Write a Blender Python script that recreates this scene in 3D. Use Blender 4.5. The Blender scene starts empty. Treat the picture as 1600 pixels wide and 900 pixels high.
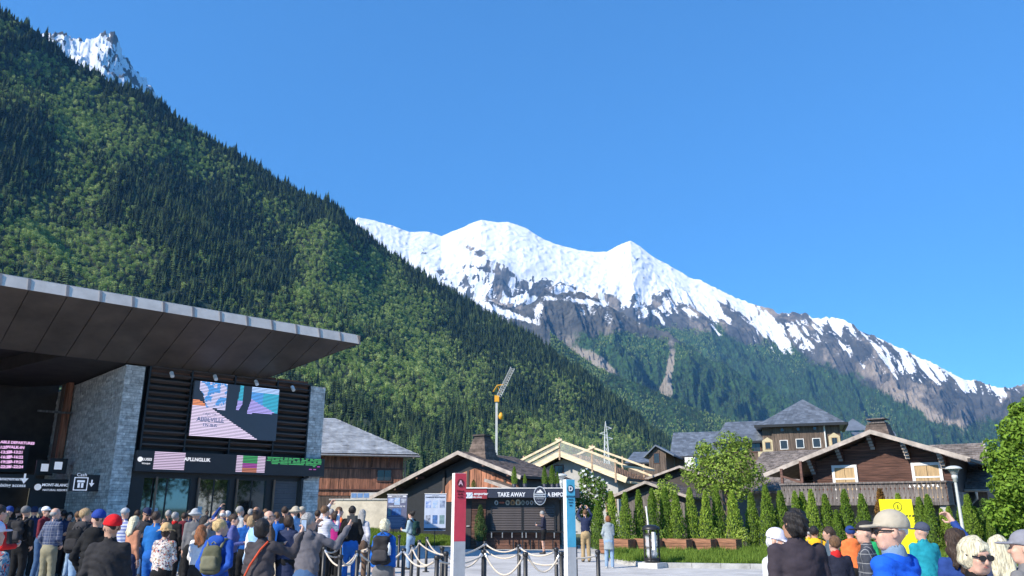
import bpy, bmesh, math, random
import numpy as np
from mathutils import Vector, Matrix
R = math.radians
sc = bpy.context.scene
COL = sc.collection
random.seed(7)
# ------------------------------------------------------------------ camera
EYE = 1.82
FPX = 1200.0                      # focal length in photo pixels (photo 1600 wide)
PITCH = math.atan(345 / FPX)
cam_d = bpy.data.cameras.new('camera'); cam = bpy.data.objects.new('camera', cam_d); COL.objects.link(cam)
cam.location = (0, 0, EYE); cam.rotation_euler = (math.pi / 2 + PITCH, 0, 0)
cam_d.sensor_width = 36; cam_d.lens = 36 * FPX / 1600
cam_d.clip_start = 0.1; cam_d.clip_end = 60000
sc.camera = cam
# ------------------------------------------------------------------ sky and sun
SUN_AZ, SUN_EL = 231.0, 36.0      # clockwise from the view direction, height
w = bpy.data.worlds.new('World'); sc.world = w; w.use_nodes = True
nt = w.node_tree
sky = nt.nodes.new('ShaderNodeTexSky'); sky.sky_type = 'NISHITA'; sky.sun_disc = False
sky.sun_elevation = R(SUN_EL); sky.sun_rotation = R(SUN_AZ)
sky.altitude = 1000; sky.air_density = 1.0; sky.dust_density = 0.3; sky.ozone_density = 3.0
tint = nt.nodes.new('ShaderNodeMix'); tint.data_type = 'RGBA'; tint.blend_type = 'MULTIPLY'; tint.inputs[0].default_value = 1
tint.inputs[7].default_value = (0.38, 0.93, 1.46, 1)      # the phone's deep blue
gam = nt.nodes.new('ShaderNodeGamma'); gam.inputs[1].default_value = 0.74; nt.links.new(sky.outputs[0], gam.inputs[0]); nt.links.new(gam.outputs[0], tint.inputs[6]); nt.links.new(tint.outputs[2], nt.nodes['Background'].inputs[0])
nt.nodes['Background'].inputs[1].default_value = 0.15
sl = bpy.data.lights.new('sun', 'SUN'); sun = bpy.data.objects.new('sun', sl); COL.objects.link(sun)
sl.energy = 4.8; sl.angle = R(0.5); sl.color = (1.0, 0.92, 0.80)
sv = Vector((math.sin(R(SUN_AZ)) * math.cos(R(SUN_EL)), math.cos(R(SUN_AZ)) * math.cos(R(SUN_EL)), math.sin(R(SUN_EL))))
sun.rotation_euler = sv.to_track_quat('Z', 'Y').to_euler()
sc.view_settings.view_transform = 'Standard'; sc.view_settings.look = 'None'
sc.view_settings.exposure = 0.86; sc.view_settings.gamma = 1
sc.cycles.volume_bounces = 0; sc.cycles.max_bounces = 6; sc.cycles.transparent_max_bounces = 12
sc.cycles.volume_step_rate = 1

# ------------------------------------------------------------------ helpers
CT, ST = math.cos(PITCH), math.sin(PITCH)
def W(px, py, Y):
    """the place at depth Y that the photo shows at (px, py)"""
    u = (px - 800) / FPX; v = (450 - py) / FPX
    d = CT - v * ST
    return Vector((u / d * Y, Y, EYE + (ST + v * CT) / d * Y))
def azel(px, py):
    px = np.asarray(px, float); py = np.asarray(py, float)
    u = (px - 800) / FPX; v = (450 - py) / FPX
    d = CT - v * ST
    return np.arctan2(u, d), (ST + v * CT) / np.hypot(u, d)      # azimuth, tan(elevation)
def pix(P):
    """photo pixels of an array of places"""
    x, y, z = P[..., 0], P[..., 1], P[..., 2] - EYE
    f = y * CT + z * ST; up = -y * ST + z * CT
    f = np.where(f < 1e-3, 1e-3, f)
    return 800 + FPX * x / f, 450 - FPX * up / f

def props(o, label=None, cat=None, group=None, kind=None):
    if label: o['label'] = label
    if cat: o['category'] = cat
    if group: o['group'] = group
    if kind: o['kind'] = kind
    return o
def link(o, parent=None):
    COL.objects.link(o)
    if parent is not None: o.parent = parent
    return o
def thing(name, label, cat, loc=(0, 0, 0), rz=0, group=None):
    o = bpy.data.objects.new(name, None); link(o)
    o.empty_display_size = 0.3
    o.location = loc; o.rotation_euler = (0, 0, rz)
    return props(o, label, cat, group)
def mesh_np(name, V, F, mats, smooth=True, parent=None):
    """V (n,3), F (m,3|4) arrays -> object"""
    V = np.asarray(V, np.float32); F = np.asarray(F, np.int32)
    me = bpy.data.meshes.new(name)
    k = F.shape[1]
    me.vertices.add(len(V)); me.vertices.foreach_set('co', V.ravel())
    me.loops.add(F.size); me.loops.foreach_set('vertex_index', F.ravel())
    me.polygons.add(len(F)); me.polygons.foreach_set('loop_start', np.arange(0, F.size, k, dtype=np.int32))
    me.polygons.foreach_set('use_smooth', np.full(len(F), smooth))
    for m in (mats if isinstance(mats, (list, tuple)) else [mats]): me.materials.append(m)
    me.update(calc_edges=True)
    o = bpy.data.objects.new(name, me)
    return link(o, parent)

class MB:
    """collects shapes, builds one mesh object"""
    def __init__(s): s.v = []; s.f = []; s.m = []; s.sm = []; s.cur = 0
    def add(s, vs, fs, smooth=False):
        n = len(s.v); s.v += [tuple(v) for v in vs]; s.f += [tuple(i + n for i in f) for f in fs]
        s.m += [s.cur] * len(fs); s.sm += [smooth] * len(fs); return s
    def box(s, x0, x1, y0, y1, z0, z1, M=None):
        vs = [Vector((x, y, z)) for z in (z0, z1) for y in (y0, y1) for x in (x0, x1)]
        if M is not None: vs = [M @ v for v in vs]
        return s.add(vs, [(0, 2, 3, 1), (4, 5, 7, 6), (0, 1, 5, 4), (1, 3, 7, 5), (3, 2, 6, 7), (2, 0, 4, 6)])
    def hexa(s, a, b):
        """bottom ring a (4 points), top ring b (4 points)"""
        return s.add(list(a) + list(b), [(3, 2, 1, 0), (4, 5, 6, 7)] + [(i, (i + 1) % 4, 4 + (i + 1) % 4, 4 + i) for i in range(4)])
    def prism(s, pts, ext):
        """flat polygon pts pushed along the vector ext"""
        n = len(pts); pts = [Vector(p) for p in pts]; e = Vector(ext)
        return s.add(pts + [p + e for p in pts], [tuple(range(n - 1, -1, -1)), tuple(range(n, 2 * n))] +
                     [(i, (i + 1) % n, n + (i + 1) % n, n + i) for i in range(n)])
    def tube(s, pts, rad, n=8, caps=True, smooth=True):
        pts = [Vector(p) for p in pts]
        if not isinstance(rad, (list, tuple)): rad = [rad] * len(pts)
        vs = []
        for i, p in enumerate(pts):
            d = (pts[min(i + 1, len(pts) - 1)] - pts[max(i - 1, 0)]).normalized()
            a = Vector((0, 0, 1)) if abs(d.z) < 0.9 else Vector((1, 0, 0))
            x = d.cross(a).normalized(); y = d.cross(x)
            for k in range(n):
                t = 2 * math.pi * k / n
                vs.append(p + (x * math.cos(t) + y * math.sin(t)) * rad[i])
        fs = [(i * n + k, i * n + (k + 1) % n, (i + 1) * n + (k + 1) % n, (i + 1) * n + k) for i in range(len(pts) - 1) for k in range(n)]
        s.add(vs, fs, smooth)
        if caps: s.add(vs[:n], [tuple(range(n - 1, -1, -1))]); s.add(vs[-n:], [tuple(range(n))])
        return s
    def bar(s, p, q, wd, ht, up=(0, 0, 1)):
        p = Vector(p); q = Vector(q); d = (q - p).normalized(); up = Vector(up)
        x = d.cross(up); x = x.normalized() if x.length > 1e-4 else Vector((1, 0, 0)); y = x.cross(d)
        c = [x * a * wd / 2 + y * b * ht / 2 for a, b in ((-1, -1), (1, -1), (1, 1), (-1, 1))]
        return s.hexa([p + k for k in c], [q + k for k in c])
    def lathe(s, prof, n=16, M=None, smooth=True):
        vs = []
        for r, z in prof:
            for k in range(n):
                t = 2 * math.pi * k / n; v = Vector((r * math.cos(t), r * math.sin(t), z))
                vs.append(M @ v if M is not None else v)
        return s.add(vs, [(i * n + k, i * n + (k + 1) % n, (i + 1) * n + (k + 1) % n, (i + 1) * n + k) for i in range(len(prof) - 1) for k in range(n)], smooth)
    def build(s, name, mats, parent=None, **kw):
        me = bpy.data.meshes.new(name); me.from_pydata([tuple(v) for v in s.v], [], s.f)
        for m in (mats if isinstance(mats, (list, tuple)) else [mats]): me.materials.append(m)
        me.polygons.foreach_set('use_smooth', s.sm); me.polygons.foreach_set('material_index', s.m); me.update()
        bm = bmesh.new(); bm.from_mesh(me); bmesh.ops.recalc_face_normals(bm, faces=bm.faces); bm.to_mesh(me); bm.free()
        o = bpy.data.objects.new(name, me); link(o, parent); return props(o, **kw)
def dup(o, parent=None):
    """a thing, its parts and their sub-parts copied, mesh data shared"""
    c = o.copy(); COL.objects.link(c); c.parent = parent
    for ch in o.children: dup(ch, c)
    return c
def inst(me_obj, parent, loc, rot=(0, 0, 0), scale=(1, 1, 1), name=None, mat=None):
    o = bpy.data.objects.new(name or me_obj.name.split('.')[0], me_obj.data); link(o, parent)
    o.location = loc; o.rotation_euler = rot; o.scale = scale
    return o

# ------------------------------------------------------------------ materials
def nod(nt, t, **kw):
    n = nt.nodes.new('ShaderNode' + t)
    for k, v in kw.items():
        if hasattr(n, k): setattr(n, k, v)
        else: n.inputs[k.replace('_', ' ')].default_value = v
    return n
MATS = {}
def mat(name, col, rough=0.7, var=0.12, scale=6.0, bump=0.0, bscale=None, metal=0.0, stretch=(1, 1, 1), rand=0.0, col2=None, spec=None, detail=6, emit=None, isl=0.0):
    """base colour broken up by noise, object-random brightness, fine relief"""
    if name in MATS: return MATS[name]
    m = bpy.data.materials.new(name); m.use_nodes = True; nt = m.node_tree; L = nt.links.new
    b = nt.nodes['Principled BSDF']; b.inputs['Roughness'].default_value = rough; b.inputs['Metallic'].default_value = metal
    if spec is not None: b.inputs['Specular IOR Level'].default_value = spec
    tc = nod(nt, 'TexCoord'); mp = nod(nt, 'Mapping'); mp.inputs['Scale'].default_value = stretch
    L(tc.outputs['Object'], mp.inputs[0])
    nz = nod(nt, 'TexNoise'); nz.inputs['Scale'].default_value = scale; nz.inputs['Detail'].default_value = detail; nz.inputs['Roughness'].default_value = 0.65
    L(mp.outputs[0], nz.inputs['Vector'])
    mx = nod(nt, 'Mix', data_type='RGBA')
    c2 = col2 if col2 else tuple(min(1, c * (1 + var * 2.2)) for c in col)
    c1 = col if col2 else tuple(c * (1 - var * 2.2) for c in col)
    mx.inputs[6].default_value = (*c1, 1); mx.inputs[7].default_value = (*c2, 1)
    mr = nod(nt, 'MapRange'); mr.inputs[1].default_value = 0.3; mr.inputs[2].default_value = 0.7
    L(nz.outputs['Fac'], mr.inputs[0]); L(mr.outputs[0], mx.inputs[0])
    out = mx.outputs[2]
    if rand:
        oi = nod(nt, 'ObjectInfo'); hs = nod(nt, 'HueSaturation'); ma = nod(nt, 'MapRange')
        ma.inputs[3].default_value = 1 - rand; ma.inputs[4].default_value = 1 + rand
        L(oi.outputs['Random'], ma.inputs[0]); L(ma.outputs[0], hs.inputs['Value']); L(out, hs.inputs['Color']); out = hs.outputs[0]
    if isl:
        gi = nod(nt, 'NewGeometry'); h2 = nod(nt, 'HueSaturation'); m2 = nod(nt, 'MapRange'); m2.inputs[3].default_value = 1 - isl; m2.inputs[4].default_value = 1 + isl
        L(gi.outputs['Random Per Island'], m2.inputs[0]); L(m2.outputs[0], h2.inputs['Value']); L(out, h2.inputs['Color']); out = h2.outputs[0]
    L(out, b.inputs['Base Color'])
    if bump:
        bp = nod(nt, 'Bump'); bp.inputs['Strength'].default_value = 1; bp.inputs['Distance'].default_value = bump
        n2 = nod(nt, 'TexNoise'); n2.inputs['Scale'].default_value = bscale or scale * 3; n2.inputs['Detail'].default_value = 5
        L(mp.outputs[0], n2.inputs['Vector']); L(n2.outputs['Fac'], bp.inputs['Height']); L(bp.outputs[0], b.inputs['Normal'])
    if emit:
        b.inputs['Emission Color'].default_value = (*emit[0], 1); b.inputs['Emission Strength'].default_value = emit[1]
    MATS[name] = m; return m
def ramp(nt, stops):
    r = nod(nt, 'ValToRGB'); e = r.color_ramp.elements
    while len(e) < len(stops): e.new(0.5)
    for k, (p, c) in zip(e, stops): k.position = p; k.color = (*c, 1)
    return r

# ------------------------------------------------------------------ noise for land forms
_rng = np.random.RandomState(3)
_lat = _rng.rand(256, 256).astype(np.float32)
def vnoise(x, y):
    xi = np.floor(x).astype(int); yi = np.floor(y).astype(int); fx = x - xi; fy = y - yi
    fx = fx * fx * fx * (fx * (fx * 6 - 15) + 10); fy = fy * fy * fy * (fy * (fy * 6 - 15) + 10)
    a = _lat[xi & 255, yi & 255]; b = _lat[(xi + 1) & 255, yi & 255]; c = _lat[xi & 255, (yi + 1) & 255]; d = _lat[(xi + 1) & 255, (yi + 1) & 255]
    return (a * (1 - fx) + b * fx) * (1 - fy) + (c * (1 - fx) + d * fx) * fy
def fbm(x, y, o=5, g=0.5, ridged=False):
    s = 0; a = 1; t = 0
    for i in range(o):
        n = vnoise(x + 17.3 * i, y - 9.1 * i)
        if ridged: n = 1 - np.abs(2 * n - 1)
        s = s + a * n; t += a; a *= g
        x, y = (x * 1.6 - y * 1.2) * 1.0, (x * 1.2 + y * 1.6) * 1.0
    return s / t
def sstep(a, b, x):
    t = np.clip((x - a) / (b - a), 0, 1); return t * t * (3 - 2 * t)
# ------------------------------------------------------------------ land: sheets of terrain round the valley
def sheet_grid(sil, na, ntt, r0, r1, e0=None, pw=1.0):
    """sil: photo points of the skyline; r0, r1: distance of foot and ridge (number or function of the azimuth)"""
    az_s, el_s = azel([p[0] for p in sil], [p[1] for p in sil])
    az = np.linspace(az_s[0], az_s[-1], na); el = np.interp(az, az_s, el_s)
    t = np.linspace(0, 1, ntt)
    A, T = np.meshgrid(az, t, indexing='ij'); E = el[:, None] + 0 * T
    R0 = (r0(A) if callable(r0) else r0 + 0 * A); R1 = (r1(A) if callable(r1) else r1 + 0 * A)
    Rr = R0 + (R1 - R0) * T
    return A, T, E, Rr
def grid_faces(na, ntt):
    i = np.arange(na * ntt).reshape(na, ntt)
    return np.stack([i[:-1, :-1], i[1:, :-1], i[1:, 1:], i[:-1, 1:]], -1).reshape(-1, 4)
def land(name, A, Rr, Z, mats, attrs):
    P = np.stack([np.sin(A) * Rr, np.cos(A) * Rr, Z], -1)
    o = mesh_np(name, P.reshape(-1, 3), grid_faces(*A.shape), mats)
    for k, v in attrs.items():
        at = o.data.attributes.new(k, 'FLOAT', 'POINT'); at.data.foreach_set('value', v.astype(np.float32).ravel())
    props(o, kind='structure')
    return o, P
def attr_mix(nt, base, name, col, nscale=None, amt=0.35, soft=0.12, tex=None):
    """lays a colour over base where the attribute (roughened by noise) is above one half"""
    L = nt.links.new; a = nod(nt, 'Attribute', attribute_name=name)
    fac = a.outputs['Fac']
    if nscale:
        nz = nod(nt, 'TexNoise'); nz.inputs['Scale'].default_value = nscale; nz.inputs['Detail'].default_value = 8; nz.inputs['Roughness'].default_value = 0.7
        L(tex, nz.inputs['Vector'])
        ad = nod(nt, 'Math', operation='MULTIPLY_ADD'); ad.inputs[1].default_value = amt * 2; ad.inputs[2].default_value = -amt
        L(nz.outputs['Fac'], ad.inputs[0]); sm = nod(nt, 'Math', operation='ADD'); L(fac, sm.inputs[0]); L(ad.outputs[0], sm.inputs[1]); fac = sm.outputs[0]
    mr = nod(nt, 'MapRange'); mr.inputs[1].default_value = 0.5 - soft; mr.inputs[2].default_value = 0.5 + soft; L(fac, mr.inputs[0])
    mx = nod(nt, 'Mix', data_type='RGBA'); L(mr.outputs[0], mx.inputs[0]); L(base, mx.inputs[6])
    if isinstance(col, tuple): mx.inputs[7].default_value = (*col, 1)
    else: L(col, mx.inputs[7])
    return mx.outputs[2]
def land_mat(name, rock1, rock2, veg, snow=(0.72, 0.74, 0.79), ns=0.004, bump=60.0, scree=(0.30, 0.25, 0.20)):
    m = bpy.data.materials.new(name); m.use_nodes = True; nt = m.node_tree; L = nt.links.new
    b = nt.nodes['Principled BSDF']; b.inputs['Roughness'].default_value = 0.9; b.inputs['Specular IOR Level'].default_value = 0.1
    g = nod(nt, 'NewGeometry'); pos = g.outputs['Position']
    nz = nod(nt, 'TexNoise'); nz.inputs['Scale'].default_value = ns; nz.inputs['Detail'].default_value = 10; nz.inputs['Roughness'].default_value = 0.7
    L(pos, nz.inputs['Vector'])
    r = ramp(nt, [(0.35, rock1), (0.65, rock2)]); L(nz.outputs['Fac'], r.inputs[0])
    c = attr_mix(nt, r.outputs[0], 'scree', scree, ns * 2, 0.35, 0.15, pos)
    n3 = nod(nt, 'TexNoise'); n3.inputs['Scale'].default_value = ns * 5; n3.inputs['Detail'].default_value = 8; L(pos, n3.inputs['Vector'])
    rv = ramp(nt, [(0.3, tuple(k * 0.45 for k in veg)), (0.7, tuple(k * 1.5 for k in veg))]); L(n3.outputs['Fac'], rv.inputs[0])
    c = attr_mix(nt, c, 'veg', rv.outputs[0], ns * 3, 0.35, 0.1, pos)
    c = attr_mix(nt, c, 'snow', snow, ns * 9, 0.7, 0.05, pos)
    L(c, b.inputs['Base Color'])
    bp = nod(nt, 'Bump'); bp.inputs['Distance'].default_value = bump; bp.inputs['Strength'].default_value = 0.8
    n2 = nod(nt, 'TexNoise'); n2.inputs['Scale'].default_value = ns * 2.5; n2.inputs['Detail'].default_value = 10; n2.inputs['Roughness'].default_value = 0.65
    n2.noise_type = 'RIDGED_MULTIFRACTAL' if hasattr(n2, 'noise_type') else n2.noise_type
    L(pos, n2.inputs['Vector']); L(n2.outputs['Fac'], bp.inputs['Height']); L(bp.outputs[0], b.inputs['Normal'])
    return m

# --- the snow massif across the head of the valley
SIL_B = [(300,470),(480,400),(560,340),(582,344),(612,352),(640,363),(668,362),(690,369),(712,360),(735,350),(752,343),(775,347),(795,347),(822,357),(850,374),(880,385),(905,392),(930,394),(948,394),(965,384),(985,376),(1000,385),(1020,401),(1050,418),(1080,435),(1105,444),(1135,458),(1160,470),(1190,482),(1215,490),(1245,488),(1268,496),(1292,498),(1316,500),(1345,517),(1375,530),(1405,543),(1440,560),(1480,579),(1510,594),(1545,604),(1580,606),(1605,600),(1650,604),(1760,590)]
A, T, E, Rr = sheet_grid(SIL_B, 1250, 330, 6200.0, lambda a: 10200 - 1500 * sstep(0.2, 0.6, a))
ax, ay = azel(0, 0)
Zb = EYE + Rr * (E * (0.04 + 0.96 * (0.25 * T + 0.75 * T ** 1.35)))
# ribs and couloirs running down the face, glacier swells on the left
P0 = np.stack([np.sin(A) * Rr, np.cos(A) * Rr, Zb], -1); bx, by = pix(P0)
def along(bx, by, ang, st):
    """coordinates with the second axis running down the fall line, stretched"""
    c, s = math.cos(ang), math.sin(ang); return (bx * c + by * s) / 100, (-bx * s + by * c) / (100 * st)
wx = (fbm(bx / 90, by / 90, 4) - .5) * .5
u1, v1 = along(bx, by, -0.66, 3.4); u2, v2 = along(bx, by, 0.25, 1.8)
rt = sstep(960, 1080, bx)
rib = rt * fbm(u1 * 2.2 + wx, v1 * 2.6 + wx, 6, 0.55, True) + (1 - rt) * fbm(u2 * 2.0 + wx + 7, v2 * 2.0, 6, 0.52, True)
rib2 = rt * fbm(u1 * 11 + wx * 3, v1 * 9, 5, 0.65, True) + (1 - rt) * fbm(u2 * 6 + wx * 3, v2 * 7 + 4, 5, 0.6, True)
swell = fbm(bx / 62 + 40, by / 26 + 9, 4, 0.42)
lft = 1 - sstep(920, 1060, bx)
amp = np.sin(np.pi * np.clip(T, 0, 1) ** 1.5) ** 0.7 * (1 - 0.35 * T)
edge = 1 - sstep(0.93, 1.0, T)
q = bx / 16.0; s_ = by / 60.0
Zb = Zb + amp * ((rib - 0.6) * (760 - 480 * lft * sstep(470, 430, by)) + (rib2 - 0.6) * (240 - 225 * lft) + (swell - .5) * 520 * lft) * (0.35 + 0.65 * edge)
Zb[:, -1] = EYE + (Rr * E)[:, -1] + ((rib2[:, -1] - 0.5) * 60 + (fbm(q[:, -1], q[:, -1] * 0 + 3, 4) - .5) * 60) * (0.3 + 0.7 * sstep(1000, 1150, bx[:, -1]))
PB = np.stack([np.sin(A) * Rr, np.cos(A) * Rr, Zb], -1); bx, by = pix(PB)
n1 = fbm(bx / 28, by / 24 + 11, 6, 0.6) - 0.5
snowline = np.interp(bx, [560, 700, 760, 850, 940, 1000, 1050, 1120, 1200, 1300, 1400, 1500, 1560, 1600], [470, 470, 466, 470, 476, 494, 508, 516, 534, 556, 584, 604, 618, 612])
fullsnow = np.interp(bx, [560, 700, 760, 850, 920, 980, 1040, 1120, 1180, 1300, 1400, 1500, 1600], [440, 420, 405, 432, 455, 460, 452, 466, 474, 488, 522, 562, 594])
rk = (rib2 - 0.62) * 1.6 + (rib - .6) * .8
snow = 0.5 + (snowline - by) / np.maximum(snowline - fullsnow, 12) * 0.62 - 0.22 - rk * 2.0 + n1 * 0.45
snow = np.where(by < fullsnow, np.maximum(snow, 0.80 - np.maximum(rk - 0.26, 0) * 2.2 * (1 - lft)), snow)
def blob(bx, by, cx, cy, rx, ry, rot=0.0):
    c, s = math.cos(rot), math.sin(rot); dx = bx - cx; dy = by - cy
    return np.exp(-(((dx * c + dy * s) / rx) ** 2 + ((-dx * s + dy * c) / ry) ** 2))
for cx, cy, rx, ry, ro, k in ((660, 391, 10, 7, 0, .8), (745, 393, 18, 6, .5, .8), (770, 425, 30, 7, .3, .6), (800, 448, 40, 9, .2, .6), (842, 455, 14, 12, 0, .9),
                              (998, 398, 9, 14, .5, .75), (1015, 440, 16, 12, .5, .35), (755, 436, 30, 5, .2, .5), (1240, 492, 18, 6, .2, .5), (1330, 512, 12, 7, .4, .5)):
    snow = snow - k * blob(bx, by, cx, cy, rx, ry, ro) * (0.7 + 1.1 * (n1 + .3))
for cx, cy, rx, ry, ro, k in ((1130, 462, 50, 10, .45, .6), (1190, 500, 50, 9, .35, .5), (870, 470, 40, 6, .15, .7), (930, 440, 40, 16, 0, .5), (1085, 470, 10, 34, -.6, .5)):
    snow = snow + k * blob(bx, by, cx, cy, rx, ry, ro)
snow = snow - sstep(-4, 22, by - snowline) * .9 * rt - .09 * rt * sstep(1120, 1250, bx)
vline = np.interp(bx, [700, 1000, 1100, 1150, 1200, 1260, 1300, 1360, 1400, 1460, 1500, 1560, 1620], [500, 505, 512, 522, 535, 556, 572, 600, 625, 655, 668, 655, 640])
veg = 0.5 + (by - vline) / 38 + n1 * 1.2 - (rib - .6) * .8
scree = 0.3 + n1 * 1.2 + (rib - .6) * .5 + .7 * blob(bx, by, 1465, 655, 90, 10, .55)
m_massif = land_mat('massif_rock_snow', (0.036, 0.040, 0.042), (0.115, 0.112, 0.105), (0.035, 0.075, 0.022), ns=0.004, bump=40)
massif, PB = land('snow_mountain', A, Rr, Zb, m_massif, dict(snow=snow, veg=veg, scree=scree))
VEG_B = (PB, bx, by, veg, snow)

# --- dark rocky spur below the glacier, forest at its foot
SIL_C = [(560,560),(640,520),(700,486),(740,474),(768,470),(790,480),(812,486),(835,470),(850,452),(868,460),(888,458),(910,461),(930,466),(950,476),(975,492),(1000,506),(1025,512),(1050,526),(1080,542),(1105,560),(1125,566),(1160,585),(1200,606),(1250,632),(1300,655),(1360,676),(1440,700),(1520,725)]
A, T, E, Rr = sheet_grid(SIL_C, 760, 240, 4600.0, lambda a: 7200 - 700 * sstep(0.0, 0.5, a))
Zc = EYE + Rr * (E * (0.02 + 0.98 * (0.45 * T + 0.55 * T ** 1.4)))
P0 = np.stack([np.sin(A) * Rr, np.cos(A) * Rr, Zc], -1); bx, by = pix(P0); q = bx / 16.0
u1, v1 = along(bx, by, -0.35, 2.2)
rib = .62 * fbm(u1 * 1.3 + 14, v1 * 1.3 + 3, 5, 0.5, True) + .38 * fbm(u1 * 3.2 + 4, v1 * 3.2 + 13, 5, 0.55, True); rib2 = fbm(u1 * 8, v1 * 8 + 25, 5, 0.6, True)
amp = np.sin(np.pi * T ** 1.3) ** 0.7
Zc = Zc + amp * ((rib - 0.6) * 900 + (rib2 - 0.6) * 190)
Zc[:, -1] += (fbm(q[:, -1], q[:, -1] * 0 + 3, 5, .6) - .5) * 110 * (1 - 0.6 * sstep(.2, .4, A[:, -1]))
PC = np.stack([np.sin(A) * Rr, np.cos(A) * Rr, Zc], -1); bx, by = pix(PC)
n1 = fbm(bx / 28 + 9, by / 24 + 31, 6, 0.6) - 0.5
snow = 0.25 + n1 * 0.9 - (rib2 - .6) * .8 + .9 * blob(bx, by, 800, 492, 46, 5, .35) + .8 * blob(bx, by, 842, 482, 6, 10, .4) + .55 * blob(bx, by, 900, 470, 60, 4, .1) - .5 * sstep(500, 520, by)
vline = np.interp(bx, [700, 800, 860, 900, 1000, 1050, 1100, 1200], [570, 560, 540, 522, 520, 530, 545, 560])
scree = 0.2 + n1 * .8 + .9 * blob(bx, by, 925, 570, 50, 26, .3) + .9 * blob(bx, by, 1000, 600, 60, 16, .35) + 1.0 * blob(bx, by, 1045, 590, 11, 45, .12) + 1.0 * blob(bx, by, 1095, 640, 60, 18, .45) + .7 * blob(bx, by, 1200, 668, 40, 12, .3)
veg = 0.5 + (by - vline) / 30 + n1 * 0.9 - np.maximum(scree - .30, 0) * 2.6 + (rib - .6) * .6
m_spur = land_mat('spur_rock', (0.034, 0.038, 0.038), (0.11, 0.105, 0.092), (0.035, 0.075, 0.022), ns=0.006, bump=60, scree=(0.27, 0.235, 0.19))
spur, PC = land('rocky_hill', A, Rr, Zc, m_spur, dict(snow=snow, veg=veg, scree=scree))
VEG_C = (PC, bx, by, veg, snow)

# --- light green wooded hill in front of it
SIL_E = [(860,520),(900,552),(935,575),(965,588),(1000,600),(1030,614),(1060,626),(1090,640),(1130,655),(1180,668),(1250,684),(1330,700),(1420,716),(1500,735)]
A, T, E, Rr = sheet_grid(SIL_E, 220, 60, 3700.0, 4550.0)
Ze = EYE + Rr * E * (T ** 0.8) + np.sin(np.pi * T) * (fbm(A * 90, T * 4, 4) - .5) * 90
near_hill, PE = land('wooded_hill', A, Rr, Ze, m_spur, dict(snow=0 * A, veg=0 * A + 1, scree=0 * A))
bx, by = pix(PE); VEG_E = (PE, bx, by, 0 * A + 1, 0 * A)

# --- snow peak seen over the wooded slope, upper left
SIL_D = [(-60,120),(20,70),(60,52),(84,50),(98,52),(112,60),(128,63),(146,62),(156,54),(168,50),(178,55),(186,68),(193,84),(200,92),(208,104),(220,116),(236,134),(250,160),(290,220),(360,300)]
A, T, E, Rr = sheet_grid(SIL_D, 300, 120, 3600.0, 4600.0)
Zd = EYE + Rr * E * (0.5 + 0.5 * T ** 1.2)
P0 = np.stack([np.sin(A) * Rr, np.cos(A) * Rr, Zd], -1); bx, by = pix(P0); q = bx / 12.0
u1, v1 = along(bx, by, -0.5, 1.8)
rib = fbm(u1 * 4, v1 * 4, 6, 0.55, True); rib2 = fbm(u1 * 13, v1 * 13 + 5, 5, 0.6, True)
Zd = Zd + (1 - sstep(.9, 1, T)) * (rib - .6) * 160 + (rib2 - .6) * 80
Zd[:, -1] += (fbm(q[:, -1], q[:, -1] * 0 + 3, 4) - .5) * 50
PD = np.stack([np.sin(A) * Rr, np.cos(A) * Rr, Zd], -1); bx, by = pix(PD)
snow = 0.80 - (rib2 - .6) * 3.0 + (fbm(bx / 8, by / 8, 4) - .5) * .7 - .45 * blob(bx, by, 172, 58, 14, 14) - .35 * blob(bx, by, 92, 54, 10, 6) - .3 * blob(bx, by, 205, 110, 14, 22, .7) + .8 * blob(bx, by, 135, 76, 30, 12, .2)
peak, PD = land('snow_peak', A, Rr, Zd, m_massif, dict(snow=snow, veg=0 * A, scree=0 * A))

# --- the big wooded slope on the left, a spur that runs down to the right; it climbs on beyond the frame
SIL_A = [(-900,-420),(-500,-300),(-250,-180),(-100,-62),(-20,6),(30,34),(70,60),(110,92),(160,118),(210,138),(260,166),(330,216),(400,262),(470,302),(512,314),(560,356),(600,388),(660,424),(720,464),(780,496),(840,532),(900,574),(950,612),(1000,652),(1040,686),(1085,712),(1150,730)]
def rA1(a): return np.interp(a, [-1.2, -.65, -.5, -.25, 0, .3], [2000, 2100, 2150, 2300, 2600, 2500])
def rA0(a): return np.interp(a, [-1.2, -.65, -.4, -.2, 0, .15, .3], [850, 760, 700, 650, 720, 1050, 1500])
A, T, E, Rr = sheet_grid(SIL_A, 420, 130, rA0, rA1)
Za = EYE - 2 + Rr * (E * (0.08 * T + 0.92 * T ** 1.12))
P0 = np.stack([np.sin(A) * Rr, np.cos(A) * Rr, Za], -1); bx, by = pix(P0)
c_ = (by - 0.62 * bx) / 100.0                       # across the ribs that run down to the right
ribA = np.sin(c_ * 3.4 + 1.2 + 1.5 * (fbm(bx / 260, by / 260, 3) - .5) * 2) * 0.6 + (fbm(c_ * 1.4, (bx + by) / 700, 4) - .5) * 1.8
Za = Za + ribA * 78 * np.sin(np.pi * T) ** 0.8 + (fbm(bx / 60, by / 60, 4) - .5) * 26 * sstep(0, .1, T)
for j, z in ((-1, 1.0),): Za[:, j] = Za[:, j]
m_slope = mat('forest_floor', (0.025, 0.042, 0.016), 0.95, 0.3, 0.02)
slope, PA = land('wooded_slope', A, Rr, Za, m_slope, {})
pxa, pya = pix(PA)

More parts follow.
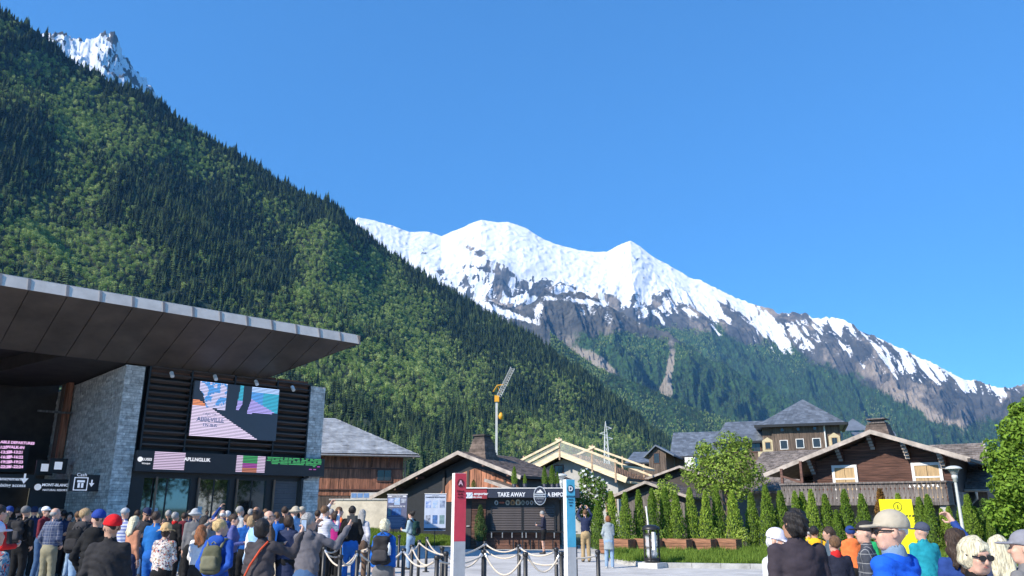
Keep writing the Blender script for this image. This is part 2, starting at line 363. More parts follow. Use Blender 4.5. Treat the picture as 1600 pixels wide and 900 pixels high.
# ------------------------------------------------------------------ forest trees, grown on the land
def foliage_mat(name, dark, light, sat=1.0):
    m = bpy.data.materials.new(name); m.use_nodes = True; nt = m.node_tree; L = nt.links.new
    b = nt.nodes['Principled BSDF']; b.inputs['Roughness'].default_value = 0.75; b.inputs['Specular IOR Level'].default_value = 0.25
    oi = nod(nt, 'ObjectInfo'); r = ramp(nt, [(0, dark), (0.55, tuple(a * .72 + b_ * .28 for a, b_ in zip(dark, light))), (1, light)]); L(oi.outputs['Random'], r.inputs[0])
    g = nod(nt, 'NewGeometry'); mr = nod(nt, 'MapRange'); mr.inputs[3].default_value = 0.6; mr.inputs[4].default_value = 1.5
    L(g.outputs['Random Per Island'], mr.inputs[0]); hs = nod(nt, 'HueSaturation'); L(mr.outputs[0], hs.inputs['Value']); L(r.outputs[0], hs.inputs['Color'])
    L(hs.outputs[0], b.inputs['Base Color'])
    tr = nod(nt, 'BsdfTranslucent'); L(hs.outputs[0], tr.inputs['Color']); mx = nod(nt, 'MixShader'); mx.inputs[0].default_value = 0.3
    L(b.outputs[0], mx.inputs[1]); L(tr.outputs[0], mx.inputs[2]); L(mx.outputs[0], nt.nodes['Material Output'].inputs[0])
    return m
M_SPRUCE = foliage_mat('spruce_needles', (0.012, 0.032, 0.016), (0.13, 0.19, 0.06))
M_BROAD = foliage_mat('broad_leaves', (0.19, 0.29, 0.06), (0.46, 0.54, 0.19))
M_BARK = mat('bark', (0.10, 0.075, 0.055), 0.9, 0.3, 8, stretch=(3, 3, .5))
def spruce_mesh(seed, layers=9, nb=8, w_=0.17):
    """unit-high conifer: whorls of drooping pointed boughs, each a bent pair of faces"""
    rd = random.Random(seed); mb = MB()
    mb.cur = 1; mb.tube([(0, 0, 0), (0, 0, .9)], [.014, .004], 5, False); mb.cur = 0
    for i in range(layers):
        t = i / (layers - 1); z = 0.12 + 0.80 * t ** 0.92; r = w_ * (1 - t) ** 0.8 + 0.012
        for k in range(nb):
            a = 2 * math.pi * (k + rd.random() * .7) / nb + i * .7; rr = r * rd.uniform(.7, 1.15); dz = rd.uniform(-.012, .012)
            c, s = math.cos(a), math.sin(a); hw = rr * math.pi / nb * 1.35
            top = (0, 0, z + .11 * (1 - t * .5) + dz); tip = (c * rr, s * rr, z - rr * .35 + dz)
            l = (c * rr * .62 - s * hw, s * rr * .62 + c * hw, z - rr * .30 + dz); rgt = (c * rr * .62 + s * hw, s * rr * .62 - c * hw, z - rr * .30 + dz)
            mb.add([top, l, tip, rgt], [(0, 1, 2), (0, 2, 3)])
    mb.add([(.018, 0, .9), (-.01, .016, .9), (-.01, -.016, .9), (0, 0, 1)], [(0, 1, 3), (1, 2, 3), (2, 0, 3)])
    return mb
def broad_mesh(seed, n=150, leaf=.075, squash=1.0):
    """unit-high broadleaf tree: limbs and leaf clumps through an uneven crown"""
    rd = random.Random(seed); mb = MB(); mb.cur = 1
    mb.tube([(0, 0, 0), (.01, 0, .35), (0, .01, .8)], [.022, .015, .004], 5, False); mb.cur = 0
    lobes = [(rd.uniform(-.15, .15), rd.uniform(-.15, .15), rd.uniform(.35, .82), rd.uniform(.12, .2)) for _ in range(8)] + [(0, 0, .84, .13)]
    for i in range(n):
        x, y, z, r = rd.choice(lobes); d = Vector((rd.gauss(0, 1), rd.gauss(0, 1), rd.gauss(0, 1))).normalized()
        p = Vector((x, y, z)) + d * r * rd.uniform(.75, 1.05) * Vector((1, 1, 1.1)).length / 1.8
        s = leaf * rd.uniform(.6, 1.3); nrm = (d + Vector((rd.gauss(0, .5), rd.gauss(0, .5), rd.gauss(0, .5) + .3))).normalized()
        u = nrm.orthogonal().normalized(); v = nrm.cross(u); q = rd.random() * 6
        u, v = u * math.cos(q) + v * math.sin(q), v * math.cos(q) - u * math.sin(q)
        mb.add([p + u * s * .6, p + v * s * .5 + nrm * s * .15, p - u * s * .6, p - v * s * .5 + nrm * s * .1], [(0, 1, 2, 3)])
    return mb
def proto(col, mb, name, mats):
    o = mb.build(name, mats); COL.objects.unlink(o); col.objects.link(o); return o
pc = bpy.data.collections.new('forest_protos'); pf = bpy.data.collections.new('far_protos')
SPR = [proto(pc, spruce_mesh(i, 9, 8, .16 + .02 * (i % 3)), 'a%d_spruce' % i, [M_SPRUCE, M_BARK]) for i in range(4)]
BRD = [proto(pc, broad_mesh(i), 'b%d_broad' % i, [M_BROAD, M_BARK]) for i in range(3)]
for i in range(3): proto(pf, spruce_mesh(20 + i, 4, 5, .17), 'a%d_spruce' % i, [M_SPRUCE, M_BARK])
for i in range(2): proto(pf, broad_mesh(20 + i, 36, .17), 'b%d_broad' % i, [M_BROAD, M_BARK])
def scatter(name, P, idx, scale, rz, col, label_kind='stuff'):
    me = bpy.data.meshes.new(name); me.vertices.add(len(P)); me.vertices.foreach_set('co', P.astype(np.float32).ravel())
    for k, v, ty in (('idx', idx, 'INT'), ('sc', scale, 'FLOAT'), ('rz', rz, 'FLOAT')):
        a = me.attributes.new(k, ty, 'POINT'); a.data.foreach_set('value', v.astype(np.int32 if ty == 'INT' else np.float32))
    me.update(); o = bpy.data.objects.new(name, me); link(o)
    g = bpy.data.node_groups.new(name, 'GeometryNodeTree'); g.interface.new_socket('Geometry', in_out='INPUT', socket_type='NodeSocketGeometry')
    g.interface.new_socket('Geometry', in_out='OUTPUT', socket_type='NodeSocketGeometry')
    N = g.nodes.new; L = g.links.new
    gi = N('NodeGroupInput'); go = N('NodeGroupOutput'); ip = N('GeometryNodeInstanceOnPoints'); ci = N('GeometryNodeCollectionInfo')
    ci.inputs['Collection'].default_value = col; ci.inputs['Separate Children'].default_value = True; ci.inputs['Reset Children'].default_value = True
    def na(nm, ty):
        n = N('GeometryNodeInputNamedAttribute'); n.data_type = ty; n.inputs['Name'].default_value = nm; return n.outputs['Attribute']
    ip.inputs['Pick Instance'].default_value = True
    cx = N('ShaderNodeCombineXYZ'); L(na('rz', 'FLOAT'), cx.inputs[2])
    L(gi.outputs[0], ip.inputs['Points']); L(ci.outputs[0], ip.inputs['Instance']); L(na('idx', 'INT'), ip.inputs['Instance Index'])
    L(cx.outputs[0], ip.inputs['Rotation']); L(na('sc', 'FLOAT'), ip.inputs['Scale']); L(ip.outputs[0], go.inputs[0])
    md = o.modifiers.new('grow', 'NODES'); md.node_group = g
    return props(o, kind='stuff')
rs = np.random.RandomState(11)
def sample_surface(P, n, rs, dens=None):
    """n random points on a grid surface, even by area (times dens)"""
    a = P[:-1, :-1]; b = P[1:, :-1]; c = P[:-1, 1:]
    ar = np.linalg.norm(np.cross(b - a, c - a), axis=-1)
    if dens is not None: ar = ar * dens[:-1, :-1]
    p = (ar / ar.sum()).ravel(); k = rs.choice(p.size, n, p=p); i, j = np.divmod(k, ar.shape[1])
    u = rs.rand(n)[:, None]; v = rs.rand(n)[:, None]
    return a[i, j] + (b[i, j] - a[i, j]) * u + (c[i, j] - a[i, j]) * v
inview = ((pxa > -260) & (pxa < 1200) & (pya > -120)).astype(float)
PT = sample_surface(PA, 56000, rs, inview)
tx, ty = pix(PT)
cc = (ty - 0.62 * tx) / 100.0
nn = fbm(tx / 150 + 3, ty / 110, 4, .6) - .5; n_s = fbm(tx / 34, ty / 34, 3) - .5
# broadleaf colour also stands for sunlit bands, dark spruce for the shaded crest
crest = np.interp(tx, [p[0] for p in SIL_A], [p[1] for p in SIL_A])
bl = -0.28 + 0 * tx
for cx, cy, rx, ry, ro, k in ((430, 330, 150, 32, .62, .9), (230, 420, 260, 60, .45, .55), (60, 380, 130, 60, .4, .35), (560, 460, 170, 36, .62, .75), (100, 170, 110, 26, .62, .25), (300, 360, 80, 20, .6, .35),
                              (650, 620, 120, 50, .2, 1.1), (560, 560, 50, 30, 0, .6), (760, 640, 60, 22, .3, .5), (640, 530, 100, 30, .6, .5), (700, 690, 330, 20, 0, .55), (960, 696, 90, 14, 0, 1.0)):
    bl = bl + k * blob(tx, ty, cx, cy, rx, ry, ro)
bl = bl - 0.55 * np.exp(-((ty - crest) / 26.0) ** 2) + nn * 2.6 + n_s * 1.1
isb = bl * 1.15 > rs.rand(len(tx)) * .95 - .34
size = np.where(isb, rs.uniform(9, 17, len(tx)), 11 + 17 * rs.rand(len(tx)) ** 1.4)
size *= np.interp(np.hypot(PT[:, 0], PT[:, 1]), [300, 900, 2200], [.8, 1.0, 1.1]) * np.where(rs.rand(len(tx)) < .12, 1.35, 1.0)
idx = np.where(isb, rs.randint(4, 7, len(tx)), rs.randint(0, 4, len(tx)))
PT[:, 2] -= 0.6
app = size / np.hypot(PT[:, 0], PT[:, 1]); app[(tx < 500) | (tx > 1010) | (ty > 745)] = 0; near = np.argsort(-app)[:150]
for k in near:
    b_ = isb[k]; o = bpy.data.objects.new('broadleaf_tree' if b_ else 'spruce_tree', (BRD if b_ else SPR)[rs.randint(3)].data); COL.objects.link(o); o.location = PT[k]; o.scale = (size[k],) * 3; o.rotation_euler = (0, 0, rs.rand() * 6)
    props(o, 'light green broadleaf tree at the foot of the wooded slope' if b_ else 'dark spruce standing at the foot of the wooded slope', 'tree', 'broadleaf trees at the foot of the slope' if b_ else 'spruces at the foot of the slope')
kp_ = np.ones(len(tx), bool); kp_[near] = False
scatter('forest', PT[kp_], idx[kp_], size[kp_], rs.rand(kp_.sum()) * 6.28, pc)
# far forests
def far_forest(name, V, n, smin, smax, broad, seed):
    P, bx, by, veg, snow = V; rs = np.random.RandomState(seed)
    d = ((veg > .5) & (snow < .5) & (bx > 780) & (bx < 1650) & (by < 740)).astype(float)
    Q = sample_surface(P, n, rs, d); x, y = pix(Q)
    b = (fbm(x / 60, y / 60, 4) - .5) * 2 + rs.rand(n) * .5 - .25 > broad
    scatter(name, Q, np.where(b, rs.randint(3, 5, n), rs.randint(0, 3, n)), rs.uniform(smin, smax, n) * np.where(b, .75, 1), rs.rand(n) * 6.28, pf)
far_forest('forest_on_wooded_hill', VEG_E, 9000, 16, 26, -0.15, 1)
far_forest('forest_on_rocky_hill', VEG_C, 19000, 22, 36, 0.35, 2)
far_forest('forest_on_snow_mountain', VEG_B, 30000, 24, 42, 0.15, 3)
# --- ground out to the horizon, and the air
gm = MB()
m_valley = mat('valley_ground', (0.07, 0.10, 0.035), 0.95, 0.3, 0.02)
gm.add([(-20000, -20000, -0.30), (20000, -20000, -0.30), (20000, 20000, -0.30), (-20000, 20000, -0.30)], [(0, 1, 2, 3)])
gm.build('ground', m_valley, kind='structure')
def haze(dens, col):
    b = MB().box(-12500, 12500, -3000, 11500, -1.6, 4700); m = bpy.data.materials.new('haze_air'); m.use_nodes = True; nt = m.node_tree
    nt.nodes.remove(nt.nodes['Principled BSDF']); v = nod(nt, 'VolumePrincipled'); v.inputs['Color'].default_value = (*col, 1); v.inputs['Density'].default_value = dens
    v.inputs['Anisotropy'].default_value = 0.0
    nt.links.new(v.outputs[0], nt.nodes['Material Output'].inputs['Volume'])
    b.build('haze', m, kind='stuff')
haze(4.2e-5, (0.15, 0.40, 0.80))
# ------------------------------------------------------------------ measuring, lettering
def onp(O, deg, px, py, off=0.0):
    """the upright plane through O turned by deg, moved back by off: local x and height seen at (px, py)"""
    p = R(deg); c, s = math.cos(p), math.sin(p); n = (-s, c)
    u = (px - 800) / FPX; v = (450 - py) / FPX; d = (u, CT - v * ST, ST + v * CT)
    o = (O[0] + n[0] * off, O[1] + n[1] * off); t = (n[0] * o[0] + n[1] * o[1]) / (n[0] * d[0] + n[1] * d[1])
    return (d[0] * t - O[0]) * c + (d[1] * t - O[1]) * s, EYE + d[2] * t
def G(px, py, z=0.0):
    p = W(px, py, 1.0); d = p - Vector((0, 0, EYE)); return Vector((0, 0, EYE)) + d * ((z - EYE) / d.z)
def text(s, parent, loc, size, m, face='-y', name='lettering', align='CENTER', depth=0.004, bold=0.0, sx=1.0):
    cu = bpy.data.curves.new(name, 'FONT'); cu.body = s; cu.size = size; cu.align_x = align; cu.align_y = 'CENTER'; cu.extrude = depth; cu.offset = bold; cu.resolution_u = 3
    t = bpy.data.objects.new('t', cu); COL.objects.link(t); dg = bpy.context.evaluated_depsgraph_get()
    me = bpy.data.meshes.new_from_object(t.evaluated_get(dg)); bpy.data.objects.remove(t); me.name = name
    me.materials.clear(); me.materials.append(m)
    o = bpy.data.objects.new(name, me); link(o, parent); o.location = loc; o.scale = (sx, 1, 1)
    if face == '-y': o.rotation_euler = (math.pi / 2, 0, 0)
    return o
M_STONE = mat('grey_stone', (0.54, 0.52, 0.48), 0.85, 0.22, 6, 0.006, 20, isl=.22)
M_STONE2 = mat('stone_core', (0.10, 0.10, 0.105), 0.9, 0.1, 3.0)
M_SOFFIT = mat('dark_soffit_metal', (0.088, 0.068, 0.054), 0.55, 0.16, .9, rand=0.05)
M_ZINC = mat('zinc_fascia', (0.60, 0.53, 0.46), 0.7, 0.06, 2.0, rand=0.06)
M_JOINT = mat('fascia_joint_metal', (0.22, 0.20, 0.19), 0.5, 0.1, 2.0)
M_BLACK = mat('black_metal', (0.015, 0.015, 0.016), 0.45, 0.1, 5)
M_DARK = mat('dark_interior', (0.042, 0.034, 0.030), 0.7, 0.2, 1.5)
M_SLAT = mat('weathered_dark_slat', (0.085, 0.06, 0.05), 0.75, 0.3, 4, 0.002, 30, stretch=(.4, 6, 6), rand=0.2)
M_REDWOOD = mat('reddish_wood', (0.30, 0.125, 0.07), 0.75, 0.3, 3, 0.003, 20, stretch=(3, 3, .35), rand=0.1, isl=.25)
M_REDWOOD_H = mat('reddish_wood_lying', (0.19, 0.07, 0.035), 0.75, 0.3, 3, 0.003, 20, stretch=(.35, 3, 3), rand=0.15)
M_BROWN = mat('dark_brown_wood', (0.12, 0.058, 0.042), 0.75, 0.35, 3, 0.003, 20, stretch=(.3, 3, 5), rand=0.1, isl=.22)
M_BROWN_V = mat('dark_brown_boards', (0.115, 0.082, 0.062), 0.8, 0.3, 2.5, 0.003, 20, stretch=(4, 4, .3), rand=0.05, isl=.2)
M_GREYWOOD = mat('silvery_old_wood', (0.15, 0.13, 0.12), 0.85, 0.35, 4, 0.003, 20, stretch=(5, 5, .5), rand=0.25)
M_VERGE = mat('weathered_verge_board', (0.36, 0.31, 0.27), 0.8, 0.2, 2, 0.002, 20)
M_WHITE = mat('white_paint', (0.74, 0.72, 0.69), 0.6, 0.05, 3)
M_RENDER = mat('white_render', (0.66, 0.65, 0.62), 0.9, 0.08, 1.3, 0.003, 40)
M_CREAM = mat('cream_wall_plaster', (0.52, 0.47, 0.38), 0.95, 0.14, 1.1, 0.008, 25)
M_SHINGLE = mat('old_brown_shingle', (0.12, 0.09, 0.075), 0.85, 0.25, 4, 0.004, 30, isl=.3)
M_SLATE = mat('blue_grey_metal_tile', (0.15, 0.17, 0.20), 0.45, 0.12, 1.0, metal=0.25, isl=.28)
M_SHEET = mat('grey_sheet_roof', (0.34, 0.345, 0.35), 0.55, 0.18, 1.5, metal=0.2, isl=.16)
M_YELWOOD = mat('fresh_timber', (0.78, 0.62, 0.40), 0.7, 0.15, 3, stretch=(.5, 3, 3))
M_PALEWOOD = mat('pale_timber', (0.66, 0.53, 0.34), 0.7, 0.12, 3)
M_TAN = mat('tan_shutter', (0.42, 0.29, 0.15), 0.75, 0.15, 4, 0.002, 20, stretch=(4, 4, .4))
M_CONC = mat('concrete', (0.38, 0.375, 0.36), 0.9, 0.15, 2.0, 0.004, 30)
def glass_mat():
    m = bpy.data.materials.new('window_glass'); m.use_nodes = True; b = m.node_tree.nodes['Principled BSDF']
    b.inputs['Base Color'].default_value = (0.22, 0.24, 0.25, 1); b.inputs['Roughness'].default_value = 0.03; b.inputs['Metallic'].default_value = 0.95
    return m
M_GLASS = glass_mat()
M_DOORGL = M_GLASS
M_GLASS = mat('dark_window_glass', (0.05, 0.055, 0.06), 0.08, 0.02, 2, metal=0.5)
def emat(name, col, s):
    return mat(name, tuple(c * .3 for c in col), 0.5, 0, 3, emit=(col, s))
M_SIGNW = emat('lit_lettering', (0.9, 0.93, 1.0), 0.55)

def board_strip(mb, x0, x1, y, z0, z1, wdt=0.14, th=0.02, gap=0.008, top=None, rd=random, batten=True):
    """upright boards on the plane y (facing -y) from x0 to x1; top: height at x"""
    x = x0
    while x < x1 - 0.02:
        e = min(x + wdt, x1); a = z1 if top is None else top(x + .001); b = z1 if top is None else top(e - gap)
        if a > z0 and b > z0:
            t = y - th * rd.uniform(.6, 1.4)
            mb.hexa([(x, t, z0), (e - gap, t, z0), (e - gap, y, z0), (x, y, z0)], [(x, t, a), (e - gap, t, b), (e - gap, y, b), (x, y, a)])
        x = e
    return mb
def slab(mb, a, b, c, d, th):
    """roof slab: a b lower edge, c d upper edge (counted round), thickness th downwards"""
    a, b, c, d = map(Vector, (a, b, c, d)); n = Vector((0, 0, -th))
    return mb.hexa([a + n, b + n, c + n, d + n], [a, b, c, d])
def tiled(mb, a, b, c, d, rows, cols, th=0.03, lift=0.02, stag=True, rd=random, miss=0.0):
    """overlapping tiles on the roof plane a-b (eave) to d-c (ridge), each a thin tilted plate"""
    a, b, c, d = map(Vector, (a, b, c, d)); n = (b - a).cross(d - a).normalized()
    if n.z < 0: n = -n
    for i in range(rows):
        t0, t1 = i / rows, (i + 1.15) / rows; t1 = min(t1, 1)
        l0, r0 = a.lerp(d, t0), b.lerp(c, t0); l1, r1 = a.lerp(d, t1), b.lerp(c, t1)
        off = .5 * (i % 2) if stag else 0
        for k in range(cols + (1 if off else 0)):
            s0 = max(0, (k - off) / cols); s1 = min(1, (k + 1 - off) / cols - .04 / cols * 3)
            if s1 <= s0: continue
            q = rd.uniform(.7, 1.3)
            p = [l0.lerp(r0, s0) + n * (th * q + .012), l0.lerp(r0, s1) + n * (th * q + .012), l1.lerp(r1, s1) + n * .012, l1.lerp(r1, s0) + n * .012]
            mb.add(p + [p[0] - n * th, p[1] - n * th], [(0, 1, 2, 3), (0, 4, 5, 1), (1, 5, 2), (0, 3, 4)])
    return mb

# ------------------------------------------------------------------ cable car station, left
SO = W(198, 571, 26.7); SD = 43.0
st = thing('cable_car_station', 'modern station with grey stone pillars, louvred front and a wide flat overhanging roof', 'station', (SO.x, SO.y, 0), R(SD))
S = lambda px, py, off=0.0: onp(SO, SD, px, py, off)
b = MB(); b.box(0.02, 0.62, 0.02, 13, 0, 6.68); b.box(7.17, 7.83, 0.02, 6, 0, 6.68); b.build('wall', M_STONE2, st)
rd = random.Random(2)
def stones(mb, x0, x1, z0, z1, place, rd, rmin=.28, rmax=.6, h=.11):
    z = z0; r = 0
    while z < z1 - .03:
        x = x0 - rd.random() * .25
        hh = min(h * rd.choice((.75, 1, 1, 1.2)), z1 - z)
        while x < x1:
            e = x + rd.uniform(rmin, rmax); a, c = max(x, x0), min(e, x1); x = e
            if c - a < .03: continue
            place(mb, a, c - .008, z, z + hh - .008, rd.uniform(.012, .04))
        z += hh
m = MB()
front = lambda ly: (lambda mb, a, c, z0, z1, t: mb.box(a, c, ly - t, ly + .02, z0, z1))
stones(m, 0.0, .64, 0.6, 6.7, front(0.02), rd); stones(m, 7.15, 7.85, 0.6, 6.7, front(0.02), rd)
stones(m, 0.0, 12.0, 0.6, 6.7, lambda mb, a, c, z0, z1, t: mb.box(.02 - t, .04, a, c, z0, z1), rd, .35, .75)
m.build('stone_facing', M_STONE, st, kind='stuff')
# roof
b = MB()
tipx, fz, fy = 7.4, 8.0, -3.2
slope_top = [(-16, fy + .15, fz + .34), (tipx - .1, fy + .15, fz + .34), (-3.3, 11.7, 8.34), (-16, 11.7, 8.34)]
b.prism(slope_top, (0, 0, .05)); b.build('roof', M_ZINC, st)
b = MB(); b.add([(tipx + .02, fy, fz + .33), (tipx + .02, fy, fz), (5.15, -.05, 6.76), (5.15, -.05, 8.33)], [(0, 1, 2, 3)])
b.prism([(-2, .35, 6.78), (4.84, .35, 6.78), (-3.2, 11.6, 6.78), (-4, 11.6, 6.78)], (0, 0, 1.54)); b.build('roof_core', M_DARK, st)
seams = [S(x, y, fy)[0] for x, y in ((-90, 428), (-42, 437), (0, 445), (45, 455), (105, 465), (157, 474), (208, 482), (256, 491), (302, 498), (345, 505), (387, 512), (426, 519), (464, 525), (500, 531), (533, 536))] + [tipx]
seams = [seams[0] - 1.3 * k for k in (5, 4, 3, 2, 1)] + seams
for k in range(len(seams) - 1):
    a, c = seams[k], seams[k + 1]
    MB().hexa([(a + .012, fy - .015, fz), (c - .012, fy - .015, fz), (c - .012, fy + .03, fz), (a + .012, fy + .03, fz)], [(a + .012, fy + .125, fz + .36), (c - .012, fy + .125, fz + .36), (c - .012, fy + .15, fz + .36), (a + .012, fy + .15, fz + .36)]).build('fascia_panel', M_ZINC, st)
    MB().hexa([(c - .05, fy - .035, fz - .01), (c + .03, fy - .035, fz - .01), (c + .03, fy - .016, fz - .01), (c - .05, fy - .016, fz - .01)], [(c - .05, fy + .105, fz + .37), (c + .03, fy + .105, fz + .37), (c + .03, fy + .124, fz + .37), (c - .05, fy + .124, fz + .37)]).build('fascia_joint', M_JOINT, st)
    # soffit panel, sloping down to the wall line; the last ones are cut by the slanting roof end
    q = lambda x, t: Vector((x, fy + 3.25 * t, fz - 1.25 * t))
    ea = min(a, 7.4 - 2.25 * 1); top_a = 1.0; top_c = 1.0
    if a > 5.15: top_a = max(.05, (7.4 - a) / 2.25)
    if c > 5.15: top_c = max(.0, (7.4 - c) / 2.25)
    p = [q(a + .012, 0), q(c - .012, 0), q(c - .012, top_c), q(a + .012, top_a)]
    if top_c < 1 and top_a == 1: p = [q(a + .012, 0), q(c - .012, 0), q(c - .012, top_c), q(5.15, 1), q(a + .012, 1)]
    if top_c == 0: p = [q(a + .012, 0), q(c - .012, 0), q(a + .012, top_a)]
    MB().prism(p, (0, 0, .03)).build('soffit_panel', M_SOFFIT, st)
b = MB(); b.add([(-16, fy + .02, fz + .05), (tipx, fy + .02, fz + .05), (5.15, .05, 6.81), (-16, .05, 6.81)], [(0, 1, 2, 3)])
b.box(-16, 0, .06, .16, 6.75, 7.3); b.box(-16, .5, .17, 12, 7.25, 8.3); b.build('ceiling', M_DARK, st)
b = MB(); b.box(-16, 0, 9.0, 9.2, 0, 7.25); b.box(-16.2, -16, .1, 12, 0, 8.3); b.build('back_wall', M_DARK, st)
b = MB(); b.box(.66, 7.14, .30, .34, 3.0, 6.75); b.build('louvre_backing', M_BLACK, st)
# louvre slats in four bays
posts = [S(x, y, 0)[0] for x, y in ((232, 600), (299, 600), (367, 600), (433, 610), (484, 610))]
z = 3.96; k = 0
while z < 6.7:
    for i in range(4):
        a, c = posts[i] + .03, posts[i + 1] - .03
        sb = MB(); rr = R(-26)
        sb.box(0, c - a, -.09, .09, -.028, .028, Matrix.Rotation(rr, 4, 'X'))
        o = sb.build('slat', M_SLAT, st); o.location = (a, .06, z)
        if z > 6.3 and not (z > 6.5 and i > 3): o2 = MB().box(a, c, .12, .15, z + .03, z + .17).build('backing_board', M_REDWOOD_H, st)
    z += .228; k += 1
for x in posts: MB().box(x - .03, x + .03, -.04, .28, 3.8, 6.74).build('louvre_post', M_BLACK, st)
for px, py in ((269, 585), (337, 590), (401, 598), (458, 607)):
    lx, lz = S(px, py, -.2); f = MB().tube([(0, 0, 0), (0, -.16, -.16)], .07, 10); o = f.build('spotlight', M_WHITE, st); o.location = (lx, -.1, lz + .08)
    MB().bar((0, .0, 0), (0, .14, .12), .03, .03).build('spotlight_arm', M_BLACK, o)
# big screen
x0, x1, z0, z1 = 2.36, 5.72, 4.36, 6.37
scr = thing('led_screen', 'big grey video screen with blue and pink picture blocks hung on the louvred front', 'screen', (SO.x, SO.y, 0), R(SD))
MB().box(x0, x1, -.20, -.08, z0, z1).build('screen_panel', mat('screen_grey', (0.085, 0.095, 0.11), .5, .02), scr)
LEDC = [emat('led_%d' % i, c, 0.8) for i, c in enumerate([(.62, .60, .85), (.10, .35, .80), (.05, .42, .60), (.42, .36, .80), (.75, .62, .80), (.80, .28, .12), (.10, .12, .22), (.45, .62, .95)])]
mb = MB(); rd = random.Random(5); n = 38
def inside(p, u, v): 
    r = False; j = len(p) - 1
    for i in range(len(p)):
        if (p[i][1] > v) != (p[j][1] > v) and u < (p[j][0] - p[i][0]) * (v - p[i][1]) / (p[j][1] - p[i][1]) + p[i][0]: r = not r
        j = i
    return r
pA = [(.06, 0), (.37, 0.01), (.37, .50), (.15, .47), (.10, .22), (.06, .16)]; pB = [(.52, 0), (.56, 0), (.56, .36), (.52, .48), (.49, .48)]
pC = [(.66, .0), (.99, .0), (.99, .48), (.62, .52), (.66, .25)]; pD = [(0, .33), (.05, .33), (.78, 1.0), (0, 1.0)]
for r in range(n):
    v = (r + .5) / n; run = None; N = 120
    for i in range(N + 1):
        u = (i + .5) / N; c = None
        if i < N:
            if inside(pA, u, v): c = 1 if fbm(np.array([u * 22.]), np.array([v * 13.]), 3)[0] > .62 - .12 * (v < .4) * (u > .15) else 0
            elif inside(pB, u, v): c = 2 if v < .28 else 3
            elif inside(pC, u, v): c = (3 if v > .24 + (u - .66) * .75 else (2 if u > .8 else 1)) if v > .1 else 7
            elif inside(pD, u, v): c = 5 if v < .46 else 4
        if c != (run[1] if run else None):
            if run and run[1] is not None:
                mb.cur = run[1]; za = z1 - (z1 - z0) * (r + .18) / n; zb = z1 - (z1 - z0) * (r + .72) / n
                mb.box(x0 + (x1 - x0) * run[0] / N, x0 + (x1 - x0) * i / N, -.206, -.2005, zb, za)
            run = (i, c)
mb.build('screen_picture', LEDC, scr, kind='stuff')
text('ABBEVILLE', scr, (x0 + .72, -.209, z0 + .62), .22, LEDC[6], bold=.006); text('EN BUS', scr, (x0 + .72, -.209, z0 + .42), .16, LEDC[6], bold=.005)
text('OBJECTIF', scr, (x0 + .66, -.209, z0 + .82), .12, LEDC[6])
# led band over the doors
M_BAND = mat('band_black', (0.035, 0.03, 0.03), .45, .05)
bd = MB(); bd.box(.66, 7.87, -.30, .25, 3.06, 3.76); bd.build('sign_band', M_BAND, st)
LB = [emat('band_%d' % i, c, 0.6) for i, c in enumerate([(.72, .55, .72), (.06, .34, .11), (.40, .08, .36), (.55, .2, .12), (.8, .8, .85)])]
mb = MB()
bx0, bz0, bz1 = 1.2, 3.10, 3.74
for r in range(11):
    za = bz1 - .056 * r; zb = za - .034
    def seg(a, c, k): mb.__setattr__('cur', k); mb.box(a, c, -.306, -.3005, zb, za)
    seg(1.22, 2.28, 0)
    seg(4.18, 4.42, 0); seg(4.42, 5.0, 1 if r < 5 else (2 if r < 8 else 3)); seg(5.0, 5.32, 0)
    for k in range(13):
        xx = 5.36 + k * .18 + rd.uniform(0, .05)
        if r < 5 - abs(k - 7) * .2 + rd.uniform(-1, 1.2): seg(xx, xx + rd.uniform(.10, .2), 1)
        elif r < 8 and k > 9 and rd.random() < .5: seg(xx, xx + .12, 2)
mb.build('band_picture', LB, st, kind='stuff')
text('APLLNGLUK', st, (2.72, -.31, 3.52), .17, LB[4], bold=.004)
text('CLUSES', st, (.95, -.31, 3.46), .12, LB[4], bold=.002); text('kiosque', st, (.97, -.31, 3.33), .09, LB[4])
MB().tube([(0, 0, 0), (.0, -.006, 0)], .085, 16, smooth=False).build('emblem', LB[4], st).location = (.76, -.301, 3.46)
# glazed doors
b = MB(); b.box(.66, 7.14, .05, .3, 2.86, 3.06)
for a, c in ((.66, 1.1), (2.72, 3.05), (4.15, 4.5), (5.62, 5.95), (6.95, 7.14)): b.box(a, c, .06, .22, 0, 2.88)
b.build('door_frame', M_BLACK, st)
for a, c in ((1.1, 2.72), (3.05, 4.15), (4.5, 5.62)):
    g = MB().box(a, c, .14, .16, .05, 2.86).build('door', M_DOORGL, st)
    MB().box((a + c) / 2 - .02, (a + c) / 2 + .02, .11, .139, .05, 2.86).build('door_stile', M_BLACK, g)
for x in (2.98, 4.42, 5.9, 1.5): MB().bar((x, -.02, 0), (x, -.02, 2.9), .06, .08).build('timber_post', mat('light_post', (.22, .13, .08), .7, .2, 4, stretch=(4, 4, .5)), st)
b = MB()
for k in range(30): b.box(5.98, 6.92, .08, .11, .05 + k * .094, .05 + k * .094 + .085)
b.build('roller_shutter', mat('shutter_grey', (0.10, .095, .10), .6, .06), st)
MB().tube([(7.02, -.12, 2.95), (7.02, -.12, 0)], .05, 10).tube([(7.02, -.12, 2.95), (7.25, -.2, 3.05)], .05, 10).build('downpipe', M_BLACK, st)
for k, (x, z) in enumerate(((1.35, 1.35), (2.9, 1.4), (5.05, 1.3))): MB().box(x, x + .35, .125, .138, z, z + .5).build('door_notice', mat('notice', (.45, .52, .55), .6, .1), st)
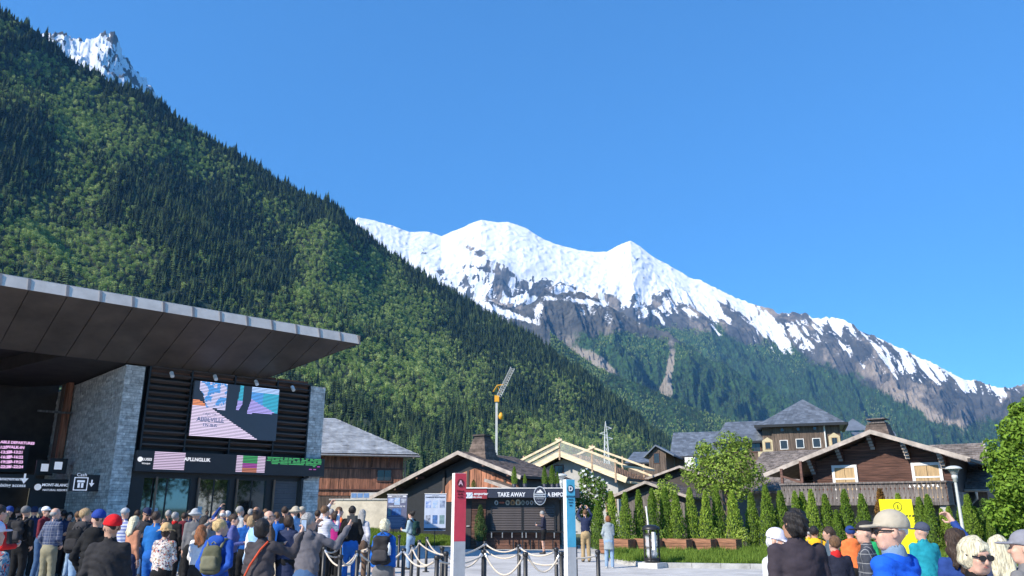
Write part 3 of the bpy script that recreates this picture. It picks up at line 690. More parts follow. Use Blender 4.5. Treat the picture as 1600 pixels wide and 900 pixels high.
# hall on the left: column, hanging signs, ticket screen
MB().box(-.26, -.06, 6.35, 6.7, 3.5, 6.9).build('timber_column', M_REDWOOD, st)
MB().box(-.28, -.06, 6.85, 7.3, 3.5, 6.9).build('timber_column', M_BROWN_V, st)
MB().bar((-.06, 5.9, 5.5), (-1.3, 5.9, 5.5), .05, .08).build('lamp_arm', M_GREYWOOD, st)
def hang_sign(pa, pb, off, name, label=None):
    a = S(*pa, off); c = S(*pb, off); o = MB().box(a[0], c[0], off, off + .12, c[1], a[1]).build(name, M_BAND, st)
    return a, c
SW = mat('sign_white', (.75, .77, .8), .5, .02, emit=((.8, .85, 1), .25))
def arrow(x, z, s, off): MB().box(x - s * .13, x + s * .13, off - .006, off, z - s * .1, z + s * .8).prism([(x - s * .5, off, z + .15 * s), (x, off, z - s * .6), (x + s * .5, off, z + .15 * s), (x + s * .5, off, z - .12 * s), (x, off, z - s * .85), (x - s * .5, off, z - .12 * s)][:2] + [(x + s * .5, off, z + .15 * s)], (0, -.0055, 0)).build('arrow', SW, st)
(a, _), (c, _) = hang_sign((112, 741), (156, 768), 1.2, 'hanging_sign')
x, z = S(126, 756, 1.2); t_ = MB()
for s_, e_ in (((-.2, -.22), (.2, -.19)), ((-.2, .19), (.2, .22)), ((-.22, -.22), (-.19, .22)), ((.19, -.22), (.22, .22)), ((-.12, .05), (.12, .12)), ((-.09, -.13), (-.02, .03)), ((.02, -.13), (.09, .03))): t_.box(x + s_[0], x + e_[0], 1.19, 1.197, z + s_[1], z + e_[1])
t_.build('pictogram', SW, st); text('Cash', st, (x, 1.19, z + .3), .16, SW); xx, zz = S(143, 756, 1.2); arrow(xx, zz, .17, 1.194)
hang_sign((-60, 739), (52, 763), 5.0, 'hanging_sign'); x, z = S(14, 749, 5.0); text('Management', st, (x, 4.99, z + .02), .17, SW, bold=.003); x, z = S(14, 756, 5.0); text('& mixing access', st, (x, 4.99, z - .05), .17, SW, bold=.003)
xx, zz = S(38, 749, 5.0); arrow(xx, zz, .26, 4.994)
hang_sign((50, 748), (112, 795), 5.2, 'entrance_sign'); x, z = S(86, 758, 5.2); text('MONT-BLANC', st, (x, 5.19, z), .135, SW, bold=.005); x, z = S(86, 765, 5.2); text('NATURAL RESORT', st, (x, 5.19, z - .02), .10, SW, bold=.002)
x, z = S(59, 761, 5.2); MB().tube([(x, 5.197, z), (x, 5.19, z)], .12, 18, smooth=False).build('emblem', SW, st)
for px, py, off in ((70, 731, 5.5), (91, 728, 4.6)):
    x, z = S(px, py, off); MB().box(x - .3, x + .3, off, off + .08, z - .28, z + .28).build('pictogram_board', M_BAND, st)
    MB().box(x - .13, x + .13, off - .01, off - .002, z - .13, z + .15).build('pictogram', SW, st)
a = S(-90, 688, 7.5); c = S(40, 738, 7.5)
b = MB(); b.box(a[0], c[0], 7.5, 7.6, c[1], a[1]); b.build('ticket_screen', M_BLACK, st)
M_PINK = emat('pink_led', (.75, .45, .75), .7)
for r in range(5):
    for px in (-42, 4, 24):
        x, z = S(px, 699 + r * 7.6, 7.5); text(('WALK-IN' if px == 24 else '11:20') if r == 0 else '%02d-%02d:%02d' % (7 + r, 10 + 3 * r, 20 + r), st, (x, 7.49, z), .15, M_PINK, bold=.006)
x, z = S(10, 691, 7.5); text('NEXT AVAILABLE DEPARTURES', st, (x, 7.49, z), .14, M_PINK, bold=.005)
for px, py in ((78, 782), (97, 782)):   # lit windows in the ticket hall
    x, z = S(px, py, 8.6); MB().box(x - .8, x + .8, 8.6, 8.7, .9, z + .8).build('hall_window', mat('lit_pane', (.3, .3, .26), .3, .3, 1.2, emit=((.8, .75, .55), .22)), st)

# ------------------------------------------------------------------ barn with the grey hipped roof
BO = W(560, 712, 52); BD = 15.0
bn = thing('wooden_barn', 'red-brown boarded barn with a grey sheet metal hipped roof and one small window', 'barn', (BO.x, BO.y, 0), R(BD))
b = MB(); b.box(-9, 2.98, .03, 9, 0, 5.2); b.build('wall', M_BROWN_V, bn)
rd = random.Random(8)
b = MB(); board_strip(b, -9, 3.0, .03, 2.65, 4.35, .17, .03, .012, rd=rd); board_strip(b, -9, 3.0, .0, 4.42, 5.2, .17, .03, .012, rd=rd)
for k in range(52): pass
b.build('cladding', M_REDWOOD, bn, kind='stuff')
b = MB(); b.box(-9, 3.02, -.08, .02, 4.34, 4.42); b.box(-9, 3.02, -.08, .02, 3.0, 3.07); b.box(-9, 3.4, -.62, -.52, 5.1, 5.3); b.build('rail', M_BROWN, bn)
for x in (-2.2, -.6, .9, 2.0):
    MB().bar((x, .0, 4.5), (x, -.55, 5.1), .1, .12).build('brace', M_BROWN, bn)
w_ = MB(); w_.box(1.25, 2.25, -.06, .0, 3.55, 4.35); wo = w_.build('window', M_BROWN, bn)
MB().box(1.31, 1.73, -.075, -.061, 3.62, 4.28).build('pane', M_GLASS, wo); MB().box(1.77, 2.19, -.075, -.061, 3.62, 4.28).build('pane', M_GLASS, wo)
e = 5.3; b = MB()
C_ = [(-9, -.7, e), (3.9, -.7, e), (3.9, 9.7, e), (-9, 9.7, e)]; rdg = [(-1.5, 4.5, 8.1), (-9, 4.5, 8.1)]
b.add(C_ + rdg, [(0, 1, 4, 5), (1, 2, 4), (2, 3, 5, 4), (0, 3, 2, 1)]); b.build('roof', M_SHEET, bn)
b = MB()
def clip_tiles(b, A0, A1, apex0, apex1, rows, pitch):
    A0, A1, B0, B1 = map(Vector, (A0, A1, apex0, apex1))
    n = (A1 - A0).cross(B0 - A0).normalized(); n = n if n.z > 0 else -n
    for i in range(rows):
        t0, t1 = i / rows, min(1, (i + 1.12) / rows)
        l0, r0, l1, r1 = A0.lerp(B0, t0), A1.lerp(B1, t0), A0.lerp(B0, t1), A1.lerp(B1, t1)
        cols = max(1, int((r0 - l0).length / pitch)); off = (i % 2) * .5 / cols
        for k in range(cols):
            s0, s1 = min(1, k / cols + off * .9), min(1, (k + .94) / cols + off * .9)
            q = random.uniform(.022, .04)
            p = [l0.lerp(r0, s0) + n * q, l0.lerp(r0, s1) + n * q, l1.lerp(r1, s1) + n * .008, l1.lerp(r1, s0) + n * .008]
            b.add(p + [p[0] - n * q, p[1] - n * q], [(0, 1, 2, 3), (0, 4, 5, 1), (1, 5, 2), (0, 3, 4)])
clip_tiles(b, C_[0], C_[1], rdg[1], rdg[0], 26, .45); clip_tiles(b, C_[1], C_[2], rdg[0], rdg[0], 26, .45)
b.build('roof_sheet', M_SHEET, bn, kind='stuff')
MB().tube([(-9, -.74, 5.2), (4.0, -.74, 5.16)], .07, 8).build('gutter', mat('gutter_zinc', (.3, .28, .27), .5, .1, metal=.4), bn)
MB().tube([(3.75, -.7, 5.15), (3.1, -.1, 4.9), (3.1, -.1, 0)], .05, 8).build('downpipe', M_VERGE, bn)
# retaining wall with coping in front of it
wl0 = G(480, 841); wl1 = G(722, 843)
L_ = math.hypot(wl1.x - wl0.x, wl1.y - wl0.y); wd_ = math.degrees(math.atan2(wl1.y - wl0.y, wl1.x - wl0.x))
rw = thing('retaining_wall', 'long cream plastered wall behind the two poster boards', 'wall', (wl0.x, wl0.y, 0), R(wd_))
MB().box(-4, L_, 0, .35, 0, 2.35).build('wall', M_CREAM, rw)
for k in range(9): MB().box(-4 + k * (L_ + 4) / 9 + .01, -4 + (k + 1) * (L_ + 4) / 9 - .01, -.06, .42, 2.35, 2.45).build('coping_slab', M_CONC, rw)
sk = thing('skylight_box', 'blue-grey box with three panes standing on the wall beside the barn', 'box', (wl0.x, wl0.y, 2.45), R(wd_))
lx = onp(wl0, wd_, 565, 775)[0]
MB().box(lx - .75, lx + 1.6, .0, .4, 0, .38).build('housing', M_CONC, sk)
for k in range(3): MB().box(lx - .7 + k * .42, lx - .34 + k * .42, -.012, -.002, .06, .33).build('pane', mat('blue_pane', (.12, .22, .42), .3, .1), sk)

# ------------------------------------------------------------------ low chalet behind the kiosk
LO = W(716, 705, 44); LD = -32.0
lc = thing('low_chalet', 'low dark chalet with shallow gable, red-brown boards and stone chimney behind the kiosk', 'chalet', (LO.x, LO.y, 0), R(LD))
Lp = lambda px, py, off=0: onp(LO, LD, px, py, off)
az_, lzL, lzR = 4.93, 2.52, 3.5
xL, xR, D_ = -6.3, 4.05, 5.8
hL = lambda x: az_ + (az_ - lzL) / (-xL) * x if x < 0 else az_ - (az_ - lzR) / xR * x
b = MB(); b.prism([(xL + .9, .75, 0), (xR - .5, .75, 0), (xR - .5, .75, hL(xR - .5) - .3), (0, .75, az_ - .32), (xL + .9, .75, hL(xL + .9) - .3)], (0, D_, 0)); b.build('wall', M_BLACK, lc)  # wall coloured black to carry the shade under the roof overhang
ARCH = [Lp(*q, .75)[0] for q in ((684, 778), (690, 768), (702, 752), (722, 739), (745, 731), (772, 738), (800, 752), (815, 760))], [Lp(*q, .75)[1] for q in ((684, 778), (690, 768), (702, 752), (722, 739), (745, 731), (772, 738), (800, 752), (815, 760))]
rd = random.Random(4)
b = MB(); board_strip(b, ARCH[0][0], xR - .5, .75, 2.2, 4.4, .16, .035, .012, top=lambda x: float(np.interp(x, ARCH[0], ARCH[1])), rd=rd)
b.build('cladding', M_REDWOOD, lc, kind='stuff')
for x in (-1.55, .15, 2.6): MB().box(x, x + .14, .66, .71, 2.3, 3.9 if x < 2 else 3.4).build('post', M_DARK, lc)
b = MB(); slab(b, (xL, 0, lzL), (xL, D_, lzL), (0, D_, az_), (0, 0, az_), .1); slab(b, (xR, 0, lzR), (0, 0, az_), (0, D_, az_), (xR, D_, lzR), .1); b.build('roof', M_SHINGLE, lc)
b = MB(); clip_tiles(b, (xR + .03, 0, lzR), (xR + .03, D_, lzR), (0, 0, az_), (0, D_, az_), 15, .3); clip_tiles(b, (xL, D_, lzL), (xL, 0, lzL), (0, D_, az_), (0, 0, az_), 18, .3)
b.build('roof_shingles', M_SHINGLE, lc, kind='stuff')
MB().bar((xL - .1, -.04, lzL - .1), (.03, -.04, az_ - .07), .06, .2).build('verge_board', M_VERGE, lc)
MB().bar((-.03, -.045, az_ - .07), (xR + .08, -.045, lzR - .09), .06, .2).build('verge_board', M_VERGE, lc)
MB().bar((xR + .05, -.05, lzR - .06), (xR + .05, D_, lzR - .06), .1, .12).build('gutter', M_DARK, lc)
for x in (-4.6, -3.0, 1.6, 3.2): MB().box(x, x + .12, .02, .74, hL(x) - .3, hL(x) - .14).build('purlin', M_BROWN, lc)
# lower lean-to with its own verge at the right
MB().bar((2.2, -.6, 3.3), (5.4, -.6, 2.35), .06, .16).build('verge_board', M_VERGE, lc)
b = MB(); slab(b, (5.4, -.6, 2.4), (2.2, -.6, 3.34), (2.2, 4, 3.34), (5.4, 4, 2.4), .1); b.build('lean_to_roof', M_SHINGLE, lc)
MB().box(2.3, 5.0, -.3, 3.8, 0, 2.3).build('lean_to_wall', M_DARK, lc)
# chimney of split stone flaring to the roof
cx_ = (.55, 1.6)
b = MB()
for k in range(9):
    t = k / 9; w2 = .78 - .40 * t ** .7; zz = 4.35 + k * .15
    b.box(cx_[0] - w2, cx_[0] + w2, cx_[1] - w2, cx_[1] + w2, zz, zz + .14)
co = b.build('chimney', M_SHINGLE, lc); MB().box(cx_[0] - .34, cx_[0] + .34, cx_[1] - .34, cx_[1] + .34, 5.7, 5.85).box(cx_[0] - .42, cx_[0] + .42, cx_[1] - .42, cx_[1] + .42, 5.85, 5.93).build('chimney_cap', M_DARK, co)

# ------------------------------------------------------------------ chalet under re-roofing
KO = W(875, 706, 60); KD = -25.0
kc = thing('chalet_under_repair', 'pale walled chalet being re-roofed, with fresh yellow timber edges and safety rails on the roof', 'chalet', (KO.x, KO.y, 0), R(KD))
a_ = 5.95; kl, kr = (-3.2, 4.55), (5.1, 3.95); KDp = 7.5
hk = lambda x: a_ + (a_ - kl[1]) / 3.2 * x if x < 0 else a_ - (a_ - kr[1]) / 5.1 * x
xl = -5.2
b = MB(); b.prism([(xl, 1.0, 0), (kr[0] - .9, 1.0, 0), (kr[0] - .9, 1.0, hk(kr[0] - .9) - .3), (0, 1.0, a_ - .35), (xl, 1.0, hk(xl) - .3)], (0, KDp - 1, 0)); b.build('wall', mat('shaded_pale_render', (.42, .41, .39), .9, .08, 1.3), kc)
b = MB(); slab(b, (xl - .6, 0, hk(xl - .6)), (xl - .6, KDp, hk(xl - .6)), (0, KDp, a_), (0, 0, a_), .16); slab(b, (kr[0], 0, kr[1]), (0, 0, a_), (0, KDp, a_), (kr[0], KDp, kr[1]), .16); b.build('roof', M_BROWN_V, kc)
for (p, q) in (((xl - .7, hk(xl - .7) - .1), (0.02, a_ - .05)), ((-.02, a_ - .05), (kr[0] + .1, kr[1] - .12))):
    MB().bar((p[0], -.06, p[1]), (q[0], -.06, q[1]), .1, .42).build('verge_board', M_YELWOOD, kc)
rd = random.Random(9)
b = MB()
for r in range(13):
    for c in range(16):
        t = (r + .5) / 13; x = kr[0] * (1 - t); z_ = hk(x); y = .3 + c * (KDp - .5) / 16
        if r > 7 and rd.random() < .35: continue
        b.box(x - .16, x + .17, y, y + .30, z_ + .02, z_ + .10)
b.build('roof_tile', mat('stacked_brown_tile', (.30, .19, .13), .85, .25, 3), kc, kind='stuff')
for k in range(17): MB().bar((kr[0] - .1, .25 + k * .44, kr[1] - .2), (kr[0] + .22, .25 + k * .44, kr[1] - .28), .12, .14).build('rafter_tail', M_PALEWOOD, kc)
# rails
def rail(p, q): MB().bar(p, q, .07, .16).build('safety_rail', M_PALEWOOD, kc)
for y, x0_, x1_ in ((-.2, xl - 1.0, 4.6), (KDp, -1.5, 5.3)):
    rail((x0_, y, hk(max(x0_, -5.2)) + .95 + (0 if x0_ > -5.2 else (x0_ + 5.2) * .45)), (0.25, y, a_ + .98)); rail((-.3, y + .06, a_ + 1.02), (x1_, y + .06, hk(x1_) + 1.0))
    rail((xl if y < 1 else 0, y, (hk(xl) if y < 1 else a_) + .45), (0 if y < 1 else x1_, y, (a_ if y < 1 else hk(x1_)) + .45))
    for x in (-3.0, -.0, 2.6, 4.4):
        if x >= x0_: MB().bar((x, y + .12, hk(x) - .55), (x, y + .12, hk(x) + 1.15), .12, .14).build('rail_post', mat('scaffold_post', (.40, .28, .18), .8, .2), kc)
rail((4.9, -.1, kr[1] + .9), (5.3, KDp, kr[1] + .9))
M_NET = bpy.data.materials.new('safety_net'); M_NET.use_nodes = True
_n = M_NET.node_tree; _b = _n.nodes['Principled BSDF']; _b.inputs['Base Color'].default_value = (.5, .5, .45, 1); _b.inputs['Alpha'].default_value = .35
for x0_, x1_, z0_, z1_ in ((xl, 0, hk(xl), a_), (0, 4.4, a_, hk(4.4))):
    MB().add([(x0_, -.14, z0_ + .1), (x1_, -.14, z1_ + .1), (x1_, -.14, z1_ + .9), (x0_, -.14, z0_ + .9)], [(0, 1, 2, 3)]).build('safety_net', M_NET, kc)
def window(parent, x0, x1, y, z0, z1, fr=.07, fm=None, n=2, th=.05, gm=None):
    fm = fm or M_WHITE; o = MB().box(x0, x0 + fr, y - th, y, z0, z1).box(x1 - fr, x1, y - th, y, z0, z1).box(x0 + fr, x1 - fr, y - th, y, z0, z0 + fr).box(x0 + fr, x1 - fr, y - th, y, z1 - fr, z1).build('window', fm, parent)
    w_ = (x1 - x0 - 2 * fr) / n
    for k in range(n): MB().box(x0 + fr + k * w_ + .01, x0 + fr + (k + 1) * w_ - .01, y - .03, y - .015, z0 + fr, z1 - fr).build('pane', gm or M_GLASS, o)
    return o
window(kc, -.9, -.1, .985, 4.3, 5.1, fm=M_BROWN); window(kc, -2.2, -1.5, .985, 4.1, 4.6, fm=M_BROWN); window(kc, 3.2, 4.05, .985, 1.6, 2.9, fm=M_TAN)
# --- two small dark gabled roofs in front of the hotel
def small_gable(O, deg, xl, xr, za, zl, zr, dep, label, wallm=M_DARK):
    t = thing('small_chalet', label, 'chalet', (O.x, O.y, 0), R(deg)); h = lambda x: za + (za - zl) / (-xl) * x if x < 0 else za - (za - zr) / xr * x
    b = MB(); b.prism([(xl + .5, .6, 0), (xr - .5, .6, 0), (xr - .5, .6, h(xr - .5) - .15), (0, .6, za - .2), (xl + .5, .6, h(xl + .5) - .15)], (0, dep - .8, 0)); b.build('wall', wallm, t)
    b = MB(); slab(b, (xl, 0, zl), (xl, dep, zl), (0, dep, za), (0, 0, za), .1); slab(b, (xr, 0, zr), (0, 0, za), (0, dep, za), (xr, dep, zr), .1); b.build('roof', M_SHINGLE, t)
    b = MB(); clip_tiles(b, (xr, 0, zr), (xr, dep, zr), (0, 0, za), (0, dep, za), 12, .35); clip_tiles(b, (xl, dep, zl), (xl, 0, zl), (0, dep, za), (0, 0, za), 12, .35); b.build('roof_shingles', M_SHINGLE, t, kind='stuff')
    MB().bar((xl - .1, -.04, zl - .06), (.03, -.04, za - .05), .05, .17).build('verge_board', M_VERGE, t)
    MB().bar((-.03, -.045, za - .05), (xr + .1, -.045, zr - .06), .05, .17).build('verge_board', M_VERGE, t)
    return t
O1 = W(1008, 752, 50)
g1 = small_gable(O1, -30, -2.4, 2.9, O1.z, O1.z - .95, O1.z - 1.0, 6, 'small low chalet roof with pale verge boards rising just over the hedge')
b = MB(); board_strip(b, -1.8, 2.3, .6, 0, 9, .15, .03, .01, top=lambda x: O1.z - .55 - abs(x) * .34); b.build('cladding', M_GREYWOOD, g1, kind='stuff')
O2 = W(1062, 728, 62)
g2 = small_gable(O2, -38, -3.2, 3.6, O2.z, O2.z - .95, O2.z - 1.3, 8, 'small dark gable with a chimney box between the repair scaffold and the leafy tree')
MB().box(-.3, .6, 1.6, 2.3, O2.z - .5, O2.z + .75).build('chimney', M_RENDER, g2)

# ------------------------------------------------------------------ hotel with blue-grey roofs
HY = 92.0; HO = W(1252, 700, HY); HD = -20.0
ht = thing('hotel', 'tall dark timber hotel with steep blue-grey tiled roofs and small white windows', 'hotel', (HO.x, HO.y, 0), R(HD))
Hp = lambda px, py, off=0: onp(HO, HD, px, py, off)
fl = Hp(1183, 668)[0]; fr_ = Hp(1316, 661)[0]; ez = (Hp(1183, 668)[1] + Hp(1316, 661)[1]) / 2; dp = 8.5
b = MB(); b.box(fl + .5, fr_ - .3, .5, dp, 0, ez); b.build('wall', M_BROWN_V, ht)
b = MB(); board_strip(b, fl + 1.6, fr_ - 1.9, .3, 4, ez - .05, .28, .05, .03, rd=rd); b.box(fl + 1.6, fr_ - 1.9, .3, .5, 4, ez - .05); board_strip(b, fl + .5, fl + 1.6, .5, 4, ez - 1, .28, .04, .03, rd=rd); board_strip(b, fr_ - 1.9, fr_ - .3, .5, 4, ez - .1, .28, .04, .03, rd=rd); b.build('cladding', M_BROWN_V, ht, kind='stuff')
pk = Hp(1254, 625, dp / 2); apx = (pk[0], dp / 2 + .2, pk[1] + .1)
e0 = [(fl - .3, -.5, ez), (fr_ + .5, -.5, ez), (fr_ + .5, dp + .9, ez), (fl - .3, dp + .9, ez)]
b = MB(); b.add(e0 + [apx], [(0, 1, 4), (1, 2, 4), (2, 3, 4), (3, 0, 4), (0, 3, 2, 1)]); b.build('roof', M_SLATE, ht)
b = MB(); clip_tiles(b, e0[0], e0[1], apx, apx, 20, .42); clip_tiles(b, e0[1], e0[2], apx, apx, 20, .42); b.build('roof_tiles', M_SLATE, ht, kind='stuff')
MB().bar(e0[0], e0[1], .25, .3).build('eaves_board', M_BLACK, ht); MB().bar(e0[1], e0[2], .25, .3).build('eaves_board', M_BLACK, ht)
for px, py in ((1225, 695), (1250, 693), (1276, 692)):
    x, z = Hp(px, py, .3); window(ht, x - .45, x + .45, .24, z - .55, z + .55, .07)
for px, py in ((1222, 672), (1247, 670.5), (1273, 669)):
    x, z = Hp(px, py, .3); window(ht, x - .22, x + .22, .24, z - .22, z + .22, .05, fm=M_BROWN, n=1)
for px, py in ((1200, 696), (1304, 689)):   # windows with pointed cream surrounds
    x, z = Hp(px, py, .5); M_CR = mat('cream_surround', (.50, .42, .26), .8, .08)
    MB().prism([(x - .62, .44, z - .7), (x + .62, .44, z - .7), (x + .62, .44, z + .55), (x, .44, z + .95), (x - .62, .44, z + .55)], (0, -.12, 0)).build('window_surround', M_CR, ht)
    window(ht, x - .36, x + .36, .315, z - .5, z + .42, .07, fm=M_TAN)
    MB().box(x - 1.2 if px < 1250 else x - .6, x + .95 if px < 1250 else x + .6, .30, .44, z - 1.3, z - .72).build('plaster_panel', M_CR, ht)
MB().tube([(fr_ - 2.0, .2, ez), (fr_ - 2.0, .2, 3)], .09, 8).build('downpipe', M_RENDER, ht)
# right roof bits
x, z = Hp(1334, 655, 10); b = MB(); b.add([(x - 2.2, 9, z - 1.5), (x + 1.8, 9, z - 1.5), (x, 12, z + .3)], [(0, 1, 2)]); b.build('rear_roof', M_SLATE, ht)
x, z = Hp(1374, 672, 4); x2, z2 = Hp(1400, 680, 4); b = MB(); b.box(x - 3, x2 - .2, 4.2, 9, 0, z2); b.build('rear_wall', M_BROWN_V, ht)
b = MB(); slab(b, (x - 3, 3.6, z2), (x2, 3.6, z2), (x2, 6, z), (x - 3, 6, z), .1); clip_tiles(b, (x - 3, 3.6, z2), (x2, 3.6, z2), (x - 3, 6, z), (x2, 6, z), 6, .42); b.build('side_roof', M_SLATE, ht)
# middle and left wings
def wing(L0, R0, L1, R1, off, run, nm, hipl=0.0, hipr=0.0):
    """eave L0-R0 and ridge L1-R1 given as photo points; ridge lies run metres behind"""
    a = Hp(*L0, off); c = Hp(*R0, off); ze = (a[1] + c[1]) / 2; r0 = Hp(*L1, off + run); r1 = Hp(*R1, off + run); zr = (r0[1] + r1[1]) / 2
    q = [(a[0], off, ze), (c[0], off, ze), (r1[0], off + run, zr), (r0[0], off + run, zr)]; bq = [(a[0], off + 2 * run, ze), (c[0], off + 2 * run, ze)]
    b = MB(); b.add(q + bq, [(0, 1, 2, 3), (3, 2, 5, 4), (0, 3, 4), (1, 5, 2)]); b.build(nm, M_SLATE, ht)
    b = MB(); clip_tiles(b, q[0], q[1], q[3], q[2], 16, .42); clip_tiles(b, bq[0], q[0], q[3], q[3], 16, .42); b.build('roof_tiles', M_SLATE, ht, kind='stuff')
    MB().box(a[0] + .5, c[0] - .2, off + .6, off + 2 * run - .5, 0, ze).build('wing_wall', M_BROWN_V, ht); MB().bar(q[0], q[1], .2, .25).build('eaves_board', M_BLACK, ht)
    return ze, a[0], c[0]
wz, wx0, wx1 = wing((1114, 693), (1196, 689), (1134, 662), (1196, 655), 2.0, 4.5, 'wing_roof')
for px in (1181, 1130, 1160): x, z = Hp(px, 699, 2.5); window(ht, x - .6, x + .6, 2.55, z - .6, z + .6, .1, fm=M_BROWN)
wing((1046, 716), (1128, 712), (1052, 679), (1128, 671), 0.0, 5.0, 'wing_roof')
wing((975, 724), (1020, 724), (990, 706), (1022, 706), 22, 5.0, 'wing_roof')
# gabled stair tower
TO = W(1026, 733, 84); tx_, tz_ = Hp(1025, 695, -7); a0 = Hp(1012, 709, -7); a1 = Hp(1041, 704, -7); c0 = Hp(1014, 720, -7)[0]; c1 = Hp(1041, 720, -7)[0]
b = MB(); b.prism([(c0, -7, 0), (c1, -7, 0), (c1, -7, a1[1] - .2), (tx_, -7, tz_ - .2), (c0, -7, a0[1] - .2)], (0, 6, 0)); b.build('stair_tower', M_BROWN_V, ht)
b = MB(); board_strip(b, c0, c1, -7, 2, 9, .26, .05, .03, top=lambda x: (tz_ - .3) - abs(x - tx_) * (tz_ - a0[1]) / (tx_ - c0)); b.build('cladding', M_BROWN_V, ht, kind='stuff')
b = MB(); slab(b, (a0[0] - .4, -7.5, a0[1] - .3), (a0[0] - .4, 0, a0[1] - .3), (tx_, 0, tz_), (tx_, -7.5, tz_), .18); slab(b, (a1[0] + .9, -7.5, a1[1] - .5), (tx_, -7.5, tz_), (tx_, 0, tz_), (a1[0] + .9, 0, a1[1] - .5), .18); b.build('tower_roof', M_SLATE, ht)
x, z = Hp(1026, 716, -7); window(ht, x - .35, x + .35, -7.06, z - .6, z + .6, .05, fm=M_BROWN, n=1)

# ------------------------------------------------------------------ the brown chalet on the right
CO = W(1360, 672, 37.5); CD = -38.0
ch = thing('brown_chalet', 'large dark brown log chalet with a wide gable, carved balcony and two closed tan shutters', 'chalet', (CO.x, CO.y, 0), R(CD))
Cp = lambda px, py, off=0: onp(CO, CD, px, py, off)
za = 5.47; vl = (-5.3, 3.55); vr = (3.9, 4.0); hc = lambda x: za + (za - vl[1]) / 5.3 * x if x < 0 else za - (za - vr[1]) / 3.9 * x
FY = 1.15; wl_, wr_ = -3.3, 3.0
b = MB(); b.prism([(wl_, FY, 0), (wr_, FY, 0), (wr_, FY, hc(wr_) - .2), (0, FY, za - .22), (wl_, FY, hc(wl_) - .2)], (0, 6, 0)); b.build('wall', M_DARK, ch)
b = MB(); z = 2.1
while z < za - .25:      # logs
    l = max(wl_, -(za - .3 - z) / (za - vl[1]) * 5.3); r = min(wr_, (za - .3 - z) / (za - vr[1]) * 3.9)
    if r - l > .2: b.hexa([(l, FY, z), (r, FY, z), (r, FY - .02, z), (l, FY - .02, z)], [(l, FY, z + .125), (r, FY, z + .125), (r, FY - .05, z + .118), (l, FY - .05, z + .118)])
    z += .13
b.build('log_cladding', M_BROWN, ch, kind='stuff')
b = MB(); b.box(wl_, wr_, FY - .01, FY, 0, 2.0); b.box(wr_, wr_ + .02, FY, 6, 0, 2.6); b.build('ground_floor_wall', mat('old_grey_plaster', (.20, .19, .18), .9, .2, 2), ch)
Dc = 6.5
b = MB(); slab(b, (vl[0], 0, vl[1]), (vl[0], Dc, vl[1]), (0, Dc, za), (0, 0, za), .12); slab(b, (vr[0], 0, vr[1]), (0, 0, za), (0, Dc, za), (vr[0], Dc, vr[1]), .12); b.build('roof', M_SHINGLE, ch)
b = MB(); clip_tiles(b, (vr[0], 0, vr[1]), (vr[0], Dc, vr[1]), (0, 0, za), (0, Dc, za), 16, .3); clip_tiles(b, (vl[0], Dc, vl[1]), (vl[0], 0, vl[1]), (0, Dc, za), (0, 0, za), 20, .3)
b.build('roof_shingles', mat('reddish_shingle', (.17, .10, .075), .85, .25, 4, isl=.28), ch, kind='stuff')
MB().bar((vl[0] - .1, -.04, vl[1] - .07), (.03, -.04, za - .07), .06, .2).build('verge_board', M_VERGE, ch)
MB().bar((-.03, -.046, za - .07), (vr[0] + .1, -.046, vr[1] - .07), .06, .2).build('verge_board', M_VERGE, ch)
MB().bar((vr[0] + .06, -.1, vr[1] - .08), (vr[0] + .06, Dc, vr[1] - .08), .12, .14).build('gutter', M_DARK, ch)
b = MB()
for x, z in ((-1.75, 4.55), (-.2, 5.05), (1.3, 4.55), (2.75, 4.05), (-3.15, 3.95)):
    b = MB()
    for k in range(5): b.box(x - .09, x + .09, FY - .95 + .16 * k, FY - .06, z + .12 - .14 * k, z + .24 - .14 * k)
    o = b.build('bracket', M_BROWN, ch)
    t = MB()
    for k in range(5): t.box(x - .1, x + .1, FY - .98 + .16 * k, FY - .955 + .16 * k, z + .11 - .14 * k, z + .24 - .14 * k)
    t.build('bracket_end', M_VERGE, o)
for x0_, x1_, z0_, z1_ in ((-2.3, -1.1, 2.15, 3.92), (1.35, 2.65, 2.15, 3.92)):
    o = MB().box(x0_, x0_ + .13, FY - .13, FY - .05, z0_, z1_).box(x1_ - .13, x1_, FY - .13, FY - .05, z0_, z1_).box(x0_ + .13, x1_ - .13, FY - .13, FY - .05, z1_ - .13, z1_).box(x0_ + .13, x1_ - .13, FY - .12, FY - .05, 3.22, 3.29).build('window', M_WHITE, ch)
    w2 = (x1_ - x0_ - .26) / 2
    for k in range(2): MB().box(x0_ + .14 + k * w2, x0_ + .12 + (k + 1) * w2, FY - .10, FY - .06, z0_, z1_ - .13).build('shutter', M_TAN, o)
# balcony: floor, rails and carved boards
BX0, BX1, BYf = -4.5, 2.95, -.3
b = MB(); b.box(BX0, BX1, BYf - .02, FY, 1.98, 2.12); b.build('balcony_floor', M_GREYWOOD, ch)
MB().box(BX0 - .03, BX1 + .05, BYf - .08, BYf + .06, 2.96, 3.04).build('balcony_rail', M_GREYWOOD, ch)
MB().box(BX1 - .04, BX1 + .06, BYf + .07, FY, 2.96, 3.04).build('balcony_rail', M_GREYWOOD, ch)
MB().box(BX0, BX1, BYf + .03, BYf + .08, 2.2, 2.28).build('balcony_lower_rail', M_BROWN, ch)
def carved(w_=.175, h=.86):
    pts = [(0, 0), (w_ * .32, -.03), (w_ * .5, 0.02), (w_ * .68, -.03), (w_, 0), (w_, .18), (w_ * .86, .22), (w_, .26), (w_, .56), (w_ * .80, .62), (w_, .68), (w_, h), (0, h), (0, .68), (w_ * .2, .62), (0, .56), (0, .26), (w_ * .14, .22), (0, .18)]
    return MB().prism([(x, 0, z) for x, z in pts], (0, .03, 0))
first = None; nb = int((BX1 - BX0) / .19)
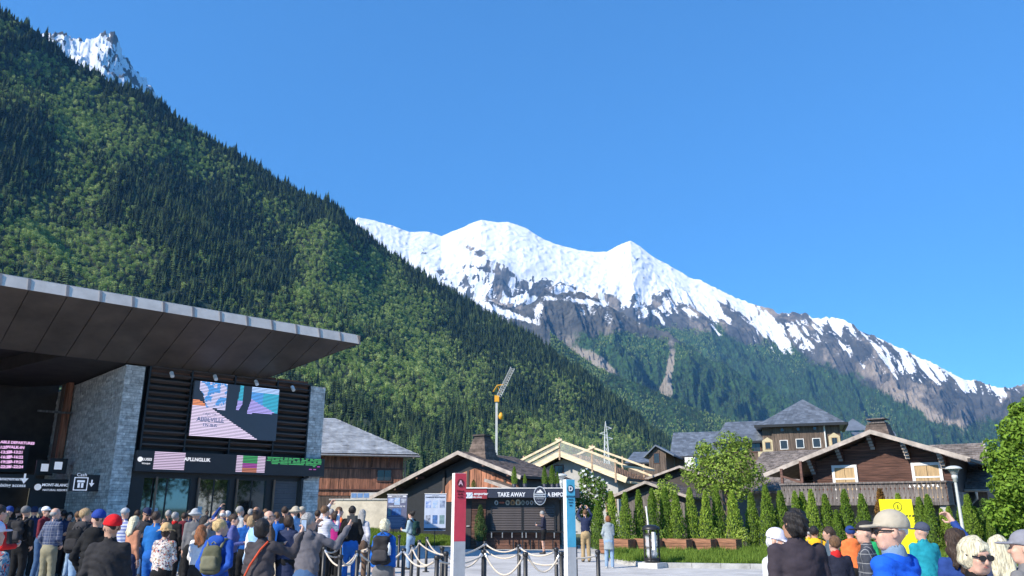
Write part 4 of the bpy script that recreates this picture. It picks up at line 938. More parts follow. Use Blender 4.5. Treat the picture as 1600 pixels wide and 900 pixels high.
for k in range(nb):
    if first is None: first = carved().build('balcony_board', M_GREYWOOD, ch); first.location = (BX0 + .01, BYf, 2.1)
    else: inst(first, ch, (BX0 + .01 + k * .19, BYf + random.uniform(-.004, .004), 2.1))
for k in range(7): inst(first, ch, (BX1, BYf + .08 + k * .19, 2.1), (0, 0, math.pi / 2))
b = MB(); 
for k in range(7): xx = BX1 - 1.55 + k * .19; b.prism([(xx, BYf - .012, 2.88), (xx + .12, BYf - .012, 2.88), (xx + .06, BYf - .012, 2.76)] if k % 2 else [(xx, BYf - .012, 2.76), (xx + .11, BYf - .012, 2.76), (xx + .055, BYf - .012, 2.9)], (0, -.004, 0))
b.build('balcony_cutout', M_WHITE, ch, kind='stuff')
MB().box(BX0 + .02, BX0 + .14, BYf + .05, BYf + .17, 0, hc(-4.4) - .1).build('balcony_post', M_BROWN, ch)
MB().box(-3.0, -2.88, BYf + .05, BYf + .17, 0, 2.0).build('balcony_post', M_WHITE, ch); MB().box(BX1 - .4, BX1 - .15, BYf + .1, BYf + .4, 0, 1.98).build('balcony_post', M_CONC, ch)
MB().box(-3.5, -3.38, BYf + .1, BYf + .22, 3.05, hc(-3.4) - .12).build('balcony_post', M_BROWN, ch); MB().bar((-4.4, BYf + .12, 3.4), (-3.4, BYf + .12, 3.05), .08, .1).build('brace', M_BROWN, ch)
# rear wing roof behind, its slope facing the square
b = MB(); ra = (-8.7, 4.0, 2.77); rb = (4.25, 4.0, 2.75); rc = (3.5, 9, 5.26); rdp = (-8.7, 9, 5.3)
slab(b, ra, rb, rc, rdp, .12); slab(b, (rc[0], 9, rc[2]), (rb[0], 14, rb[2]), (ra[0], 14, ra[2]), (ra[0], 9, rdp[2]), .12); b.build('rear_roof', M_SHINGLE, ch)
b = MB(); clip_tiles(b, ra, rb, rdp, rc, 22, .3); b.build('rear_roof_shingles', mat('grey_brown_shingle', (.155, .13, .115), .88, .25, 3, isl=.28), ch, kind='stuff')
MB().bar((rb[0] + .03, 3.95, rb[2] - .03), (rc[0] + .03, 9, rc[2] + .03), .1, .14).build('verge_board', M_VERGE, ch)
MB().tube([(2.9, 3.92, 2.68), (4.4, 3.92, 2.66)], .07, 8).build('gutter', M_VERGE, ch)
MB().tube([(3.5, 3.9, 2.6), (3.45, 4.2, 2.3), (3.1, 4.6, 2.0), (3.1, 4.7, 0)], .06, 8).build('downpipe', M_RENDER, ch)
MB().box(-8.2, 3.6, 5.0, 13, 0, 2.75).build('rear_wall', MATS['old_grey_plaster'], ch); MB().box(3.5, 3.9, 4.3, 8, 0, 2.6).build('rear_wall_end', M_BROWN_V, ch)
rd = random.Random(12)
b = MB()
for k in range(9):
    t = k / 9; w2 = .95 - .5 * t ** .6; zz = 4.75 + k * .14
    b.box(-.35 - w2, -.35 + w2, 3.2 - w2, 3.2 + w2, zz, zz + .13)
co = b.build('chimney', M_SHINGLE, ch)
MB().box(-.35 - .42, -.35 + .42, 2.78, 3.62, 6.05, 6.12).box(-.6, -.1, 2.95, 3.45, 6.12, 6.25).box(-.8, .1, 2.75, 3.65, 6.25, 6.31).build('chimney_cap', M_GREYWOOD, co)

# ------------------------------------------------------------------ what the glass doors mirror: a white house across the square
WX = SO.x + 30 * .731 + 47 * .682; WY = SO.y + 30 * .682 - 47 * .731
wh = thing('white_house', 'white house with a dark roof across the square, mirrored in the glass doors', 'house', (WX, WY, 0), R(43 + 180))
MB().box(-6, 6, 0, 8, 0, 7).build('wall', M_RENDER, wh)
b = MB(); slab(b, (-6.8, -.8, 6.6), (6.8, -.8, 6.6), (6.8, 4, 9), (-6.8, 4, 9), .15); slab(b, (6.8, 8.8, 6.6), (-6.8, 8.8, 6.6), (-6.8, 4, 9), (6.8, 4, 9), .15); b.build('roof', M_SHINGLE, wh)
for x in (-4, 0, 3.6): window(wh, x - .7, x + .7, -.001, 4.2, 5.6, .08, fm=M_BROWN); window(wh, x - .7, x + .7, -.001, 1.2, 2.6, .08, fm=M_BROWN)
# ------------------------------------------------------------------ the square, kerbs, lawn
def paving_mat():
    m = mat('pale_paving', (0.50, 0.48, 0.455), 0.9, 0.10, 0.7, 0.004, 60); nt = m.node_tree; L = nt.links.new; b = nt.nodes['Principled BSDF']
    src = b.inputs['Base Color'].links[0].from_socket; tc = nod(nt, 'TexCoord'); br = nod(nt, 'TexBrick'); br.inputs['Scale'].default_value = 1.0
    br.inputs['Mortar Size'].default_value = 0.012; br.inputs['Brick Width'].default_value = 1.2; br.inputs['Row Height'].default_value = 0.6
    br.inputs['Color1'].default_value = (1, 1, 1, 1); br.inputs['Color2'].default_value = (.9, .9, .9, 1); br.inputs['Mortar'].default_value = (.6, .6, .6, 1)
    mp = nod(nt, 'Mapping'); mp.inputs['Rotation'].default_value = (0, 0, R(43)); L(tc.outputs['Object'], mp.inputs[0]); L(mp.outputs[0], br.inputs[0])
    mx = nod(nt, 'Mix', data_type='RGBA', blend_type='MULTIPLY'); mx.inputs[0].default_value = 1; L(src, mx.inputs[6]); L(br.outputs[0], mx.inputs[7]); L(mx.outputs[2], b.inputs['Base Color'])
    return m
M_PAVE = paving_mat()
b = MB(); b.add([(-60, -40, 0), (60, -40, 0), (60, 42, 0), (-60, 42, 0)], [(0, 1, 2, 3)]); b.build('plaza', M_PAVE, kind='structure')
M_GROUND2 = mat('town_ground', (.12, .14, .06), .95, .3, .3)
b = MB(); b.add([(-90, 42, -.01), (120, 42, -.01), (120, 200, -.01), (-90, 200, -.01)], [(0, 1, 2, 3)]); b.build('town_ground', M_GROUND2, kind='structure')
# lawn on the right, one kerb stone height above the square
lf = [G(955, 877), G(968, 881), G(989, 884.5), G(1036, 887), G(1100, 888), G(1180, 889), G(1300, 891), G(1450, 893), G(1700, 895)]
lb = [Vector((p.x * 1.0 + (9.2 if i > 4 else 3 + i * .8), 36.6 - (0.16 * max(0, p.x)), 0)) for i, p in enumerate(lf)]
lb = [Vector((lf[i].x / lf[i].y * 36.5, 36.5, 0)) for i in range(len(lf))]
M_GRASS = mat('grass_soil', (0.075, 0.12, 0.022), 0.95, 0.3, 1.5)
n = len(lf); zl = .13
pts = [Vector((p.x, p.y + .16, zl)) for p in lf] + [Vector((p.x, p.y, zl)) for p in lb]
b = MB(); b.add(pts, [(i, i + 1, n + i + 1, n + i) for i in range(n - 1)]); b.build('lawn', M_GRASS, kind='structure')
kb = thing('kerb', 'low grey stone kerb curving along the front edge of the lawn', 'kerb')
kb['kind'] = 'structure'; del kb['category']; del kb['label']
def walk(pts, step):
    out = [pts[0]]; acc = 0
    for a, c in zip(pts, pts[1:]):
        L_ = (c - a).length; t = step - acc
        while t < L_: out.append(a.lerp(c, t / L_)); t += step
        acc = L_ - (t - step)
    return out
kp = walk([Vector((3.0, 32, 0))] + lf, .9)
for p, q in zip(kp, kp[1:]):
    d = (q - p).normalized(); nrm = Vector((-d.y, d.x, 0)); e = q - d * .012
    MB().hexa([p, e, e + nrm * .16, p + nrm * .16], [x + Vector((0, 0, .15)) for x in (p + nrm * .02, e + nrm * .02, e + nrm * .16, p + nrm * .16)]).build('kerb_stone', M_CONC, kb)
# grass bank before the retaining wall
gb = [G(566, 852), G(712, 853)]
b = MB(); b.add([gb[0], gb[1], (gb[1].x + 1.0, 49.8, .55), (gb[0].x - 3.0, 49.8, .55)], [(0, 1, 2, 3)]); b.build('grass_bank', M_GRASS, kind='structure')
# tufts of grass: real blades
def tuft(seed, h=.09):
    rd = random.Random(seed); mb = MB()
    for i in range(14):
        a = rd.random() * 6.28; r = rd.random() * .09; x, y = r * math.cos(a), r * math.sin(a); a2 = rd.random() * 6.28; hh = h * rd.uniform(.5, 1.4); l = rd.uniform(.2, .7) * hh
        c, s = math.cos(a2), math.sin(a2); mb.add([(x - s * .006, y + c * .006, 0), (x + s * .006, y - c * .006, 0), (x + c * l, y + s * l, hh)], [(0, 1, 2)])
    return mb
M_BLADE = foliage_mat('grass_blade', (0.10, 0.17, 0.02), (0.22, 0.32, 0.05)); pg = bpy.data.collections.new('grass_protos')
for i in range(4): proto(pg, tuft(i), 'tuft_%d' % i, [M_BLADE])
def lawn_pts(quad, n, rs):
    a, c, d, e = [np.array(v) for v in quad]; u = rs.rand(n)[:, None]; v = rs.rand(n)[:, None]
    return (a * (1 - u) + c * u) * (1 - v) + (e * (1 - u) + d * u) * v
rs = np.random.RandomState(4); P = []
for i in range(n - 1):
    k = int(260 * (pts[i + 1] - pts[i]).length * 3); k = min(k, 6000); P.append(lawn_pts([pts[i], pts[i + 1], pts[n + i + 1], pts[n + i]], k, rs))
P = np.concatenate(P); scatter('lawn_grass', P, rs.randint(0, 4, len(P)), rs.uniform(.7, 1.7, len(P)) * (1 + .5 * (fbm(P[:, 0] * 2, P[:, 1] * 2, 3) > .55)), rs.rand(len(P)) * 6.28, pg)
Q = lawn_pts([gb[0], gb[1], Vector((gb[1].x + 1.0, 49.8, .55)), Vector((gb[0].x - 3.0, 49.8, .55))], 9000, rs)
scatter('bank_grass', Q, rs.randint(0, 4, len(Q)), rs.uniform(.9, 2.2, len(Q)), rs.rand(len(Q)) * 6.28, pg)

# ------------------------------------------------------------------ snack kiosk
KX = W(762, 768, 38); kk = thing('snack_kiosk', 'dark take-away kiosk with closed shutters, food pictures and a blue-black name band', 'kiosk', (KX.x, KX.y, 0), R(-3))
K = lambda px, py, off=0: onp(KX, -3, px, py, off)
kx0 = K(716, 800)[0]; kx1 = K(874, 800)[0]; kx2 = K(905, 770)[0]
MB().box(kx0, kx1, .06, 3.2, 0, 2.45).build('wall', M_DARK, kk)
MB().box(kx0 - .2, kx2, -.05, 3.4, 2.62, 2.74).build('roof', M_DARK, kk)
MB().box(kx0 - .25, 0.0, -.42, 3.4, 2.745, 2.80).box(0, kx2 + .05, -.42, 3.4, 2.742, 2.78).build('roof_edge', M_WHITE, kk)
M_NAVY = mat('navy_black_band', (.022, .026, .045), .5, .08)
MB().box(0.03, kx2, -.40, -.10, 2.32, 2.74).build('name_band', M_NAVY, kk)
MB().box(kx0 - .2, 0.0, -.42, -.10, 2.28, 2.70).build('red_sign', mat('dark_red_sign', (.28, .025, .035), .5, .06), kk)
SW2 = mat('plain_white_lettering', (.7, .7, .72), .5, .03)
x, z = K(799, 773, -.4); text('TAKE AWAY', kk, (x, -.405, z), .27, SW2, bold=.008, sx=.85); x, z = K(876, 773, -.4); text('A EMPORTER', kk, (x, -.405, z), .26, SW2, bold=.008, sx=.82)
x, z = K(749, 771.5, -.42); text('A emporter', kk, (x, -.428, z), .17, SW2, bold=.005); text('take away', kk, (x - .1, -.428, z - .15), .11, SW2, bold=.002)
for px, mm in ((728, 'a'), (735, 'b')):
    x, z = K(px, 774, -.42); MB().box(x - .10, x + .10, -.432, -.421, z - .13, z + .13).build('pictogram', mat('pale_blue_square', (.35, .5, .75) if mm == 'b' else (.6, .66, .75), .5, .05), kk)
    (MB().box(x - .05, x + .05, -.437, -.433, z - .06, z + .05) if mm == 'a' else MB().bar((x - .05, -.436, z - .05), (x + .06, -.436, z + .06), .02, .006)).build('pictogram_mark', M_NAVY, kk)
# oval name medallion
x, z = K(843.5, 774.5, -.5); md = thing('name_medallion', 'oval kiosk medallion with a white mountain on dark blue over the band', 'sign', (KX.x, KX.y, 0), R(-3))
def oval(rx, rz, y, th, n=28): return [(x + rx * math.cos(2 * math.pi * k / n), y, z + rz * math.sin(2 * math.pi * k / n)) for k in range(n)], (0, th, 0)
MG = mat('medallion_grey', (.42, .46, .50), .5, .05)
MB().prism(*oval(.30, .43, -.50, .06)).build('medallion_plate', MG, md); MB().prism(*oval(.265, .39, -.512, .011)).build('medallion_face', M_NAVY, md)
MB().box(x - .27, x + .27, -.53, -.513, z - .07, z + .09).build('name_strip', MG, md)
text('AIGUILLE DU MIDI', md, (x, -.533, z + .01), .085, M_NAVY, bold=.003, sx=.75); text('CHAMONIX', md, (x, -.515, z - .14), .07, MG); text('SNACK', md, (x, -.515, z - .28), .07, MG)
MB().prism([(x - .17, -.513, z + .13), (x - .08, -.513, z + .24), (x - .04, -.513, z + .21), (x + .01, -.513, z + .30), (x + .17, -.513, z + .13)], (0, -.01, 0)).build('mountain_mark', SW2, md)
FC = [(.5, .48, .45), (.42, .10, .05), (.45, .38, .28), (.45, .22, .08), (.6, .5, .35), (.3, .3, .25), (.4, .4, .38), (.4, .4, .38), (.4, .4, .38)]
for i, (px, r_) in enumerate(((775.5, .10), (784, .10), (793, .11), (801, .12), (809.5, .14), (817, .10), (824, .09), (830.5, .09), (836, .08))):
    x, z = K(px, 785.5, 0.0); M_ = mat('food_%d' % i, FC[i], .6, .3, 12)
    sx_ = 1.3 if i == 1 else .9; szz = .45 if i == 1 else 1.15
    o = MB().prism([(x + r_ * sx_ * math.cos(t * .5236), 0.02, z + r_ * szz * math.sin(t * .5236)) for t in range(12)], (0, .03, 0)).build('food_picture', M_, kk)
    if i != 1: MB().prism([(x + r_ * .55 * sx_ * math.cos(t * .7854), 0.015, z + r_ * .55 * szz * math.sin(t * .7854)) for t in range(8)], (0, .004, 0)).build('food_filling', mat('food_in_%d' % (i % 3), [(.12, .08, .05), (.25, .12, .05), (.08, .07, .06)][i % 3], .6, .3, 20), o)
def shutter(x0, x1, z0, z1):
    fr = MB().box(x0 - .07, x0, -.0, .05, z0 - .04, z1 + .06).box(x1, x1 + .07, -.0, .05, z0 - .04, z1 + .06).box(x0, x1, -.0, .05, z1, z1 + .06).build('shutter_frame', M_BLACK, kk)
    nsl = 10; h = (z1 - z0) / nsl; f = None
    for k in range(nsl):
        if f is None:
            f = MB().prism([(x0 + .01, .045, 0), (x0 + .01, .005, h * .12), (x0 + .01, .022, h * .92), (x0 + .01, .045, h * .95)], (x1 - x0 - .02, 0, 0)).build('shutter_slat', M_SLATB, fr); f.location = (0, 0, z0)
        else: inst(f, fr, (0, 0, z0 + k * h))
M_SLATB = mat('shutter_slat_brown', (.060, .048, .045), .5, .12, 2)
a = K(766, 828)[0]; c = K(817, 828)[0]; d = K(868, 828)[0]; shutter(a + .08, c - .06, .84, 1.93); shutter(c + .04, d - .05, .84, 1.93)
MB().box(a - .02, K(872, 820)[0] + .9, -.32, .03, .76, .80).build('counter', M_BLACK, kk)
for px in (768, 785, 800, 816, 822, 838, 866): x = K(px, 835, -.3)[0]; MB().bar((x, -.29, .76), (x, -.29, .52), .05, .03).build('counter_bracket', mat('steel', (.35, .33, .31), .4, .1, metal=.6), kk)
pf_ = None; rd = random.Random(6); M_KP = mat('kiosk_plank', (.12, .055, .035), .7, .3, 3, .002, 20, stretch=(.4, 4, 4), rand=.2)
for k in range(5):
    for j in range(3):
        L3 = (kx1 - (a - .2)) / 3; MB().box(a - .2 + j * L3, a - .2 + (j + 1) * L3 - .01, .0, .055, .02 + k * .145, .155 + k * .145).build('plank', M_KP, kk)
for k in range(14): MB().box(K(737, 800)[0], a - .22, .02, .055, .05 + k * .155, .19 + k * .155).build('plank', M_KP, kk)
dx_ = K(722, 800)[0]; d_ = MB().box(dx_, K(736, 800)[0], .0, .05, .02, 2.0).build('door', mat('kiosk_door', (.05, .035, .03), .6, .1), kk); MB().box(K(733, 823)[0] - .12, K(733, 823)[0] + .02, -.06, -.02, 1.02, 1.05).build('handle', M_WHITE, d_)
for px in (802, 817, 829, 842, 864): x = K(px, 850, -.1)[0]; MB().bar((x, -.12, 0), (x, -.12, .42), .06, .06).build('foot_rail_post', M_BLACK, kk)
MB().tube([(K(873.5, 770)[0] + .3, -.25, 2.3), (K(873.5, 770)[0] + .3, -.25, 0)], .05, 8).build('front_post', M_GREYWOOD, kk)

# ------------------------------------------------------------------ plants
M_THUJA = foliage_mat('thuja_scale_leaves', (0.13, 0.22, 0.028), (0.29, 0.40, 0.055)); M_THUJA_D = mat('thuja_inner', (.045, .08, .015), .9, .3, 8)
M_THUJA_R = foliage_mat('thuja_dry', (0.14, 0.07, 0.02), (0.24, 0.13, 0.04))
def thuja_mesh(seed, n=2300):
    """unit-high column of small upright sprays, wavy outline, over a dark inner core"""
    rd = random.Random(seed); mb = MB(); ph = [rd.random() * 6 for _ in range(4)]
    prof = lambda t: (.128 * min(1, (1 - t) / .62) ** .72) * (.86 + .14 * min(1, t * 9))
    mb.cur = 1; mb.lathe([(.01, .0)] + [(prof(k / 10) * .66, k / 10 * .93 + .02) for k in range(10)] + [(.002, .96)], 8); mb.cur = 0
    for i in range(n):
        t = rd.random() ** .85 * .97; a = rd.random() * 6.283
        r = prof(t) * (rd.uniform(.72, 1.05) + .12 * math.sin(a * 3 + t * 9 + ph[0]) + .10 * math.sin(t * 23 + a * 2 + ph[1]))
        c, s = math.cos(a), math.sin(a); p = Vector((c * r, s * r, t + .01)); h = rd.uniform(.022, .05); w2 = rd.uniform(.007, .014)
        out = Vector((c, s, 0)) * rd.uniform(.1, .6) + Vector((rd.gauss(0, .25), rd.gauss(0, .25), 1)); out.normalize()
        sd = Vector((-s, c, 0)) * math.cos(ph[2] + i) + Vector((c, s, .3)) * math.sin(ph[2] + i) * .7; sd.normalize()
        mb.add([p, p + out * h * .5 + sd * w2, p + out * h, p + out * h * .5 - sd * w2], [(0, 1, 2, 3)])
    return mb
TH = []
for i in range(5):
    o = thuja_mesh(i).build('crown', [M_THUJA, M_THUJA_D]); COL.objects.unlink(o); TH.append(o.data)
trunk_me = MB().tube([(0, 0, 0), (0, 0, .25)], [.018, .014], 6).build('trunk', M_BARK); COL.objects.unlink(trunk_me); trunk_me = trunk_me.data
def thuja(x, y, z, h, wf, label, group, seed, name='thuja'):
    t = thing(name, label, 'thuja', (x, y, z), seed * 1.3, group)
    o = bpy.data.objects.new('crown', TH[seed % 5]); link(o, t); o.scale = (h * wf, h * wf, h)
    o = bpy.data.objects.new('trunk', trunk_me); link(o, t); o.scale = (h, h, h); o.location = (0, 0, -.02)
    return t
ORD = ['first', 'second', 'third', 'fourth', 'fifth', 'sixth', 'seventh', 'eighth', 'ninth', 'tenth', 'eleventh', 'twelfth', 'thirteenth', 'fourteenth', 'fifteenth', 'sixteenth', 'seventeenth', 'eighteenth', 'nineteenth', 'twentieth', 'twenty-first', 'twenty-second', 'twenty-third', 'twenty-fourth', 'twenty-fifth', 'twenty-sixth', 'twenty-seventh', 'twenty-eighth', 'twenty-ninth', 'thirtieth', 'thirty-first', 'thirty-second', 'thirty-third']
hedge = [(934, 783), (955, 768), (976, 769), (997, 766), (1018, 764), (1038, 762), (1055, 771), (1077, 762), (1101, 768), (1118, 759), (1143, 766), (1172, 770), (1195, 758), (1218, 767), (1241, 768), (1252, 769), (1266, 765), (1288, 772), (1306, 797), (1318, 765), (1345, 772), (1374, 764), (1402, 771), (1435, 777), (1448, 773), (1470, 795), (1481, 792), (1499, 790), (1510, 773), (1522, 792), (1544, 806)]
for i, (px, py) in enumerate(hedge):
    Y = 36.2 - max(0, px - 1180) * .011 + (.35 if i % 2 else 0); p = W(px, py, Y); h = p.z - .05
    t = thuja(p.x, Y, .05, h, random.uniform(.84, 1.0) * (2.75 / h if h > 2 else 1.2), 'tall narrow green thuja, %s from the left in the row behind the planters' % ORD[i] if i != 21 else 'narrow thuja gone brown and dry, in the row before the chalet balcony', 'thujas in the hedge row', i)
    if i == 21:
        me = TH[1].copy(); me.materials[0] = M_THUJA_R; t.children[0].data = me
for i, (px, py, h) in enumerate(((803.5, 742, .85), (820, 752, .5), (851, 742, .85), (863, 741, .9), (871, 750, .6))):
    p = K(px, 760, .4); q = Matrix.Rotation(R(-3), 4, 'Z') @ Vector((p[0], .4, 0)); thuja(KX.x + q.x, KX.y + q.y, 2.95, h, 1.25 if i != 3 else 1.5, 'small clipped thuja on the kiosk roof, %s from the left' % ORD[i], 'small thujas on the kiosk roof', 40 + i)
    MB().lathe([(.08, 0), (.11, .2), (.10, .2), (.0, .19)], 10).build('plant_pot', M_NAVY, label='dark pot holding the kiosk roof thuja, %s from the left' % ORD[i], cat='plant pot', group='pots on the kiosk roof').location = (KX.x + q.x, KX.y + q.y, 2.79)
p = K(739.5, 764, -.3); q = Matrix.Rotation(R(-3), 4, 'Z') @ Vector((p[0], -.2, 0)); t = thuja(KX.x + q.x, KX.y + q.y, 2.80, .36, 2.6, 'tiny yellowing seedling on the kiosk roof above the red sign', 'small thujas on the kiosk roof', 46)
me = TH[1].copy(); me.materials[0] = mat('yellow_leaves', (.25, .2, .05), .8, .3, 9); t.children[0].data = me
p = K(750, 845, -.35); q = Matrix.Rotation(R(-3), 4, 'Z') @ Vector((p[0], -.35, 0)); t = thuja(KX.x + q.x, KX.y + q.y, .35, 1.65, 1.25, 'dark potted conifer between the kiosk door and the shutters', None, 45)
me = TH[0].copy(); me.materials[0] = M_SPRUCE; t.children[0].data = me
o = MB().lathe([(.16, 0), (.21, .38), (.19, .38), (.0, .36)], 12).build('plant_pot', M_DARK, label='dark pot of the conifer beside the kiosk door', cat='plant pot'); o.location = (KX.x + q.x, KX.y + q.y, 0)

def leafy_tree(name, loc, H, lobes, n, leaf, lm, label, cat='tree', seed=0, limbs=7, group=None, trunk_r=.12, flowers=0):
    """trunk and limbs; crown of many small leaf faces set on uneven lobes (x, y, z, r)"""
    rd = random.Random(seed); t = thing(name, label, cat, loc, 0, group)
    b = MB(); b.tube([(0, 0, -.05), (.05, .02, H * .2), (0, 0, H * .42), (.05, 0, H * .7)], [trunk_r, trunk_r * .8, trunk_r * .55, trunk_r * .2], 8)
    for k in range(limbs):
        x, y, z, r = lobes[k % len(lobes)]; z0 = H * rd.uniform(.18, .4)
        b.tube([(0, 0, z0), (x * .45, y * .45, (z0 + z) * .5 + .1), (x * .9, y * .9, z)], [trunk_r * .45, trunk_r * .28, trunk_r * .08], 6)
    b.build('trunk', M_BARK, t); V = []; F = []
    wts = [r ** 2 for *_, r in lobes]
    rsn = np.random.RandomState(seed + 50); li = rsn.choice(len(lobes), n, p=np.array(wts) / sum(wts)); Lb = np.array(lobes)[li]
    d = rsn.normal(size=(n, 3)); d /= np.linalg.norm(d, axis=1)[:, None]
    rr = Lb[:, 3] * (rsn.rand(n) ** .3) * (.82 + .5 * (fbm(d[:, 0] * 3 + Lb[:, 0] * 5 + 20, d[:, 2] * 3 + d[:, 1] * 2 + 20, 3)))
    p = Lb[:, :3] + d * rr[:, None] * np.array([1, 1, .9])
    nr = d + rsn.normal(size=(n, 3)) * .55 + np.array([0, 0, .35]); nr /= np.linalg.norm(nr, axis=1)[:, None]
    u = np.cross(nr, rsn.normal(size=(n, 3))); u /= np.linalg.norm(u, axis=1)[:, None]; v = np.cross(nr, u); s = leaf * rsn.uniform(.6, 1.35, n)[:, None]
    V = np.stack([p - u * s * .5, p + v * s * .28 + nr * s * .08, p + u * s * .5, p - v * s * .28 + nr * s * .08], 1).reshape(-1, 3); F = np.arange(n * 4).reshape(-1, 4)
    mesh_np('crown', V, F, lm, False, t)
    if flowers:
        k = rsn.choice(n, flowers); fb = MB()
        for i in k:
            if d[i, 1] > .3: continue
            q = Vector(p[i] + d[i] * .04); s2 = rd.uniform(.05, .1)
            for m_ in range(3):
                a = Vector((rd.gauss(0, 1), rd.gauss(0, 1), rd.gauss(0, 1))).normalized() * s2; c = a.orthogonal().normalized() * s2; fb.add([q - a, q + c, q + a, q - c], [(0, 1, 2, 3)])
        fb.build('blossom', mat('white_blossom', (.75, .76, .7), .8, .05), t, kind='stuff')
    return t
M_LEAF1 = foliage_mat('light_leaf', (0.16, 0.25, 0.035), (0.34, 0.43, 0.08)); M_LEAF2 = foliage_mat('mid_leaf', (0.06, 0.12, 0.02), (0.13, 0.22, 0.035)); M_LEAF3 = foliage_mat('maple_leaf', (0.07, 0.15, 0.02), (0.17, 0.28, 0.03))
def lobes_px(cx, cy, Y, spec):
    o = W(cx, 795, Y); out = []
    for px, py, rp in spec:
        q = W(px, py, Y); out.append((q.x - o.x, random.uniform(-.5, .5) * rp * Y / 1200, q.z, rp * Y / 1200))
    return o, out
o, lb_ = lobes_px(1136, 735, 43, [(1140, 690, 19), (1112, 712, 24), (1158, 712, 22), (1090, 738, 24), (1136, 735, 34), (1180, 742, 22), (1104, 760, 20), (1150, 762, 22), (1165, 692, 10), (1100, 700, 12)])
leafy_tree('leafy_tree', (o.x, 43, 0), 6, lb_, 5600, .17, M_LEAF1, 'bright green broadleaf tree rising behind the hedge in front of the hotel', seed=1)
o, lb_ = lobes_px(922, 770, 40, [(918, 752, 14), (935, 760, 14), (905, 775, 16), (930, 785, 18), (945, 775, 11), (912, 740, 8), (915, 800, 18)])
leafy_tree('flowering_bush', (o.x, 40, 0), 3, lb_, 4200, .13, M_LEAF2, 'bushy green shrub with white blossom just right of the blue signpost', 'bush', seed=2, flowers=130, trunk_r=.06)
o, lb_ = lobes_px(1040, 770, 40.5, [(1036, 757, 10), (1046, 768, 13), (1028, 775, 12), (1040, 790, 14), (1045, 745, 5)])
leafy_tree('leafy_sapling', (o.x, 40.5, 0), 3.2, lb_, 1500, .13, M_LEAF1, 'light airy sapling poking up behind the hedge, left of the big tree', 'tree', seed=3, trunk_r=.04)
o, lb_ = lobes_px(1625, 740, 27, [(1620, 650, 34), (1596, 672, 30), (1580, 715, 32), (1640, 700, 50), (1572, 760, 28), (1600, 760, 40), (1640, 780, 50), (1575, 800, 26), (1610, 820, 34), (1588, 640, 12), (1561, 735, 12)])
leafy_tree('leafy_tree', (o.x, 27, 0), 6, lb_, 17000, .15, M_LEAF3, 'large dense bright green tree filling the right edge of the picture', seed=4, trunk_r=.2)
for i, (px, py, Y, r_) in enumerate(((1545, 790, 34, 12), (1560, 815, 33, 14), (1528, 815, 34, 12))):
    o, lb_ = lobes_px(px, py, Y, [(px, py, r_), (px + 6, py + 12, r_), (px - 7, py + 14, r_)]); leafy_tree('garden_shrub', (o.x, Y, 0), 1.6, lb_, 900, .11, M_LEAF2, 'low garden shrub beside the right chalet, %s from the left' % ORD[i], 'bush', seed=10 + i, trunk_r=.04, group='shrubs by the right chalet')
for i, (px, py, Y, r_) in enumerate(((1160, 835, 35.4, 9), (1118, 835, 35.6, 8), (1034, 838, 35.2, 9), (990, 846, 35.2, 7))):
    o, lb_ = lobes_px(px, py, Y, [(px, py, r_), (px + 5, py + 6, r_ * .8), (px - 6, py + 8, r_ * .9), (px + 2, py - 6, r_ * .6)]); leafy_tree('small_shrub', (o.x, Y, 0), .9, lb_, 500, .09, M_LEAF1, 'small bright shrub growing in front of the thujas, %s from the right' % ORD[i], 'bush', seed=20 + i, trunk_r=.02, group='small shrubs at the foot of the hedge')

for i, (lx, ly, hh) in enumerate(((8, -34, 10), (11.5, -37, 9), (14.5, -40, 11), (18.5, -37, 9), (23, -42, 11), (12, -46, 12), (27, -38, 10))):
    x, y = SO.x + lx * .731 - ly * .682, SO.y + lx * .682 + ly * .731; rd = random.Random(60 + i)
    leafy_tree('leafy_tree', (x, y, 0), hh, [(rd.uniform(-1.6, 1.6), rd.uniform(-1.6, 1.6), hh * rd.uniform(.35, .85), rd.uniform(1.9, 2.9)) for _ in range(11)], 5200, .3, M_LEAF2, 'broadleaf tree across the square mirrored in the glass doors', 'tree', seed=60 + i, group='trees across the square mirrored in the doors')
# planters of boards
M_PLANT = mat('planter_board', (.26, .12, .065), .75, .25, 4, .002, 20, stretch=(.5, 5, 5), rand=.15); M_SOIL = mat('soil', (.04, .03, .02), .95, .3, 9)
def planter(x, y, rz, label, L=1.35, Wd=.62, H=.62):
    t = thing('wooden_planter', label, 'planter', (x, y, .0), rz, 'wooden planters in front of the hedge')
    for k in range(4):
        z0, z1 = .06 + k * (H - .06) / 4, .06 + (k + 1) * (H - .06) / 4 - .012
        MB().box(0, L, 0, .03, z0, z1).build('plank', M_PLANT, t); MB().box(-.032, -.002, 0, Wd, z0, z1).build('plank', M_PLANT, t)
    MB().box(.0, L, .035, Wd, .03, H - .08).build('soil', M_SOIL, t); MB().box(L, L + .03, 0, Wd, .06, H).box(0, L, Wd, Wd + .03, .06, H).build('back_planks', M_PLANT, t)
    return t
for i, (px, wl) in enumerate(((936, 1.2), (977, 1.2), (1022, 1.25), (1066, 1.05), (1106, 1.0))):
    Y = 33.6; p = W(px, 800, Y); planter(p.x, Y, R(-38), ['wooden planter box behind the woman in the grey coat', 'wooden planter box left of the litter bin', 'wooden planter box right behind the litter bin', 'wooden planter box, second from the right end of the row', 'wooden planter box at the right end of the row'][i], wl + .1)

